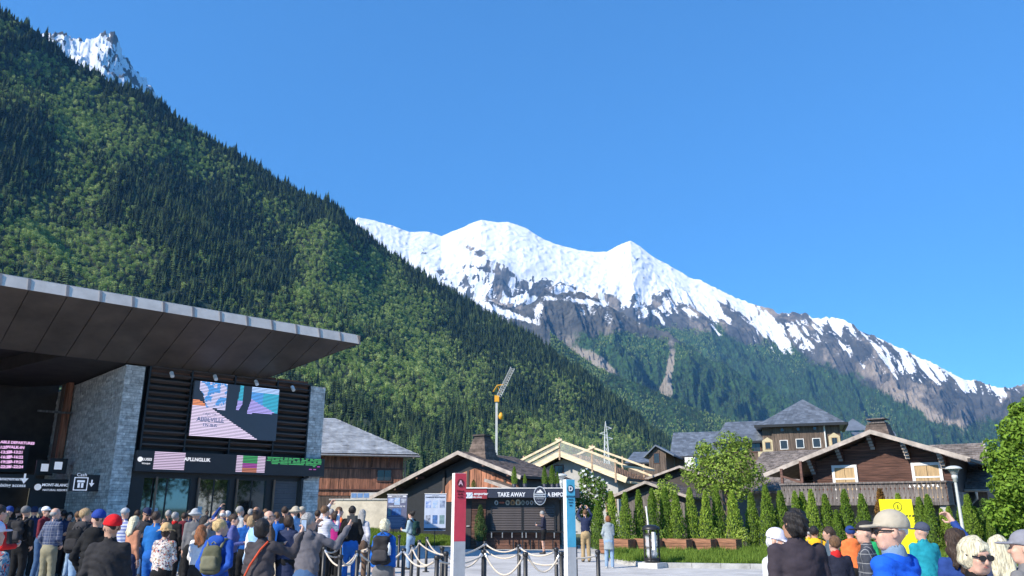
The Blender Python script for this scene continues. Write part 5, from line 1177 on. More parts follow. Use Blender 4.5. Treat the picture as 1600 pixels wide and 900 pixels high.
# ------------------------------------------------------------------ litter bin, stake, lamps, information panel, posters, totems
p = G(1022, 888); bi = thing('litter_bin', 'black wire litter bin with a hood and clear bags standing on a concrete block', 'litter bin', (p.x, p.y + .25, 0), R(-42))
MB().box(-.36, .36, -.30, .30, 0, .16).build('base_block', mat('bin_block', (.5, .49, .47), .9, .1, 3), bi)
MB().lathe([(.0, .16), (.24, .16), (.24, .26), (.0, .26)], 16).build('bin_foot', M_BLACK, bi)
for a_deg in (20, 110, 200, 290): x, y = .235 * math.cos(R(a_deg)), .235 * math.sin(R(a_deg)); MB().bar((x, y, .2), (x, y, 1.15), .05, .03).build('upright', M_BLACK, bi)
MB().bar((.20, -.17, .55), (.20, -.17, 1.1), .09, .09).build('ash_tube', M_WHITE, bi)
for z in (.62, 1.0, .27): MB().lathe([(.235, z), (.25, z), (.25, z + .03), (.235, z + .03), (.235, z)], 16).build('hoop', M_BLACK, bi)
m = bpy.data.materials.new('clear_bag'); m.use_nodes = True; _b = m.node_tree.nodes['Principled BSDF']; _b.inputs['Base Color'].default_value = (.7, .72, .75, 1); _b.inputs['Alpha'].default_value = .55; _b.inputs['Roughness'].default_value = .25
rd = random.Random(3)
b = MB(); b.lathe([(.05, .28), (.15, .3), (.19, .42), (.17, .5), (.2, .7), (.19, .85), (.215, .98), (.225, 1.0)], 14); b.v = [(v[0] * rd.uniform(.9, 1.04), v[1] * rd.uniform(.9, 1.04), v[2]) for v in b.v]; b.build('clear_bag', m, bi)
b = MB(); b.lathe([(.0, .3), (.12, .32), (.14, .45), (.0, .52)], 9); b.v = [(v[0] * rd.uniform(.7, 1.1), v[1] * rd.uniform(.7, 1.1), v[2]) for v in b.v]; b.build('litter', mat('litter', (.45, .43, .4), .8, .4, 20), bi)
MB().lathe([(.29, 1.16), (.30, 1.19), (.26, 1.26), (.15, 1.31), (.0, 1.33), (0, 1.30), (.14, 1.28), (.27, 1.18), (.29, 1.16)], 18).build('hood', M_BLACK, bi)
MB().lathe([(.26, 1.0), (.27, 1.0), (.27, 1.05), (.26, 1.05), (.26, 1.0)], 16).build('hood_ring', M_BLACK, bi)
p = W(1010, 791, 33.2); stx = thing('white_stake', 'thin white stake leaning against the hedge above the litter bin', 'stake', (p.x, 33.2, 0)); MB().tube([(.12, 0, 0), (0, .1, p.z)], .035, 8).build('stake_pole', M_WHITE, stx)
M_LAMPG = mat('lamp_grey_paint', (.5, .52, .5), .5, .06)
def lamp(px, py, Y, label):
    p = W(px, py, Y); t = thing('street_lamp', label, 'street lamp', (p.x, Y, 0), 0, 'street lamps'); h = p.z
    MB().lathe([(.09, 0), (.09, .5), (.065, .55), (.05, h - .62), (.05, h - .55)], 12).build('pole', M_LAMPG, t)
    MB().lathe([(.05, h - .62), (.085, h - .6), (.085, h - .5), (.11, h - .48), (.11, h - .36), (.06, h - .34)], 14).build('collar', M_LAMPG, t)
    gl = bpy.data.materials.get('lamp_glass')
    if not gl: gl = bpy.data.materials.new('lamp_glass'); gl.use_nodes = True; q = gl.node_tree.nodes['Principled BSDF']; q.inputs['Base Color'].default_value = (.6, .62, .62, 1); q.inputs['Alpha'].default_value = .5; q.inputs['Roughness'].default_value = .15
    MB().lathe([(.09, h - .36), (.20, h - .16), (.26, h - .10)], 16).build('lamp_glass', gl, t)
    MB().lathe([(.30, h - .12), (.31, h - .10), (.24, h - .04), (.12, h), (0, h + .01)], 18).build('lamp_shade', M_LAMPG, t)
lamp(877, 740, 40.5, 'grey street lamp with a flat round shade behind the kiosk corner'); lamp(1489, 728, 31, 'grey street lamp with a flat round shade in front of the brown chalet')
YI = 21.0; p0 = W(1376, 780, YI); p1 = W(1424, 780, YI); inf = thing('information_panel', 'bright yellow information panel with a circled letter i', 'sign', (p0.x, YI, 0)); wI = p1.x - p0.x; hI = p0.z
M_YEL = mat('yellow_panel', (.85, .78, .01), .55, .02); M_INK = mat('black_ink', (.02, .02, .015), .6, .02)
MB().hexa([(.03, 0, .05), (wI + .05, 0, .05), (wI + .05, .12, .05), (.03, .12, .05)], [(0, 0, hI), (wI, 0, hI), (wI, .12, hI), (0, .12, hI)]).build('panel', M_YEL, inf)
b = MB(); cx, cz = wI * .52, hI - .19; N = 24
for k in range(N):
    a, c = 2 * math.pi * k / N, 2 * math.pi * (k + 1) / N; b.add([(cx + r * math.cos(t), -.004, cz + r * math.sin(t)) for r, t in ((.10, a), (.115, a), (.115, c), (.10, c))], [(0, 1, 2, 3)])
b.build('ring_print', M_INK, inf); text('i', inf, (cx, -.004, cz - .01), .16, M_INK, bold=.003)
b = MB()
for k in range(9): b.prism([(.12 + k * .08, -.005, hI - .44), (.16 + k * .08, -.005, hI - .44), (.18 + k * .08, -.005, hI - .40), (.14 + k * .08, -.005, hI - .40)], (0, .003, 0))
b.build('hatched_line', M_INK, inf); b = MB()
for k in range(12): b.prism([(wI - .02, -.005, hI - .46 - k * .07), (wI + .02, -.005, hI - .42 - k * .07), (wI + .02, -.005, hI - .39 - k * .07)], (0, .003, 0))
b.build('hatched_edge', M_INK, inf)
# posters
def poster(pxs, pys, Y, name, label, cols, kind):
    p0 = W(pxs[0], pys[0], Y); p1 = W(pxs[1], pys[1], Y); t = thing('poster_board', label, 'poster board', (p0.x, Y, 0)); w2 = p1.x - p0.x; h = p0.z - p1.z; z1 = p0.z
    MB().box(0, w2, 0, .04, z1 - h, z1).build('board', mat(name, cols, .6, .06, 2), t); MB().box(-.02, w2 + .02, -.02, .06, z1, z1 + .035).build('top_rail', M_WHITE, t)
    ph = [mat('photo_%d' % k, c, .5, .5, 7, col2=c2) for k, (c, c2) in enumerate([((.05, .16, .5), (.7, .75, .85)), ((.10, .35, .7), (.75, .7, .65)), ((.02, .04, .15), (.5, .6, .75)), ((.05, .05, .08), (.6, .65, .75)), ((.1, .25, .6), (.03, .05, .12)), ((.25, .4, .38), (.1, .15, .2))])]
    def pic(u0, u1, v0, v1, k): MB().box(w2 * u0, w2 * u1, -.006, -.001, z1 - h * v1, z1 - h * v0).build('photo', ph[k % 6], t)
    return t, w2, h, z1, pic
t, w2, h, z1, pic = poster((605.5, 634.5), (773, 826.5), 40, 'poster_slate', 'dark slate-blue poster board with photos, left one of the two', (.13, .14, .22), 0)
MB().box(.03 * 1, w2 - .04, -.006, -.001, z1 - h * .075, z1 - h * .02).build('header_strip', SW2, t)
text('AIGUILLE DU MIDI', t, (w2 / 2, -.008, z1 - h * .048), .07, M_NAVY, bold=.002)
for u0, u1, v0, v1, k in ((.05, .33, .11, .24, 0), (.36, .64, .09, .30, 1), (.67, .95, .11, .24, 3), (.26, .72, .40, .60, 4), (.05, .20, .40, .62, 5)): pic(u0, u1, v0, v1, k)
text('OPERATION DE VIE', t, (w2 / 2, -.006, z1 - h * .345), .095, SW2, bold=.003)
for k in range(7): MB().box(.06, w2 * (.9 - .07 * (k % 3)), -.004, -.001, z1 - h * (.68 + k * .04), z1 - h * (.668 + k * .04)).build('printed_line', mat('line_print', (.4, .4, .48), .6, .05), t)
MB().bar((w2 * .35, .06, z1 - h), (w2 * .35, .06, 0), .03, .03).build('support_pole', M_BLACK, t)
t, w2, h, z1, pic = poster((664, 696), (772, 829), 39, 'poster_pale', 'pale blue poster board with six photos and a dark footer', (.50, .56, .68), 1)
for r in range(2):
    for c in range(3): pic(.06 + c * .325, .29 + c * .325, .18 + r * .40, .38 + r * .44, (r * 3 + c))
text('CHAMONIX MONT-BLANC', t, (w2 / 2, -.006, z1 - h * .09), .08, M_NAVY, bold=.002); text('nos sites ouverts', t, (w2 / 2, -.006, z1 - h * .045), .05, M_NAVY)
MB().box(.0, w2, -.006, -.001, z1 - h * .985, z1 - h * .93).build('footer_strip', M_NAVY, t); MB().bar((w2 * .5, .06, z1 - h), (w2 * .5, .06, 0), .035, .035).build('support_pole', M_BARK, t)
# totems
def totem(px, py, Y, wd_, dp_, split_py, colr, dark, letter, label, rz, lines):
    p = W(px, py, Y); t = thing('sign_totem', label, 'signpost', (p.x, Y, 0), rz, 'queue signposts'); h = p.z; zs = W(px, split_py, Y).z
    MB().box(0, wd_, 0, dp_, 0, h).build('column', mat('totem_white', (.78, .78, .76), .5, .03), t)
    MB().box(.0, wd_ + .004, -.006, 0, zs, h - .004).build('colour_panel', colr, t); MB().box(.0, wd_ + .004, -.006, 0, 0.0, zs - .004).build('grey_panel', mat('totem_grey', (.42, .42, .42), .5, .05), t)
    MB().prism([(wd_ / 2 + .055 * math.cos(k * .3142), -.007, h - .15 + .062 * math.sin(k * .3142)) for k in range(20)], (0, -.004, 0)).build('letter_disc', dark, t)
    text(letter, t, (wd_ / 2, -.013, h - .15), .10, SW2 if letter == 'D' else mat('totem_letter_pink', (.75, .45, .48), .5, .02), bold=.004)
    for k, s in enumerate(lines): text(s, t, (wd_ / 2, -.009, h - .27 - k * .045), .032 if k else .042, dark)
    MB().box(-.1, wd_ + .1, -.08, dp_ + .08, 0, .02).build('foot_plate', M_BLACK, t)
totem(711, 739, 12.2, .185, .11, 846, mat('totem_red', (.60, .045, .07), .5, .05), mat('totem_darkred', (.12, .01, .02), .5, .02), 'A', 'red and grey signpost with white side and letter A', R(26), ['Départ', 'Aiguille', 'du Midi'])
totem(884.5, 749, 12.8, .145, .13, 855, mat('totem_blue', (.07, .36, .52), .5, .05), mat('totem_darkblue', (.01, .05, .09), .5, .02), 'D', 'blue and grey signpost with white side and letter D', R(20), ['RETOUR', 'Return', 'Sortie', 'Exit'])

# queue posts and ropes
QP = dict(a=(507, 855), b=(534, 848), c=(532, 867), d=(553, 843), e=(559, 860), f=(578, 852), g=(631, 857), h=(644, 851), i=(655, 844), j=(667, 839), k=(683, 868), l=(691, 854), m=(697, 862), n=(755.5, 859.5), o=(758, 846), p=(811, 851), q=(821, 863), r=(869, 856), s=(877, 862), t=(899, 853), u=(934, 860), v=(624, 836))
POS = {}
for k, (px, py) in QP.items():
    v = (450 - py) / FPX; d = CT - v * ST; Y = (1.0 - EYE) * d / (ST + v * CT); POS[k] = W(px, py, Y)
pm = None
for n_, k in enumerate(sorted(POS, key=lambda k: QP[k][0])):
    t = thing('queue_post', 'slim black queue post, %s of the posts counted from the left' % ORD[n_], 'post', (POS[k].x, POS[k].y, 0), 0, 'black queue posts')
    if pm is None:
        pm = MB().lathe([(.042, .01), (.042, .96), (.0, .965)], 10).build('pole', M_BLACK, t); pc_ = MB().lathe([(.05, .93), (.055, .95), (.055, .99), (.04, 1.005), (0, 1.01)], 10).build('cap', M_BLACK, t); pbs = MB().lathe([(.10, 0), (.10, .02), (.05, .03), (.05, 0)], 12).build('base_plate', M_BLACK, t)
    else:
        for s in (pm, pc_, pbs): inst(s, t, (0, 0, 0))
M_ROPE = mat('cream_rope', (.60, .52, .42), .8, .1, 40, .003, 120); M_FERR = mat('steel_end', (.6, .6, .6), .35, .05, metal=.7)
edges = [('c', 'e', .93, .16), ('a', 'e', .93, .28), ('a', 'b', .93, .10), ('b', 'f', .93, .09), ('e', 'g', .93, .22), ('g', 'k', .93, .2), ('h', 'k', .93, .22), ('g', 'h', .9, .1), ('h', 'i', .93, .08), ('i', 'm', .93, .06), ('j', 'm', .93, .12), ('k', 'n', .90, .1), ('m', 'o', .93, .08),
         ('m', 'n', .93, .25), ('n', 'q', .93, .38), ('q', 's', .93, .30), ('o', 'p', .93, .14), ('o', 'p', .78, .14), ('p', 'r', .93, .14), ('p', 's', .80, .14), ('r', 't', .93, .08), ('s', 'u', .90, .04), ('d', 'f', .9, .12), ('a', 'd', .88, .2)]
edges.sort(key=lambda e: QP[e[0]][0] + QP[e[1]][0])
for n_, (a, c, z, sag) in enumerate(edges):
    A_, B_ = POS[a].copy(), POS[c].copy(); A_.z = B_.z = z; d = (B_ - A_).normalized(); A_ += d * .05; B_ -= d * .05
    t = thing('queue_rope', 'pale rope sagging between queue posts, %s rope counted from the left' % ORD[n_], 'rope', tuple(A_), 0, 'ropes between the queue posts')
    pts_ = [(B_ - A_) * (k / 12) - Vector((0, 0, sag * 4 * (k / 12) * (1 - k / 12))) for k in range(13)]
    MB().tube(pts_, .019, 6).build('rope', M_ROPE, t)
    MB().tube([pts_[0], pts_[0].lerp(pts_[1], .6)], .027, 8).build('rope_end', M_FERR, t); MB().tube([pts_[-1], pts_[-1].lerp(pts_[-2], .6)], .027, 8).build('rope_end', M_FERR, t)

# ------------------------------------------------------------------ crane and pylon beyond the roofs
CY = 110.0; p = W(776, 628, CY); cr = thing('tower_crane', 'slim grey tower crane with yellow turret and raised lattice jib', 'crane', (p.x, CY, 0)); h = p.z
M_CRG = mat('crane_grey', (.5, .5, .48), .5, .1, .5); M_CRY = mat('crane_yellow', (.75, .36, .02), .5, .08)
def lattice(mb, p, q, w_, n, r=.05):
    p, q = Vector(p), Vector(q); d = (q - p).normalized(); x = d.cross(Vector((0, 1, 0))).normalized(); y = d.cross(x); C4 = [x * a * w_ / 2 + y * c * w_ / 2 for a, c in ((-1, -1), (1, -1), (1, 1), (-1, 1))]
    for c in C4: mb.bar(p + c, q + c, r, r)
    for k in range(n):
        a, b2 = p.lerp(q, k / n), p.lerp(q, (k + 1) / n)
        for i in range(4): mb.bar(a + C4[i], b2 + C4[(i + 1) % 4], r * .7, r * .7); mb.bar(a + C4[i], a + C4[(i + 1) % 4], r * .7, r * .7)
b = MB(); b.box(-.16, .16, -.16, .16, 0, h); b.build('mast', M_CRG, cr)
b = MB(); b.box(-.3, .35, -.3, .3, h, h + .9); b.build('turret', M_CRY, cr)
tp = W(801, 575, CY); b = MB(); lattice(b, (.3, 0, h + .8), (tp.x - p.x, 0, tp.z), .6, 12, .05); b.build('jib', M_CRG, cr)
q = W(779, 602, CY); b = MB(); top_ = Vector((q.x - p.x - .2, 0, q.z)); b.bar((-.5, -.3, h + 1.4), top_, .10, .10); b.bar((.5, .3, h + 1.4), top_, .10, .10); b.bar(top_, (W(785, 603, CY).x - p.x + .2, 0, q.z + .1), .12, .12); b.build('a_frame', M_CRY, cr)
q = W(780, 651, CY); MB().lathe([(0, -.5), (.3, -.3), (.35, .1), (.15, .5), (0, .55)], 10).build('hook_block', M_CRY, cr).location = (q.x - p.x + .25, -.4, q.z); MB().bar((q.x - p.x + .25, -.4, q.z), (.5, -.4, h + 1), .04, .04).build('cable', M_BLACK, cr)
PYY = 380.0; p = W(946, 658, PYY); py_ = thing('power_pylon', 'pale lattice power pylon standing before the dark forest', 'pylon', (p.x, PYY, 0)); h = p.z
M_PY = mat('galvanised', (.55, .56, .56), .5, .05)
b = MB()
for sx, sy in ((-1, -1), (1, -1), (1, 1), (-1, 1)): b.bar((sx * 2.2, sy * 2.2, 0), (sx * .6, sy * .6, h - 6), .26, .26); b.bar((sx * .6, sy * .6, h - 6), (0, 0, h), .2, .2)
for k in range(12):
    z0, z1 = k * (h - 6) / 12, (k + 1) * (h - 6) / 12; r0, r1 = 2.2 - 1.6 * k / 12, 2.2 - 1.6 * (k + 1) / 12
    for s in (-1, 1): b.bar((-r0, s * r0, z0), (r1, s * r1, z1), .14, .14); b.bar((r0, s * r0, z0), (-r1, s * r1, z1), .14, .14)
b.build('lattice_mast', M_PY, py_)
for z, l, s in ((h - 3.5, 2.9, 1), (h - 6, 3.0, -1), (h - 8.5, 3.3, 1)): MB().bar((0, 0, z + 1), (s * l, 0, z), .3, .3).bar((0, 0, z - .6), (s * l, 0, z), .25, .25).build('cross_arm', M_PY, py_)
# ------------------------------------------------------------------ people: smooth solid modelling on a grid
class Solid:
    def __init__(s, lo, hi, h):
        s.h = h; s.lo = np.array(lo, np.float32) - 2 * h; n = np.ceil((np.array(hi) + 2 * h - s.lo) / h).astype(int) + 1
        s.D = np.full(tuple(n), 1.0, np.float32); s.ax = [s.lo[i] + h * np.arange(n[i], dtype=np.float32) for i in range(3)]
    def _sub(s, lo, hi):
        sl = []
        for i in range(3):
            a = max(0, int((lo[i] - s.lo[i]) / s.h)); b = min(s.D.shape[i], int((hi[i] - s.lo[i]) / s.h) + 2)
            if b <= a: return None, None
            sl.append(slice(a, b))
        X = s.ax[0][sl[0]][:, None, None]; Y = s.ax[1][sl[1]][None, :, None]; Z = s.ax[2][sl[2]][None, None, :]
        return tuple(sl), (X, Y, Z)
    def _mix(s, sl, d, k, sub=False):
        D = s.D[sl]
        if sub:
            h = np.clip(.5 - .5 * (D + d) / k, 0, 1); s.D[sl] = D * (1 - h) - d * h + k * h * (1 - h)
        else:
            h = np.clip(.5 + .5 * (D - d) / k, 0, 1); s.D[sl] = D * (1 - h) + d * h - k * h * (1 - h)
    def cone(s, a, b, ra, rb, k=.02, sc=(1, 1, 1), F=None, sub=False):
        """tapered capsule a-b; sc flattens it about its own axis line; F: 4x4 frame it lives in"""
        a = np.array(a, np.float32); b = np.array(b, np.float32); m = max(ra, rb) * 1.15 + k * 2 + s.h * 2
        if F is not None:
            A3 = np.array(F.to_3x3(), np.float32); t = np.array(F.translation, np.float32); a_, b_ = A3 @ a + t, A3 @ b + t; lo, hi = np.minimum(a_, b_) - m, np.maximum(a_, b_) + m
        else: lo, hi = np.minimum(a, b) - m, np.maximum(a, b) + m
        sl, P = s._sub(lo, hi)
        if sl is None: return s
        X, Y, Z = s._loc(P, F); ba = b - a
        sx, sy, sz = sc; q = ((X - a[0]) / sx, (Y - a[1]) / sy, (Z - a[2]) / sz); ba = ba / np.array(sc, np.float32); bb = float((ba ** 2).sum()) + 1e-9
        t = np.clip((q[0] * ba[0] + q[1] * ba[1] + q[2] * ba[2]) / bb, 0, 1)
        d = np.sqrt((q[0] - ba[0] * t) ** 2 + (q[1] - ba[1] * t) ** 2 + (q[2] - ba[2] * t) ** 2) - (ra + (rb - ra) * t)
        s._mix(sl, (d * min(sc)).astype(np.float32), k, sub); return s
    def _loc(s, P, F):
        if F is None: return P
        I = F.inverted(); X, Y, Z = P
        return tuple(I[i][0] * X + I[i][1] * Y + I[i][2] * Z + I[i][3] for i in range(3))
    def ell(s, c, r, k=.02, F=None, sub=False):
        c = np.array(c, np.float32); r = np.array(r, np.float32); m = float(r.max()) * 1.1 + k * 2 + s.h * 2
        cw = np.array(F @ Vector(c.tolist()), np.float32) if F is not None else c
        sl, P = s._sub(cw - m, cw + m)
        if sl is None: return s
        X, Y, Z = s._loc(P, F); x, y, z = X - c[0], Y - c[1], Z - c[2]
        k0 = np.sqrt((x / r[0]) ** 2 + (y / r[1]) ** 2 + (z / r[2]) ** 2); k1 = np.sqrt((x / r[0] ** 2) ** 2 + (y / r[1] ** 2) ** 2 + (z / r[2] ** 2) ** 2) + 1e-6
        s._mix(sl, (k0 * (k0 - 1) / k1).astype(np.float32), k, sub); return s
    def cut(s, n, o, F=None):
        """keep the side the normal points away from"""
        X, Y, Z = s._loc((s.ax[0][:, None, None], s.ax[1][None, :, None], s.ax[2][None, None, :]), F)
        s.D = np.maximum(s.D, ((X - o[0]) * n[0] + (Y - o[1]) * n[1] + (Z - o[2]) * n[2]).astype(np.float32)); return s
    def wrinkle(s, amp, seed=0, f=1.0, zr=None):
        X, Y, Z = s.ax[0][:, None, None], s.ax[1][None, :, None], s.ax[2][None, None, :]; p = seed * 1.7
        w = np.sin(34 * f * Z + 9 * X + p + 2.2 * np.sin(11 * X + 7 * Y + p) + 1.5 * np.sin(9 * Z - 8 * X)) * .6 + np.sin(27 * f * (Z * .6 + X * .8) + 3 * np.sin(8 * Z + p * 2) + 8 * Y) * .4
        w = 1 - 2 * np.abs(w) ** .7
        s.D = s.D + (amp * w).astype(np.float32); return s
    def quilt(s, amp, pitch):
        Z = s.ax[2][None, None, :]; s.D = s.D + (amp * (np.abs(np.sin(np.pi * Z / pitch)) ** .5 * -1 + .6)).astype(np.float32); return s
    def mesh(s):
        D = s.D; ins = D < 0; sh = tuple(n - 1 for n in D.shape); acc = np.zeros(sh + (3,), np.float32); cnt = np.zeros(sh, np.float32)
        I = np.indices
        for ax in range(3):
            o = [0, 1, 2]; o.remove(ax); lo = [slice(None)] * 3; hi = [slice(None)] * 3; lo[ax] = slice(0, -1); hi[ax] = slice(1, None)
            a, b = D[tuple(lo)], D[tuple(hi)]; cr = (a < 0) != (b < 0); t = np.where(cr, a / (a - b + 1e-12), 0)
            for u in (0, 1):
                for v in (0, 1):
                    q = [slice(None)] * 3; q[o[0]] = slice(u, u + sh[o[0]]); q[o[1]] = slice(v, v + sh[o[1]]); q = tuple(q); c = cr[q]
                    acc[..., ax] += np.where(c, t[q], 0); acc[..., o[0]] += c * u; acc[..., o[1]] += c * v; cnt += c
        idx = np.full(sh, -1, np.int64); w = np.nonzero(cnt); idx[w] = np.arange(len(w[0]))
        V = (np.stack(w, 1) + acc[w] / cnt[w][:, None]) * s.h + s.lo; Fs = []
        for ax in range(3):
            o = [(ax + 1) % 3, (ax + 2) % 3]; lo = [slice(None)] * 3; hi = [slice(None)] * 3; lo[ax] = slice(0, -1); hi[ax] = slice(1, None)
            a, b = ins[tuple(lo)], ins[tuple(hi)]; e = np.stack(np.nonzero(a != b), 1); e = e[(e[:, o[0]] > 0) & (e[:, o[1]] > 0) & (e[:, o[0]] < D.shape[o[0]] - 1) & (e[:, o[1]] < D.shape[o[1]] - 1)]
            fl = a[e[:, 0], e[:, 1], e[:, 2]]; Q = []
            for du, dv in ((-1, -1), (0, -1), (0, 0), (-1, 0)):
                c = e.copy(); c[:, o[0]] += du; c[:, o[1]] += dv; Q.append(idx[c[:, 0], c[:, 1], c[:, 2]])
            Q = np.stack(Q, 1); Q[~fl] = Q[~fl][:, ::-1]; Fs.append(Q)
        return V, np.concatenate(Fs)

def cloth(name, col, pattern=None, c2=None, rough=.85, sheen=True):
    if name in MATS: return MATS[name]
    m = mat(name, col, rough, 0.09, 5, 0.016, 9, spec=.18)
    nt = m.node_tree; L = nt.links.new; b = nt.nodes['Principled BSDF']; src = b.inputs['Base Color'].links[0].from_socket; tc = nod(nt, 'TexCoord'); out = src
    def band(axis, freq, width, colr, src, off=0.0):
        mp = nod(nt, 'SeparateXYZ'); L(tc.outputs['Object'], mp.inputs[0]); mu = nod(nt, 'Math', operation='MULTIPLY_ADD'); mu.inputs[1].default_value = freq; mu.inputs[2].default_value = off + 50; L(mp.outputs[axis], mu.inputs[0])
        fr = nod(nt, 'Math', operation='FRACT'); L(mu.outputs[0], fr.inputs[0]); lt = nod(nt, 'Math', operation='LESS_THAN'); lt.inputs[1].default_value = width; L(fr.outputs[0], lt.inputs[0])
        mx = nod(nt, 'Mix', data_type='RGBA'); mf = nod(nt, 'Math', operation='MULTIPLY'); mf.inputs[1].default_value = .75; L(lt.outputs[0], mf.inputs[0]); L(mf.outputs[0], mx.inputs[0]); L(src, mx.inputs[6]); mx.inputs[7].default_value = (*colr, 1); return mx.outputs[2]
    if pattern == 'plaid': out = band(0, 9, .3, c2[0], out); out = band(2, 9, .3, c2[0], out); out = band(0, 9, .06, c2[1], out, .5); out = band(2, 9, .06, c2[1], out, .5)
    if pattern == 'stripes': out = band(2, 14, .4, c2[0], out)
    if pattern == 'fine': out = band(2, 30, .35, c2[0], out)
    if pattern == 'grid': out = band(0, 10, .08, c2[0], out); out = band(2, 10, .08, c2[0], out)
    if pattern == 'floral':
        for k, c in enumerate(c2):
            nz = nod(nt, 'TexNoise'); nz.inputs['Scale'].default_value = 15 + 4 * k; nz.inputs['Detail'].default_value = 2; nz.inputs['Distortion'].default_value = 1.5; mp = nod(nt, 'Mapping'); mp.inputs['Location'].default_value = (k * 7, k * 3, 0); L(tc.outputs['Object'], mp.inputs[0]); L(mp.outputs[0], nz.inputs['Vector'])
            gt = nod(nt, 'MapRange'); gt.inputs[1].default_value = .57; gt.inputs[2].default_value = .60; L(nz.outputs['Fac'], gt.inputs[0]); mx = nod(nt, 'Mix', data_type='RGBA'); L(gt.outputs[0], mx.inputs[0]); L(out, mx.inputs[6]); mx.inputs[7].default_value = (*c, 1); out = mx.outputs[2]
    L(out, b.inputs['Base Color']); return m
def skin_mat(name, col):
    if name in MATS: return MATS[name]
    m = mat(name, col, .55, .06, 9, .0006, 60); b = m.node_tree.nodes['Principled BSDF']; b.inputs['Subsurface Weight'].default_value = .12; b.inputs['Subsurface Radius'].default_value = (.02, .008, .004); return m
SKIN = dict(fair=skin_mat('skin_fair', (.56, .33, .24)), mid=skin_mat('skin_mid', (.44, .25, .17)), tan=skin_mat('skin_tan', (.34, .18, .11)), dark=skin_mat('skin_dark', (.12, .065, .04)))
def hair_mat(name, col):
    if name in MATS: return MATS[name]
    return mat(name, col, .5, .30, 16, .010, 30, stretch=(5, 5, .6), spec=.3)
HAIR = dict(black=hair_mat('hair_black', (.018, .015, .014)), dark=hair_mat('hair_dark_brown', (.045, .028, .02)), brown=hair_mat('hair_brown', (.13, .07, .035)), auburn=hair_mat('hair_auburn', (.24, .09, .035)), blond=hair_mat('hair_blond', (.55, .38, .17)),
            pale=hair_mat('hair_pale_blond', (.66, .55, .38)), grey=hair_mat('hair_grey', (.30, .29, .28)), white=hair_mat('hair_white', (.62, .61, .60)), sandy=hair_mat('hair_sandy', (.34, .23, .12)))
M_LENS = mat('dark_lens', (.012, .012, .014), .12, 0, 3); M_EYEW = mat('eye_white', (.6, .58, .55), .4, 0, 3); M_LIP = mat('lips', (.38, .13, .11), .5, .05, 5); M_SHOE = mat('dark_shoe', (.04, .035, .033), .6, .1, 6); M_SHOEW = mat('white_shoe', (.6, .6, .58), .6, .05, 6)

ARMS = dict(  # elbow, wrist relative to the shoulder for the right-hand side (x outward), then hand curl
    down=((.035, -.02, -.29), (.045, .05, -.54), .5), front=((.04, .03, -.28), (-.06, .25, -.27), 1.1), fronthi=((.07, .08, -.26), (-.08, .27, -.10), 1.1),
    pocket=((.085, -.06, -.27), (.03, .07, -.48), .9), phone=((.09, .17, -.16), (-.05, .33, .14), 1.2), up=((.10, .14, .14), (-.02, .24, .38), 1.0), wide=((.20, .15, -.10), (.27, .28, .14), 1.2),
    brow=((.20, .12, .02), (-.02, .17, .20), .5), back=((.07, -.10, -.27), (-.13, -.15, -.46), .7), akimbo=((.19, -.04, -.23), (.03, .03, -.42), .8), strap=((.08, .02, -.27), (-.06, .15, -.10), 1.2), reach=((.13, .18, -.12), (.18, .42, .0), .7), lapel=((.05, .0, -.28), (-.04, .16, -.42), .9))

def hand_mesh(wr, d, nrm, curl, side, h, sc=1.0):
    """palm, four fingers of unequal length bending in two places, thumb from the side of the palm"""
    d = Vector(d).normalized(); n = Vector(nrm); n = (n - d * n.dot(d)).normalized(); x = d.cross(n) * side
    P = lambda a, b, c: Vector(wr) + (x * a + d * b + n * c) * sc
    S = Solid(np.array(wr) - .20 * sc, np.array(wr) + .20 * sc, h)
    for a in (-.026, -.009, .009, .026): S.cone(P(a * .6, .0, 0), P(a, .082, 0), .016 * sc, .0135 * sc, .010)
    S.cone(P(0, -.04, 0), P(0, .02, 0), .025 * sc, .023 * sc, .02)
    for a, l, c in ((-.029, .058, 1.1), (-.010, .070, 1.0), (.010, .074, .95), (.029, .066, .85)):
        p = P(a, .085, 0); ang = curl * c * .55; L1 = l * .5
        for j, (sg, r0, r1) in enumerate(((.5, .0095, .009), (.3, .009, .008), (.26, .008, .0065))):
            dv = d * math.cos(ang) - n * math.sin(ang); q = p + dv * l * sg * 1.05 * sc; S.cone(p, q, r0 * sc, r1 * sc, .004); p = q; ang += curl * .6
    p = P(.026, .018, -.004); q = P(.056, .045, -.018 - .02 * curl); S.cone(p, q, .013 * sc, .0105 * sc, .008); S.cone(q, P(.060 - .012 * curl, .075, -.03 - .02 * curl), .0105 * sc, .008 * sc, .004)
    return S.mesh()

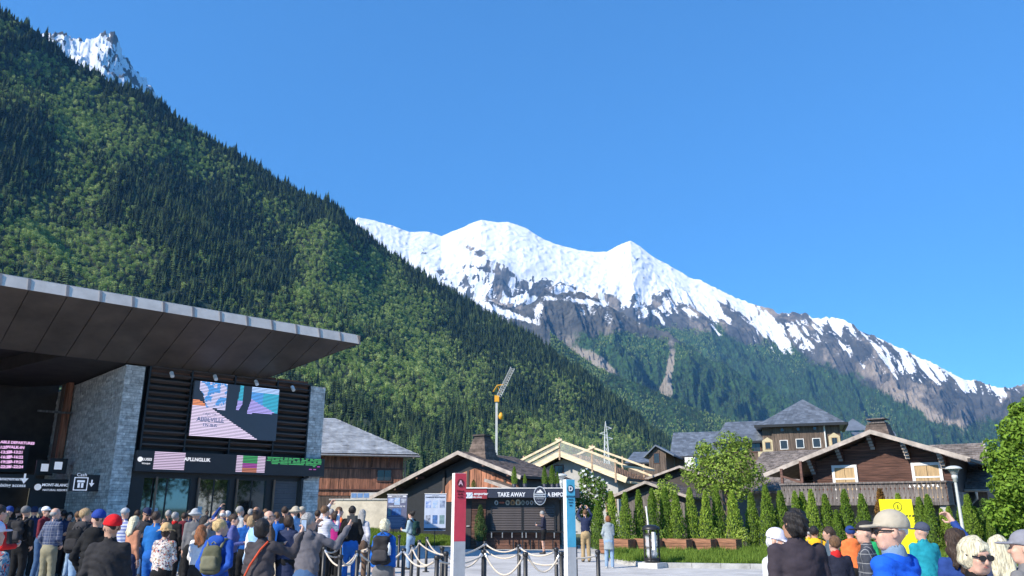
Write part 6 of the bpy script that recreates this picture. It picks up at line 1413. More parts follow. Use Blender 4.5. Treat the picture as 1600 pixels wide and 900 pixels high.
def person(px, py, Y, rz, label, top=None, bottom=None, hair=None, hat=None, skin='fair', arms=('down', 'down'), head=(0, 0), female=False, build=1.0, hem=.88, sleeve=1.0, leg=1.0, hood=False, collar=None,
           quilt=0, glasses=False, puff=1.0, shoes=None, beard=None, stride=.0, wr=.006, lean=0.0, group=None, slim_leg=1.0, skirt=False):
    """px, py: top of the head in the photograph; Y: distance; rz: turn (0 = back to us)"""
    Y = (Y * (1.27 if Y < 9.3 else 1.4) if Y < 20.5 and px < 540 else Y * (1.1 if px > 1150 else 1)); Y = min(Y, 23) if px < 540 else Y; gp = W(px, py, Y); H = min(gp.z, 1.89); s = H / 1.75 if not hat else (H - .02) / 1.75
    v = min(max(Y * .0017, .0115), .026) ; vb = max(v, .02)
    t = thing('person', label, 'person', (gp.x, Y, 0), R(rz), group or 'people standing in the square'); t.scale = (s, s, s)
    build = 1 + (build - 1) * .6; puff = 1 + (puff - 1) * .6; shw = (.152 if not female else .132) * build; shz = 1.415; rd = random.Random(int(px * 7 + py))
    lx = .085; sk = SKIN[skin]; st_ = stride
    SHR, SHL = Vector((shw, 0, shz)), Vector((-shw, 0, shz)); J = {}
    for nm, sd, sh in (('R', 1, SHR), ('L', -1, SHL)):
        e, w_, c = ARMS[arms[0] if nm == 'L' else arms[1]]; jit = lambda: rd.uniform(-.015, .015)
        el = sh + Vector((e[0] * sd + jit(), e[1] + jit(), e[2] + jit() * .5)); wv = sh + Vector((w_[0] * sd + jit(), w_[1] + jit(), w_[2] + jit())); J[nm] = (sh, el, wv, c)
    hips = [Vector((lx * sd, 0, .90)) for sd in (1, -1)]; kn = [Vector(((lx + .01) * sd, .03 + st_ * sd, .50)) for sd in (1, -1)]; an = [Vector(((lx + .02) * sd, -.01 + st_ * 1.3 * sd, .09)) for sd in (1, -1)]
    HF = Matrix.Translation((0, .0, 1.50)) @ Matrix.Rotation(R(head[0]), 4, 'Z') @ Matrix.Rotation(R(head[1]), 4, 'X') @ Matrix.Translation((0, .0, -1.50))
    ext = lambda: ([min([-.32] + [J[k][i].x for k in 'LR' for i in (1, 2)]) - .12, min([-.26] + [J[k][i].y for k in 'LR' for i in (1, 2)]) - .1], [max([.32] + [J[k][i].x for k in 'LR' for i in (1, 2)]) + .12, max([.24] + [J[k][i].y for k in 'LR' for i in (1, 2)]) + .1])
    lo2, hi2 = ext(); zt = max(1.78, max(J[k][2].z for k in 'LR') + .05)
    # --- body: one skin surface from head to ankle
    hv = v if Y > 9 else .0085
    S = Solid((lo2[0], lo2[1], .04), (hi2[0], hi2[1], zt), max(hv, .0115) if Y > 9 else .0105)
    S.cone((0, 0, .93), (0, 0, 1.32), .10, .115, .05, (1.05, .75, 1)); S.cone((-shw * .8, 0, shz - .03), (shw * .8, 0, shz - .03), .045, .045, .05)
    S.cone((0, -.01, 1.40), (0, .005, 1.53), .056, .052, .03)
    for i in (0, 1): S.cone(hips[i], kn[i], .062, .045, .03); S.cone(kn[i] + Vector((0, -.02, -.12)), kn[i] + Vector((0, -.02, -.14)), .048, .045, .03); S.cone(kn[i], an[i], .046, .034, .03)
    for k in 'LR':
        sh, el, w_, c = J[k]; r = 1.0 if sleeve < .9 else .8; S.cone(sh, el, .046 * r, .038 * r, .03); S.cone(el, w_, .038 * r, .026, .02)
    # skull, jaw, nose, brow, ears in the head's own frame
    S.ell((0, -.012, 1.652), (.074, .092, .088), .02, HF); S.ell((0, .018, 1.592), (.058, .070, .075), .03, HF); S.cone((-.03, .062, 1.545), (.03, .062, 1.545), .024, .024, .03, F=HF)
    S.cone((0, .086, 1.648), (0, .106, 1.605), .010, .0165, .012, F=HF); S.cone((-.036, .078, 1.662), (.036, .078, 1.662), .012, .012, .014, F=HF)
    S.cone((-.040, .076, 1.606), (-.032, .070, 1.58), .018, .016, .03, F=HF); S.cone((.040, .076, 1.606), (.032, .070, 1.58), .018, .016, .03, F=HF)
    S.cone((-.018, .092, 1.573), (.018, .092, 1.573), .008, .008, .010, F=HF)
    for sd in (1, -1):
        S.ell((sd * .030, .098, 1.637), (.017, .014, .011), .010, HF, sub=True)
        S.ell((sd * .078, -.004, 1.622), (.011, .020, .033), .008, HF)
    V, F = S.mesh(); parts = [(V, F)]
    for k, sd in (('R', 1), ('L', -1)):
        sh, el, w_, c = J[k]; d = (w_ - el).normalized(); nn = Vector((-sd, 0, 0)) if abs(d.x) < .8 else Vector((0, 0, -1))
        if arms[0 if k == 'L' else 1] in ('phone', 'front', 'fronthi', 'wide', 'reach'): nn = Vector((-sd * .6, .3, .5)); d = (d + Vector((0, .3, .35))).normalized()
        if arms[0 if k == 'L' else 1] == 'back': nn = Vector((0, 1, 0)); d = Vector((-sd * .8, -.1, -.5)).normalized()
        if arms[0 if k == 'L' else 1] == 'brow': d = Vector((-sd * .8, .15, .35)); nn = Vector((0, 0, 1))
        hm = hand_mesh(w_, d, -nn, c, sd, .0065 if Y < 16 else .009); J[k] = J[k] + (d,); parts.append(hm)
    nV = 0; VV = []; FF = []
    for a, b in parts: VV.append(a); FF.append(b + nV); nV += len(a)
    body = mesh_np('body', np.concatenate(VV), np.concatenate(FF), sk, True, t)
    # --- trousers
    if bottom is not None:
        S = Solid((-.30, -.26, .03), (.30, .26, 1.08), vb); b_ = build * slim_leg
        S.cone((0, 0, 1.04), (0, -.005, .93), .145 * build, .158 * build, .03, (1, .72, 1)); S.cone((0, -.035, .90), (0, -.035, .88), .13 * build, .12 * build, .04, (1.1, .8, 1))
        for i in (0, 1): S.cone(hips[i] + Vector((0, -.01, -.02)), kn[i], .096 * b_, .072 * b_, .025); S.cone(kn[i], an[i] + Vector((0, -.01, -.01)), .070 * b_, .062 * b_, .02)
        if skirt: S.cone((0, 0, .95), (0, 0, .55), .15, .20, .05, (1, .75, 1))
        S.wrinkle(.006, rd.random() * 9, .8)
        if leg < 1: S.cut((0, 0, -1), (0, 0, .09 + (1 - leg) * .82))
        V, F = S.mesh(); mesh_np('trousers' if leg > .7 else 'shorts', V, F, bottom, True, t)
    # --- jacket or shirt
    if top is not None:
        tz = shz + .03; S = Solid((lo2[0], lo2[1], hem - .05), (hi2[0], hi2[1], max(1.56, zt)), v); q = puff; B = build
        S.cone((0, 0, .95), (0, 0, 1.10), .150 * B * q, .142 * B * q, .04, (1.02, .74, 1)); S.cone((0, 0, 1.10), (0, .0, 1.30), .142 * B * q, (.160 if not female else .150) * B * q, .05, (1.04, .74, 1))
        if hem < .8: S.cone((0, 0, .95), (0, 0, hem), .155 * B * q, .175 * B * q, .05, (1, .76, 1))
        if female: S.cone((-.06, .075, 1.28), (.06, .075, 1.28), .055, .055, .05)
        elif B > 1.1: S.ell((0, .05, 1.08), (.15 * B, .13 * B, .15), .06)
        S.cone((-shw * .82, -.005, shz - .035), (shw * .82, -.005, shz - .035), .068 * q, .068 * q, .045); S.cone((-.05, -.01, shz + .03), (.05, -.01, shz + .03), .045, .045, .05)
        for k in 'LR':
            sh, el, w_ = J[k][:3]; r = q * (1 + (B - 1) * .5)
            if sleeve > .9: S.cone(sh, el, .060 * r, .050 * r, .022); S.cone(el, el.lerp(w_, .97), .050 * r, .038 * r, .015)
            else: S.cone(sh, sh.lerp(el, sleeve * 1.3), .066 * r, .058 * r, .035)
        S.wrinkle(wr, rd.random() * 9)
        if quilt: S.quilt(.012, quilt)
        if hood: S.ell((0, -.085, shz + .045), (.125, .062, .075), .03); S.ell((0, -.06, shz - .03), (.09, .07, .10), .04); S.cone((-.09, .02, shz + .06), (.09, .02, shz + .06), .03, .03, .04)
        if collar is None or collar: S.cone((0, -.005, shz + .03), (0, .0, shz + .085), .068, .066, .015); S.cone((0, 0, shz + .06), (0, .004, shz + .12), .050, .052, .004, sub=True)
        S.cut((0, 0, -1), (0, 0, hem)); V, F = S.mesh(); mesh_np('jacket' if sleeve > .9 else 'shirt', V, F, top, True, t)
        if collar not in (None, True, False):
            C = Solid((-.12, -.12, shz), (.12, .12, 1.55), v); C.cone((0, -.005, shz + .06), (0, .0, shz + .09), .076, .074, .01); C.cone((0, 0, shz), (0, .004, 1.56), .05, .055, .004, sub=True); V, F = C.mesh(); mesh_np('collar', V, F, collar, True, t)
    # --- hair
    if hair is not None:
        kind, hm = hair; hm = HAIR[hm]; S = Solid((-.22, -.24, 1.15), (.22, .2, 1.84), v if Y > 9 else .0095); e = (.007 if kind not in ('curly', 'bob') else (.015 if kind == 'bob' else .010)) if hat is None else -.004
        if kind == 'balding': S.ell((0, -.03, 1.625), (.081, .088, .062), .02, HF); S.ell((0, -.01, 1.72), (.066, .075, .05), .012, HF, sub=True)
        else: S.ell((0, -.018, 1.662), (.078 + e, .095 + e, .090 + e * .8), .02, HF)
        if kind in ('bob', 'long', 'curly'): S.ell((0, -.03, 1.605), (.080 + e, .078 + e, .082), .02, HF)
        if kind in ('long', 'longcurly'):
            for a in (-.055, 0, .055): S.cone((a, -.06, 1.60), (a * 1.15, -.105, 1.36 + abs(a)), .05, .035, .03, F=HF)
        if kind == 'longcurly': S.ell((0, -.05, 1.55), (.108, .08, .12), .03, HF); S.ell((0, -.02, 1.66), (.088, .10, .094), .02, HF)
        if kind == 'bun': S.ell((0, -.10, 1.72), (.045, .045, .042), .01, HF)
        if kind == 'pony': S.cone((0, -.10, 1.66), (0, -.15, 1.45), .035, .022, .02, F=HF)
        # open the face, the nape and round the ears
        S.ell((0, .125, 1.60), (.075, .09, .098), .012, HF, sub=True)
        if kind in ('short', 'balding', 'bun', 'pony', 'crop'): S.cone((-.12, .02, 1.555), (.12, .02, 1.555), .052, .052, .012, F=HF, sub=True); S.ell((0, -.05, 1.505), (.13, .12, .055), .012, HF, sub=True)
        X, Yg, Z = S.ax[0][:, None, None], S.ax[1][None, :, None], S.ax[2][None, None, :]; am = .010 if kind in ('curly', 'longcurly') else .0065; fq = 95 if 'curly' in kind else 75
        S.D = S.D + (am * (np.sin(fq * X + 20 * Z + 3 * np.sin(40 * Yg)) * np.sin(fq * Yg + 30 * X + 7) + .6 * np.sin(fq * (.5 if 'long' in kind else 1) * Z + 50 * X))).astype(np.float32)
        V, F = S.mesh(); mesh_np('hair', V, F, hm, True, t)
    if beard: S = Solid((-.12, -.1, 1.48), (.12, .16, 1.66), v); S.ell((0, .05, 1.565), (.062, .062, .05), .01, HF); S.ell((0, .04, 1.625), (.1, .2, .04), .01, HF, sub=True); V, F = S.mesh(); mesh_np('beard', V, F, HAIR[beard], True, t)
    # --- hats
    if hat is not None:
        kind, hm = hat; S = Solid((-.26, -.28, 1.52), (.26, .30, 1.86), v if Y > 9 else .0105)
        if kind == 'cap':
            S.ell((0, -.014, 1.672), (.094, .112, .100), .01, HF); S.cut((0, .10, -1), (0, 0, 1.655), HF); S.D = np.minimum(S.D, 1)
            B = Solid((-.26, -.28, 1.52), (.26, .30, 1.86), S.h); B.ell((0, .115, 1.668), (.078, .085, .010), .01, HF); S.D = np.minimum(S.D, B.D[:S.D.shape[0], :S.D.shape[1], :S.D.shape[2]])
        if kind == 'sun': S.ell((0, -.014, 1.70), (.098, .112, .10), .01, HF); S.cut((0, 0, -1), (0, 0, 1.655), HF); B = Solid((-.26, -.28, 1.52), (.26, .30, 1.86), S.h); [B.cone((.115 * math.cos(a_), .135 * math.sin(a_), 1.668), (.165 * math.cos(a_), .185 * math.sin(a_), 1.640), .012, .009, .012, F=HF) for a_ in np.arange(0, 6.28, .16)]; S.D = np.minimum(S.D, B.D)
        if kind == 'bucket': S.ell((0, -.014, 1.68), (.092, .108, .095), .01, HF); S.cut((0, 0, -1), (0, 0, 1.66), HF); B = Solid((-.26, -.28, 1.52), (.26, .30, 1.86), S.h); B.cone((0, -.005, 1.67), (0, -.005, 1.65), .11, .15, .01, (1, 1.15, .35), F=HF); S.D = np.minimum(S.D, B.D)
        if kind == 'beanie': S.ell((0, -.02, 1.672), (.094, .112, .102), .01, HF); S.cut((0, .15, -1), (0, 0, 1.622), HF); S.wrinkle(.003, 3, 2)
        V, F = S.mesh(); mesh_np({'cap': 'cap', 'sun': 'sun_hat', 'bucket': 'bucket_hat', 'beanie': 'beanie'}[kind], V, F, hm, True, t)
        if kind == 'sun':
            B = Solid((-.2, -.2, 1.6), (.2, .2, 1.75), .012); B.ell((0, -.014, 1.68), (.098, .112, .02), .01, HF); V, F = B.mesh(); mesh_np('hat_band', V, F, M_BLACK, True, t)
    # --- face details where they can be seen
    if abs(rz + head[0]) > 60 or glasses:
        for sd in (1, -1):
            if glasses:
                o = MB(); o.prism([(sd * .032 + .027 * math.cos(k * .5236), .100, 1.637 + .021 * math.sin(k * .5236)) for k in range(12)], (0, .008, 0)); o.bar((sd * .056, .102, 1.643), (sd * .086, .0, 1.638), .004, .010)
                if sd > 0: o.bar((-.008, .108, 1.641), (.008, .108, 1.641), .006, .006)
                q = o.build('sunglasses', M_LENS, t); q.matrix_local = HF
            else:
                q = MB().lathe([(0.001, -.011), (.008, -.008), (.011, 0), (.008, .008), (.001, .011)], 8).build('eye', M_EYEW, t); q.matrix_local = HF @ Matrix.Translation((sd * .030, .082, 1.637))
                z_ = MB().lathe([(.001, -.005), (.005, 0), (.001, .005)], 6).build('iris', M_LENS, q); z_.location = (0, .0085, 0)
                z_ = MB().bar((-.013, 0, 0), (.013, 0, 0), .006, .005).build('eyebrow', hm if hair else M_SHOE, t); z_.matrix_local = HF @ Matrix.Translation((sd * .031, .0935, 1.660))
        q = MB().prism([(-.022, 0, 0), (-.008, .004, .005), (0, .005, .003), (.008, .004, .005), (.022, 0, 0), (0, .004, -.007)], (0, .004, 0)).build('mouth', M_LIP, t); q.matrix_local = HF @ Matrix.Translation((0, .0965, 1.576))
    # --- shoes
    sm = shoes or M_SHOE; S = Solid((-.2, -.2, .0), (.2, .34, .14), .02 if Y > 16 else .022)
    for i in (0, 1): S.cone(an[i] + Vector((0, -.02, -.05)), an[i] + Vector((.01 * (1 - 2 * i), .15, -.055)), .045, .038, .02, (.95, 1, .9)); S.cone(an[i] + Vector((0, 0, .0)), an[i] + Vector((0, .02, -.04)), .045, .045, .03)
    S.cut((0, 0, -1), (0, 0, .0)); V, F = S.mesh(); mesh_np('shoes', V, F, sm, True, t)
    t['_j'] = 0; del t['_j']
    return t, dict(J=J, s=s, HF=HF)
def backpack(t, label, m, m2=None, h=.44, w_=.28, d=.15, z=1.02, pocket=True, bottle=False):
    """rests on a back: a thing of its own"""
    b = thing('backpack', label, 'backpack', tuple(t.location), t.rotation_euler.z); b.scale = t.scale; y0 = -.115; v = .02
    S = Solid((-.3, -.45, z - .1), (.3, .05, z + h + .1), v); c = (0, y0 - d / 2, z + h / 2)
    for zz, ww in ((z + .06, w_ * .5 - .05), (z + h * .5, w_ * .5 - .045), (z + h - .08, w_ * .5 - .075)): S.cone((-ww, c[1], zz), (ww, c[1], zz), .075, .075, .05, (1, d / .15, 1))
    for sd in (1, -1): S.cone((sd * (w_ / 2 - .07), c[1], z + .05), (sd * (w_ / 2 - .09), c[1], z + h - .08), .07, .06, .04, (1, d / .15, 1))
    S.wrinkle(.005, z * 7); V, F = S.mesh(); mesh_np('bag', V, F, m, True, b)
    if pocket:
        S = Solid((-.2, -.45, z - .05), (.2, -.1, z + h), v); S.cone((-w_ * .28, y0 - d - .005, z + .09), (w_ * .28, y0 - d - .005, z + .09), .055, .055, .03, (1, .6, 1)); S.cone((-w_ * .26, y0 - d - .005, z + .18), (w_ * .26, y0 - d - .005, z + .18), .05, .05, .04, (1, .6, 1)); V, F = S.mesh(); mesh_np('pocket', V, F, m2 or m, True, b)
    for sd in (1, -1):
        MB().tube([(sd * .10, y0 - .02, z + h - .04), (sd * .115, -.06, 1.475), (sd * .12, .05, 1.46), (sd * .13, .115, 1.36), (sd * .15, .10, 1.18), (sd * .16, -.02, 1.06), (sd * .13, -.12, 1.04)], [.018, .024, .024, .022, .016, .012, .01], 8).build('strap', m2 or m, b)
    MB().tube([(-.035, y0 - .03, z + h + .02), (0, y0 - .03, z + h + .05), (.035, y0 - .03, z + h + .02)], .008, 6).build('loop', m2 or m, b)
    if bottle: o = MB().lathe([(.0, 0), (.032, 0), (.034, .12), (.030, .15), (.014, .18), (.014, .205), (0, .205)], 12).build('water_bottle', mat('clear_bottle', (.6, .65, .7), .1, .05, 3), None, label='clear water bottle in the side pocket of the grey backpack', cat='bottle'); o.matrix_world = t.matrix_basis @ Matrix.Translation((w_ / 2 + .0, y0 - d * .7, z + .14))
    return b
def phone(t, info, hand, label, m=None, kind='phone', off=(0, .0, .02)):
    sh, el, w_, c, d = info['J'][hand]; p = w_ + Vector(d) * .10 + Vector(off)
    o = MB().box(-.038, .038, -.005, .005, -.078, .078).build(kind, m or M_BLACK, None, label=label, cat=kind)
    if kind == 'camera': o.data.clear_geometry(); b = MB(); b.box(-.065, .065, -.035, .03, -.045, .045); b.tube([(0, .03, 0), (0, .09, 0)], .032, 12); b.box(-.02, .02, -.02, .02, .045, .065); q = b.build('camera', M_BLACK, None); o.data = q.data; bpy.data.objects.remove(q)
    else:
        sc_ = MB().box(-.034, .034, -.0065, -.0052, -.07, .07).build('screen', mat('phone_screen', (.15, .2, .28), .15, .2, 30, emit=((.35, .45, .6), .35)), o)
    o.matrix_world = t.matrix_basis @ Matrix.Translation(p); return o
# ------------------------------------------------------------------ the crowd
bpy.context.view_layer.update()
K_ = lambda n, c, p=None, c2=None, r=.85: cloth('cloth_' + n, c, p, c2, r)
BLK = K_('black', (.012, .012, .013)); CHAR = K_('charcoal', (.026, .025, .027)); NAVY = K_('navy', (.022, .03, .07)); DGREY = K_('dark_grey', (.05, .047, .05)); GREY = K_('grey', (.15, .147, .15)); LGREY = K_('light_grey', (.38, .39, .40))
BLUE = K_('royal_blue', (.015, .075, .32)); BRBLUE = K_('bright_blue', (.015, .10, .36)); DBLUE = K_('blue', (.02, .05, .20)); SKY = K_('pale_blue', (.25, .42, .62)); TEAL = K_('teal', (.015, .24, .30)); RED = K_('red', (.50, .02, .02)); MAROON = K_('maroon', (.14, .02, .03))
WHITE = K_('white', (.66, .66, .68)); JEANS = K_('jeans', (.05, .10, .20)); LJEANS = K_('light_jeans', (.22, .32, .45)); KHAKI = K_('khaki', (.36, .26, .14)); OLIVEK = K_('olive_khaki', (.23, .21, .14)); OLIVE = K_('olive', (.10, .10, .06)); ORANGE = K_('orange', (.72, .17, .05)); YELLOW = K_('yellow', (.78, .42, .02))
MAG = K_('magenta', (.36, .02, .16)); GREEN = K_('green', (.02, .35, .12)); POLO = K_('aubergine_grey', (.040, .032, .040)); BEIGE = K_('beige', (.40, .35, .27)); BRN = K_('brown', (.13, .085, .06)); LAV = K_('lavender_white', (.56, .54, .64)); STEEL = K_('steel_blue', (.16, .23, .32))
PLAID = K_('blue_plaid', (.04, .055, .11), 'plaid', [(.10, .12, .18), (.28, .28, .30)]); GRIDC = K_('dark_check', (.05, .055, .07), 'grid', [(.3, .3, .3)]); STRIPE = K_('blue_white_stripe', (.55, .57, .66), 'stripes', [(.03, .08, .35)]); FSTR = K_('fine_stripe', (.55, .55, .60), 'fine', [(.25, .25, .3)])
FLOR = K_('floral_white', (.58, .54, .50), 'floral', [(.04, .05, .12), (.40, .08, .05), (.30, .22, .12)]); FLOR2 = K_('floral_blue', (.10, .22, .30), 'floral', [(.45, .42, .38), (.40, .06, .05), (.02, .03, .08)])
P = person
# left, nearest
P(-6, 812, 6.0, -10, 'person at the left edge in a white cap and blue-red floral shirt', FLOR2, NAVY, ('bob', 'grey'), ('cap', LAV), female=True, sleeve=.6)
P(2, 789, 9.5, -30, 'person in a red jacket half cut off by the left picture edge', RED, BLK, ('short', 'dark'), arms=('down', 'front'))
P(8, 801, 11.5, 10, 'fair-haired shorter person below the red jacket at the left edge', CHAR, NAVY, ('bob', 'sandy'), female=True)
P(16, 788, 14.5, -160, 'person in a blue beanie and dark jacket facing the square', CHAR, BLK, ('short', 'dark'), ('beanie', DBLUE), skin='mid', arms=('front', 'front'))
t, i = P(43, 787, 13.5, -8, 'man in a grey beanie and black coat with a black backpack', BLK, BLK, ('crop', 'dark'), ('beanie', GREY), arms=('pocket', 'pocket'), head=(8, 0), build=1.08, puff=1.05, hem=.8); backpack(t, 'black backpack on the man in the grey beanie', CHAR, DGREY)
P(56, 786, 16, 20, 'person in a dark navy beanie right behind the grey beanie', NAVY, BLK, None, ('beanie', NAVY))
P(74, 788, 15.5, -95, 'person in a white cap, sunglasses and a maroon jacket looking right', MAROON, JEANS, ('short', 'grey'), ('cap', WHITE), arms=('front', 'front'), glasses=True)
P(88, 793, 12.6, -12, 'balding man in a blue plaid shirt and khaki trousers seen from behind', PLAID, OLIVEK, ('balding', 'grey'), arms=('pocket', 'lapel'), head=(-25, -4), hem=.86)
P(110, 800, 18, -150, 'dark-haired woman in navy standing behind the plaid shirt', NAVY, BLK, ('bob', 'black'), skin='mid', female=True, arms=('front', 'front'))
P(123, 799, 16, 15, 'grey-capped person in a dark jacket left of the stone pillar', CHAR, LJEANS, ('crop', 'brown'), skin='mid')
t, i = P(136, 794, 10.6, -10, 'person with light brown hair, grey jacket and pale jeans by the blue cap', DGREY, LJEANS, ('short', 'sandy'), arms=('strap', 'down'), head=(-55, 0), hood=True); backpack(t, 'black daypack on the person in pale jeans', BLK, CHAR, h=.38)
P(156, 795, 8.9, -6, 'tall man in a blue cap and black rain jacket', BLK, BLK, ('crop', 'dark'), ('cap', K_('cap_blue', (.02, .05, .25))), arms=('pocket', 'front'), hood=True, head=(35, 0), puff=1.06, wr=.010)
P(178, 803, 6.9, 8, 'man in a bright red cap and black jacket', CHAR, BLK, ('short', 'black'), ('cap', K_('cap_red', (.60, .015, .02))), skin='mid', arms=('down', 'front'), head=(30, 0), build=1.12, puff=1.08, hood=False, wr=.011)
P(197, 793, 13.2, 5, 'person in a blue and white striped shirt behind the red cap', STRIPE, BRBLUE, ('short', 'grey'), ('cap', LGREY), build=1.1)
P(229, 792, 13.6, -150, 'man in a dark cap and sunglasses leaning over to the right', DGREY, JEANS, ('short', 'brown'), ('cap', NAVY), skin='mid', glasses=True, head=(20, -22), arms=('reach', 'front'), sleeve=1)
P(212, 806, 11.6, -30, 'woman with long blond hair in an orange and navy vest', K_('dusty_orange', (.45, .2, .12)), NAVY, ('long', 'pale'), female=True, arms=('front', 'down'))
P(246, 799, 11.6, -4, 'man in a bright blue jacket and blue trousers left of the straw hat', K_('cobalt', (.015, .12, .36)), BRBLUE, ('crop', 'dark'), skin='mid', arms=('down', 'front'), hem=.84, collar=True)
P(261, 818, 9.6, 6, 'woman in a wide straw hat and white floral shirt', FLOR, BLK, ('bob', 'dark'), ('sun', K_('straw', (.55, .36, .17))), female=True, build=1.12, arms=('front', 'front'), hem=.78, wr=.008)
P(275, 800, 14.5, -15, 'grey-haired man in a black jacket with a red collar', BLK, BLK, ('short', 'grey'), arms=('down', 'pocket'), collar=RED)
P(289, 801, 16, 5, 'person in a black jacket with red shoulders near the glass door', MAROON, BLK, ('short', 'dark'), hood=True)
P(307, 794, 13.2, 25, 'person in a grey bucket hat and pale blue pack straps', GREY, BLK, ('short', 'grey'), ('bucket', LGREY), arms=('down', 'down'), head=(-40, 0))
P(326, 805, 10.2, -120, 'dark-haired woman shading her eyes with one hand', K_('grey_knit', (.22, .21, .2)), CHAR, ('long', 'black'), female=True, arms=('down', 'brow'), head=(30, 15))
P(316, 820, 9.9, 12, 'woman with curly auburn hair in a white top and olive vest', WHITE, CHAR, ('longcurly', 'auburn'), female=True, arms=('front', 'front'), hem=1.0, slim_leg=.9)
t, i = P(346, 811, 8.7, -8, 'short blond-haired person in a blue jacket with hands clasped behind', K_('jacket_blue', (.02, .075, .34)), DBLUE, ('short', 'blond'), arms=('back', 'back'), head=(-45, 0), hood=True, hem=.74, build=1.02); backpack(t, 'small olive grey backpack on the blue jacket', OLIVE, K_('olive_light', (.16, .155, .10)), h=.36, w_=.25, d=.12, z=1.04)
P(349, 796, 15.5, 10, 'white-haired man in blue raising his left arm to film', DBLUE, BLK, ('balding', 'white'), arms=('up', 'down'))
P(357, 798, 17, -20, 'white-haired person standing behind the raised arm', NAVY, BLK, ('short', 'white'))
P(367, 803, 12, -85, 'dark-haired woman in a violet-blue top in profile', K_('violet_blue', (.10, .11, .28)), BLK, ('short', 'dark'), female=True, arms=('front', 'front'))
P(376, 791, 15.5, -40, 'grey-haired man with a white collar among the crowd', LGREY, BLK, ('short', 'grey'), arms=('down', 'down'))
P(387, 804, 12.5, 30, 'person in a vivid blue jacket behind the pale blue one', BRBLUE, BLK, ('short', 'brown'))
P(402, 788, 16.5, -30, 'tall bald man with tanned skin near the doors', DGREY, BLK, ('balding', 'dark'), skin='tan')
P(396, 806, 11.4, -60, 'light-haired woman in white beside the pale blue jacket', WHITE, LJEANS, ('bob', 'sandy'), female=True, arms=('front', 'front'))
t, i = P(406, 797, 9.6, -25, 'woman with a dark hair bun in a pale blue denim jacket', SKY, SKY, ('bun', 'dark'), female=True, arms=('reach', 'front'), hem=.7)
t, i = P(413, 811, 7.9, -6, 'woman with black bobbed hair in a dark grey jacket raising a phone', K_('slate_jacket', (.055, .048, .052)), CHAR, ('bob', 'black'), female=True, arms=('front', 'wide'), build=1.15, puff=1.05, wr=.012, hem=.72, head=(-10, 8)); phone(t, i, 'R', 'black phone held up by the woman in the dark grey jacket')
b = thing('shoulder_bag', 'red shoulder bag with an orange strap on the black-haired woman', 'bag', tuple(t.location), t.rotation_euler.z); b.scale = t.scale
MB().tube([(.10, -.06, 1.475), (.04, -.135, 1.38), (-.06, -.175, 1.2), (-.17, -.15, .98)], .014, 8).build('strap', K_('strap_orange', (.50, .07, .03)), b); S_ = Solid((-.34, -.3, .6), (0, 0, 1.02), .016); S_.cone((-.24, -.15, .78), (-.12, -.17, .80), .10, .10, .05, (1, .6, 1)); S_.cone((-.22, -.15, .92), (-.14, -.16, .92), .05, .05, .05, (1, .6, 1)); V_, F_ = S_.mesh(); mesh_np('bag_body', V_, F_, K_('bag_red', (.45, .01, .015)), True, b)
P(423, 797, 10.8, -70, 'elderly man in sunglasses and a brown jacket in profile', BRN, BLK, ('balding', 'grey'), glasses=True, arms=('down', 'front'), head=(-10, 5), hem=.78)
P(433, 800, 14.5, 5, 'person carrying a vivid blue pack over pale trousers', BRBLUE, BEIGE, ('short', 'brown'), hem=1.0)
P(446, 791, 14.8, 12, 'tall man in a black coat right of the blue pack', BLK, BLK, ('crop', 'dark'), arms=('pocket', 'pocket'), hem=.75)
P(452, 805, 10.9, 8, 'person in a long quilted navy coat', K_('quilted_navy', (.03, .04, .085)), BLK, ('bob', 'dark'), female=True, quilt=.07, hem=.52, puff=1.05, wr=.003)
P(462, 786, 15.2, 65, 'man in a beige sun hat and pale blue shirt looking left', SKY, KHAKI, ('short', 'grey'), ('bucket', BEIGE), arms=('front', 'front'), sleeve=.6)
P(473, 790, 17, -30, 'person in a pale cap beside the beige sun hat', CHAR, BLK, ('short', 'grey'), ('cap', BEIGE))
t, i = P(485, 801, 8.7, -18, 'grey-haired man in a grey sweater filming with both arms raised', K_('sweater_grey', (.12, .115, .13)), JEANS, ('crop', 'grey'), arms=('phone', 'wide'), head=(-15, 8), build=1.1, hem=.90, wr=.009, hood=True); phone(t, i, 'R', 'black camera held up by the grey-haired man', kind='camera')
P(509, 790, 13.5, -35, 'person in a finely striped pale top with raised hands', FSTR, BLK, ('short', 'brown'), arms=('up', 'phone'), female=True)
P(518, 795, 17, 10, 'person in a dark navy jacket behind the magenta top', NAVY, BLK, ('short', 'grey'))
P(525, 799, 14.8, -5, 'brown-haired woman in a magenta top and black trousers', MAG, BLK, ('bob', 'dark'), female=True, arms=('down', 'front'), hem=.92)
P(531, 792, 17.5, -60, 'person in an orange jacket behind the magenta top', ORANGE, BLK, ('short', 'brown'))
P(551, 789, 19.5, 12, 'tall man in a black jacket and bright blue trousers', BLK, K_('trouser_blue', (.02, .12, .42)), ('crop', 'black'), arms=('pocket', 'pocket'), hem=.86, puff=1.1)
P(567, 796, 20.5, -15, 'woman with long grey hair in a striped white jacket and brown trousers', FSTR, BRN, ('long', 'grey'), female=True, arms=('down', 'pocket'))
t, i = P(602, 811, 13.4, -6, 'woman with tousled pale hair in a bright blue jacket and grey trousers', K_('jacket_vivid_blue', (.012, .10, .40)), GREY, ('curly', 'pale'), female=True, arms=('down', 'down'), head=(-25, -6), hood=True, hem=.94, puff=1.15, build=1.05, slim_leg=1.08); backpack(t, 'grey and black hiking backpack on the bright blue jacket', CHAR, DGREY, h=.46, w_=.30, bottle=True)
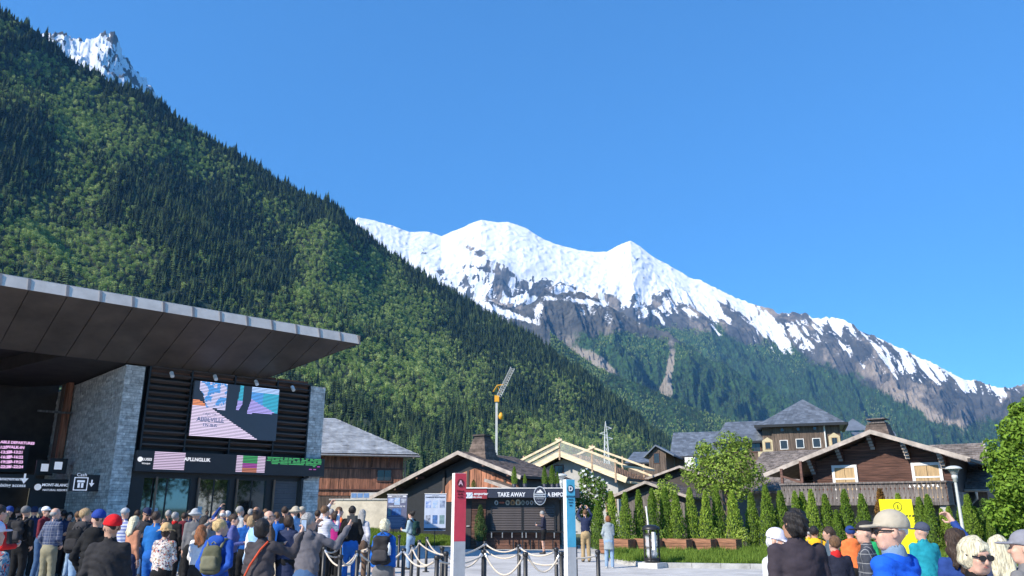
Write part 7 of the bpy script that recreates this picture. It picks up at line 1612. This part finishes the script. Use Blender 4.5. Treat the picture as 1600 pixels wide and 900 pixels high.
t, i = P(643, 798, 25.5, 68, 'young woman with a dark ponytail and jeans reading the posters', K_('mist_blue', (.33, .42, .46)), LJEANS, ('bun', 'black'), female=True, arms=('front', 'front')); backpack(t, 'dark green backpack on the woman reading the posters', K_('pack_green', (.012, .04, .035)), BLK, h=.42)
t, i = P(849, 798, 34, 78, 'man in dark top and shorts looking at his phone before the kiosk', K_('navy_black', (.03, .03, .05)), BLK, ('crop', 'grey'), arms=('front', 'front'), head=(8, -28), leg=.45, hem=.84); phone(t, i, 'L', 'phone in the hands of the man at the kiosk')
P(914, 796, 29, 5, 'man in a navy top and khaki trousers with raised arms by the hedge', NAVY, KHAKI, ('crop', 'brown'), arms=('up', 'up'), hem=.9)
P(950, 806, 26, -12, 'woman with auburn hair in a long grey hooded coat and jeans', K_('coat_grey', (.28, .32, .34)), LJEANS, ('bob', 'auburn'), female=True, arms=('pocket', 'front'), hood=True, hem=.62, shoes=M_SHOEW, puff=1.1)
# fill of dark heads between the others, before the doors
for k, (px, py, Y, rz, mt, hr, ht) in enumerate(((30, 792, 17, 5, BLK, 'dark', None), (66, 793, 19, -10, CHAR, 'grey', None), (101, 797, 20, 20, NAVY, 'black', None), (236, 797, 18, 0, BLK, 'brown', None), (264, 797, 19, 15, CHAR, 'grey', None), (298, 797, 19, -20, NAVY, 'black', None), (337, 799, 18, 10, BLK, 'sandy', None), (393, 795, 19, -10, DBLUE, 'grey', None), (415, 795, 18, 30, CHAR, 'brown', None), (497, 797, 18, 0, BLK, 'dark', None), (145, 799, 19, -5, MAROON, 'brown', None), (216, 797, 20, 10, GREY, 'dark', None))):
    P(px, py, Y, rz, 'back-row person in %s with %s hair before the station, %s from left' % ({BLK: 'black', CHAR: 'charcoal', NAVY: 'navy', DBLUE: 'blue', MAROON: 'maroon', GREY: 'grey'}[mt], {'dark': 'dark brown'}.get(hr, hr), ORD[sum(1 for q in (30, 66, 101, 145, 216, 236, 264, 298, 337, 393, 415, 497) if q <= px) - 1]), mt, JEANS if k % 3 == 0 else BLK, ('short', hr), skin=('fair', 'mid', 'tan')[k % 3], arms=(('down', 'front', 'pocket')[k % 3], 'down'))
# right foreground group
P(1239, 797, 6.4, 10, 'large man in a dark aubergine polo with thinning dark curly hair', POLO, BLK, ('curly', 'black'), skin='tan', build=1.45, wr=.005, head=(14, 0), collar=True, arms=('down', 'down'))
P(1206, 823, 7.3, -140, 'woman in a lavender-white cap half hidden behind the dark polo', WHITE, BEIGE, ('bob', 'white'), ('cap', LAV), female=True, head=(10, -18))
t, i = P(1271, 822, 12.5, -25, 'dark-haired person in a yellow jacket with a grey pack', YELLOW, BLK, ('crop', 'black'), hood=True, puff=1.1, arms=('down', 'front')); backpack(t, 'white and grey pack on the yellow jacket', LGREY, GREY, h=.36, w_=.22)
P(1262, 823, 14, 25, 'bald person in yellow behind the dark-haired one', YELLOW, BLK, ('balding', 'grey'))
P(1293, 823, 12, 75, 'dark-haired woman in profile between yellow and orange jackets', K_('slate_top', (.07, .10, .13)), BLK, ('pony', 'dark'), skin='mid', female=True, sleeve=.5, arms=('front', 'front'))
P(1303, 837, 9.2, 4, 'short person with brown bowl hair and a navy jacket with a red collar', K_('deep_navy', (.018, .02, .035)), BLK, ('short', 'brown'), collar=RED, build=1.08)
P(1327, 821, 12.8, -8, 'person in a blue beanie and an orange hooded jacket', ORANGE, BLK, ('crop', 'brown'), ('beanie', DBLUE), hood=True, puff=1.15)
P(1352, 825, 13.5, -20, 'person in green behind the dark checked shirt', GREEN, BLK, ('short', 'dark'))
P(1349, 813, 8.2, 60, 'man in a dark cap and dark checked shirt behind the beige cap', GRIDC, JEANS, ('short', 'grey'), ('cap', CHAR), arms=('down', 'down'), head=(10, 0), build=1.05)
P(1388, 796, 4.9, 38, 'man in a beige cap and a bright blue jacket turned to the left', K_('jacket_royal', (.01, .09, .52)), BLK, ('short', 'white'), ('cap', BEIGE), head=(42, -2), build=1.12, puff=1.12, hood=False, collar=STEEL, wr=.013, glasses=True)
P(1438, 815, 10.0, 8, 'man in a teal shirt and a dark blue cap', TEAL, BLK, ('crop', 'grey'), ('cap', K_('cap_slate', (.06, .07, .11))), build=1.15, head=(20, 0), wr=.007, collar=True)
P(1489, 826, 6.9, -5, 'woman with dark grey curly hair in a blue jacket', DBLUE, BLK, ('longcurly', 'dark'), female=True, arms=('down', 'up'))
P(1516, 840, 4.9, 172, 'blond woman in sunglasses and a black top facing the camera', BLK, BLK, ('bob', 'pale'), female=True, glasses=True, head=(18, -10), build=1.05, skin='fair')
P(1556, 837, 6.3, -15, 'woman with straight blond hair in a dark blue top seen from behind', K_('night_blue', (.03, .045, .10)), BLK, ('long', 'pale'), female=True, arms=('down', 'down'))
P(1596, 827, 5.4, 30, 'man in a grey cap and grey shirt at the right edge', GREY, BLK, ('short', 'sandy'), ('cap', K_('cap_grey', (.22, .22, .25))), head=(25, 0), build=1.05)
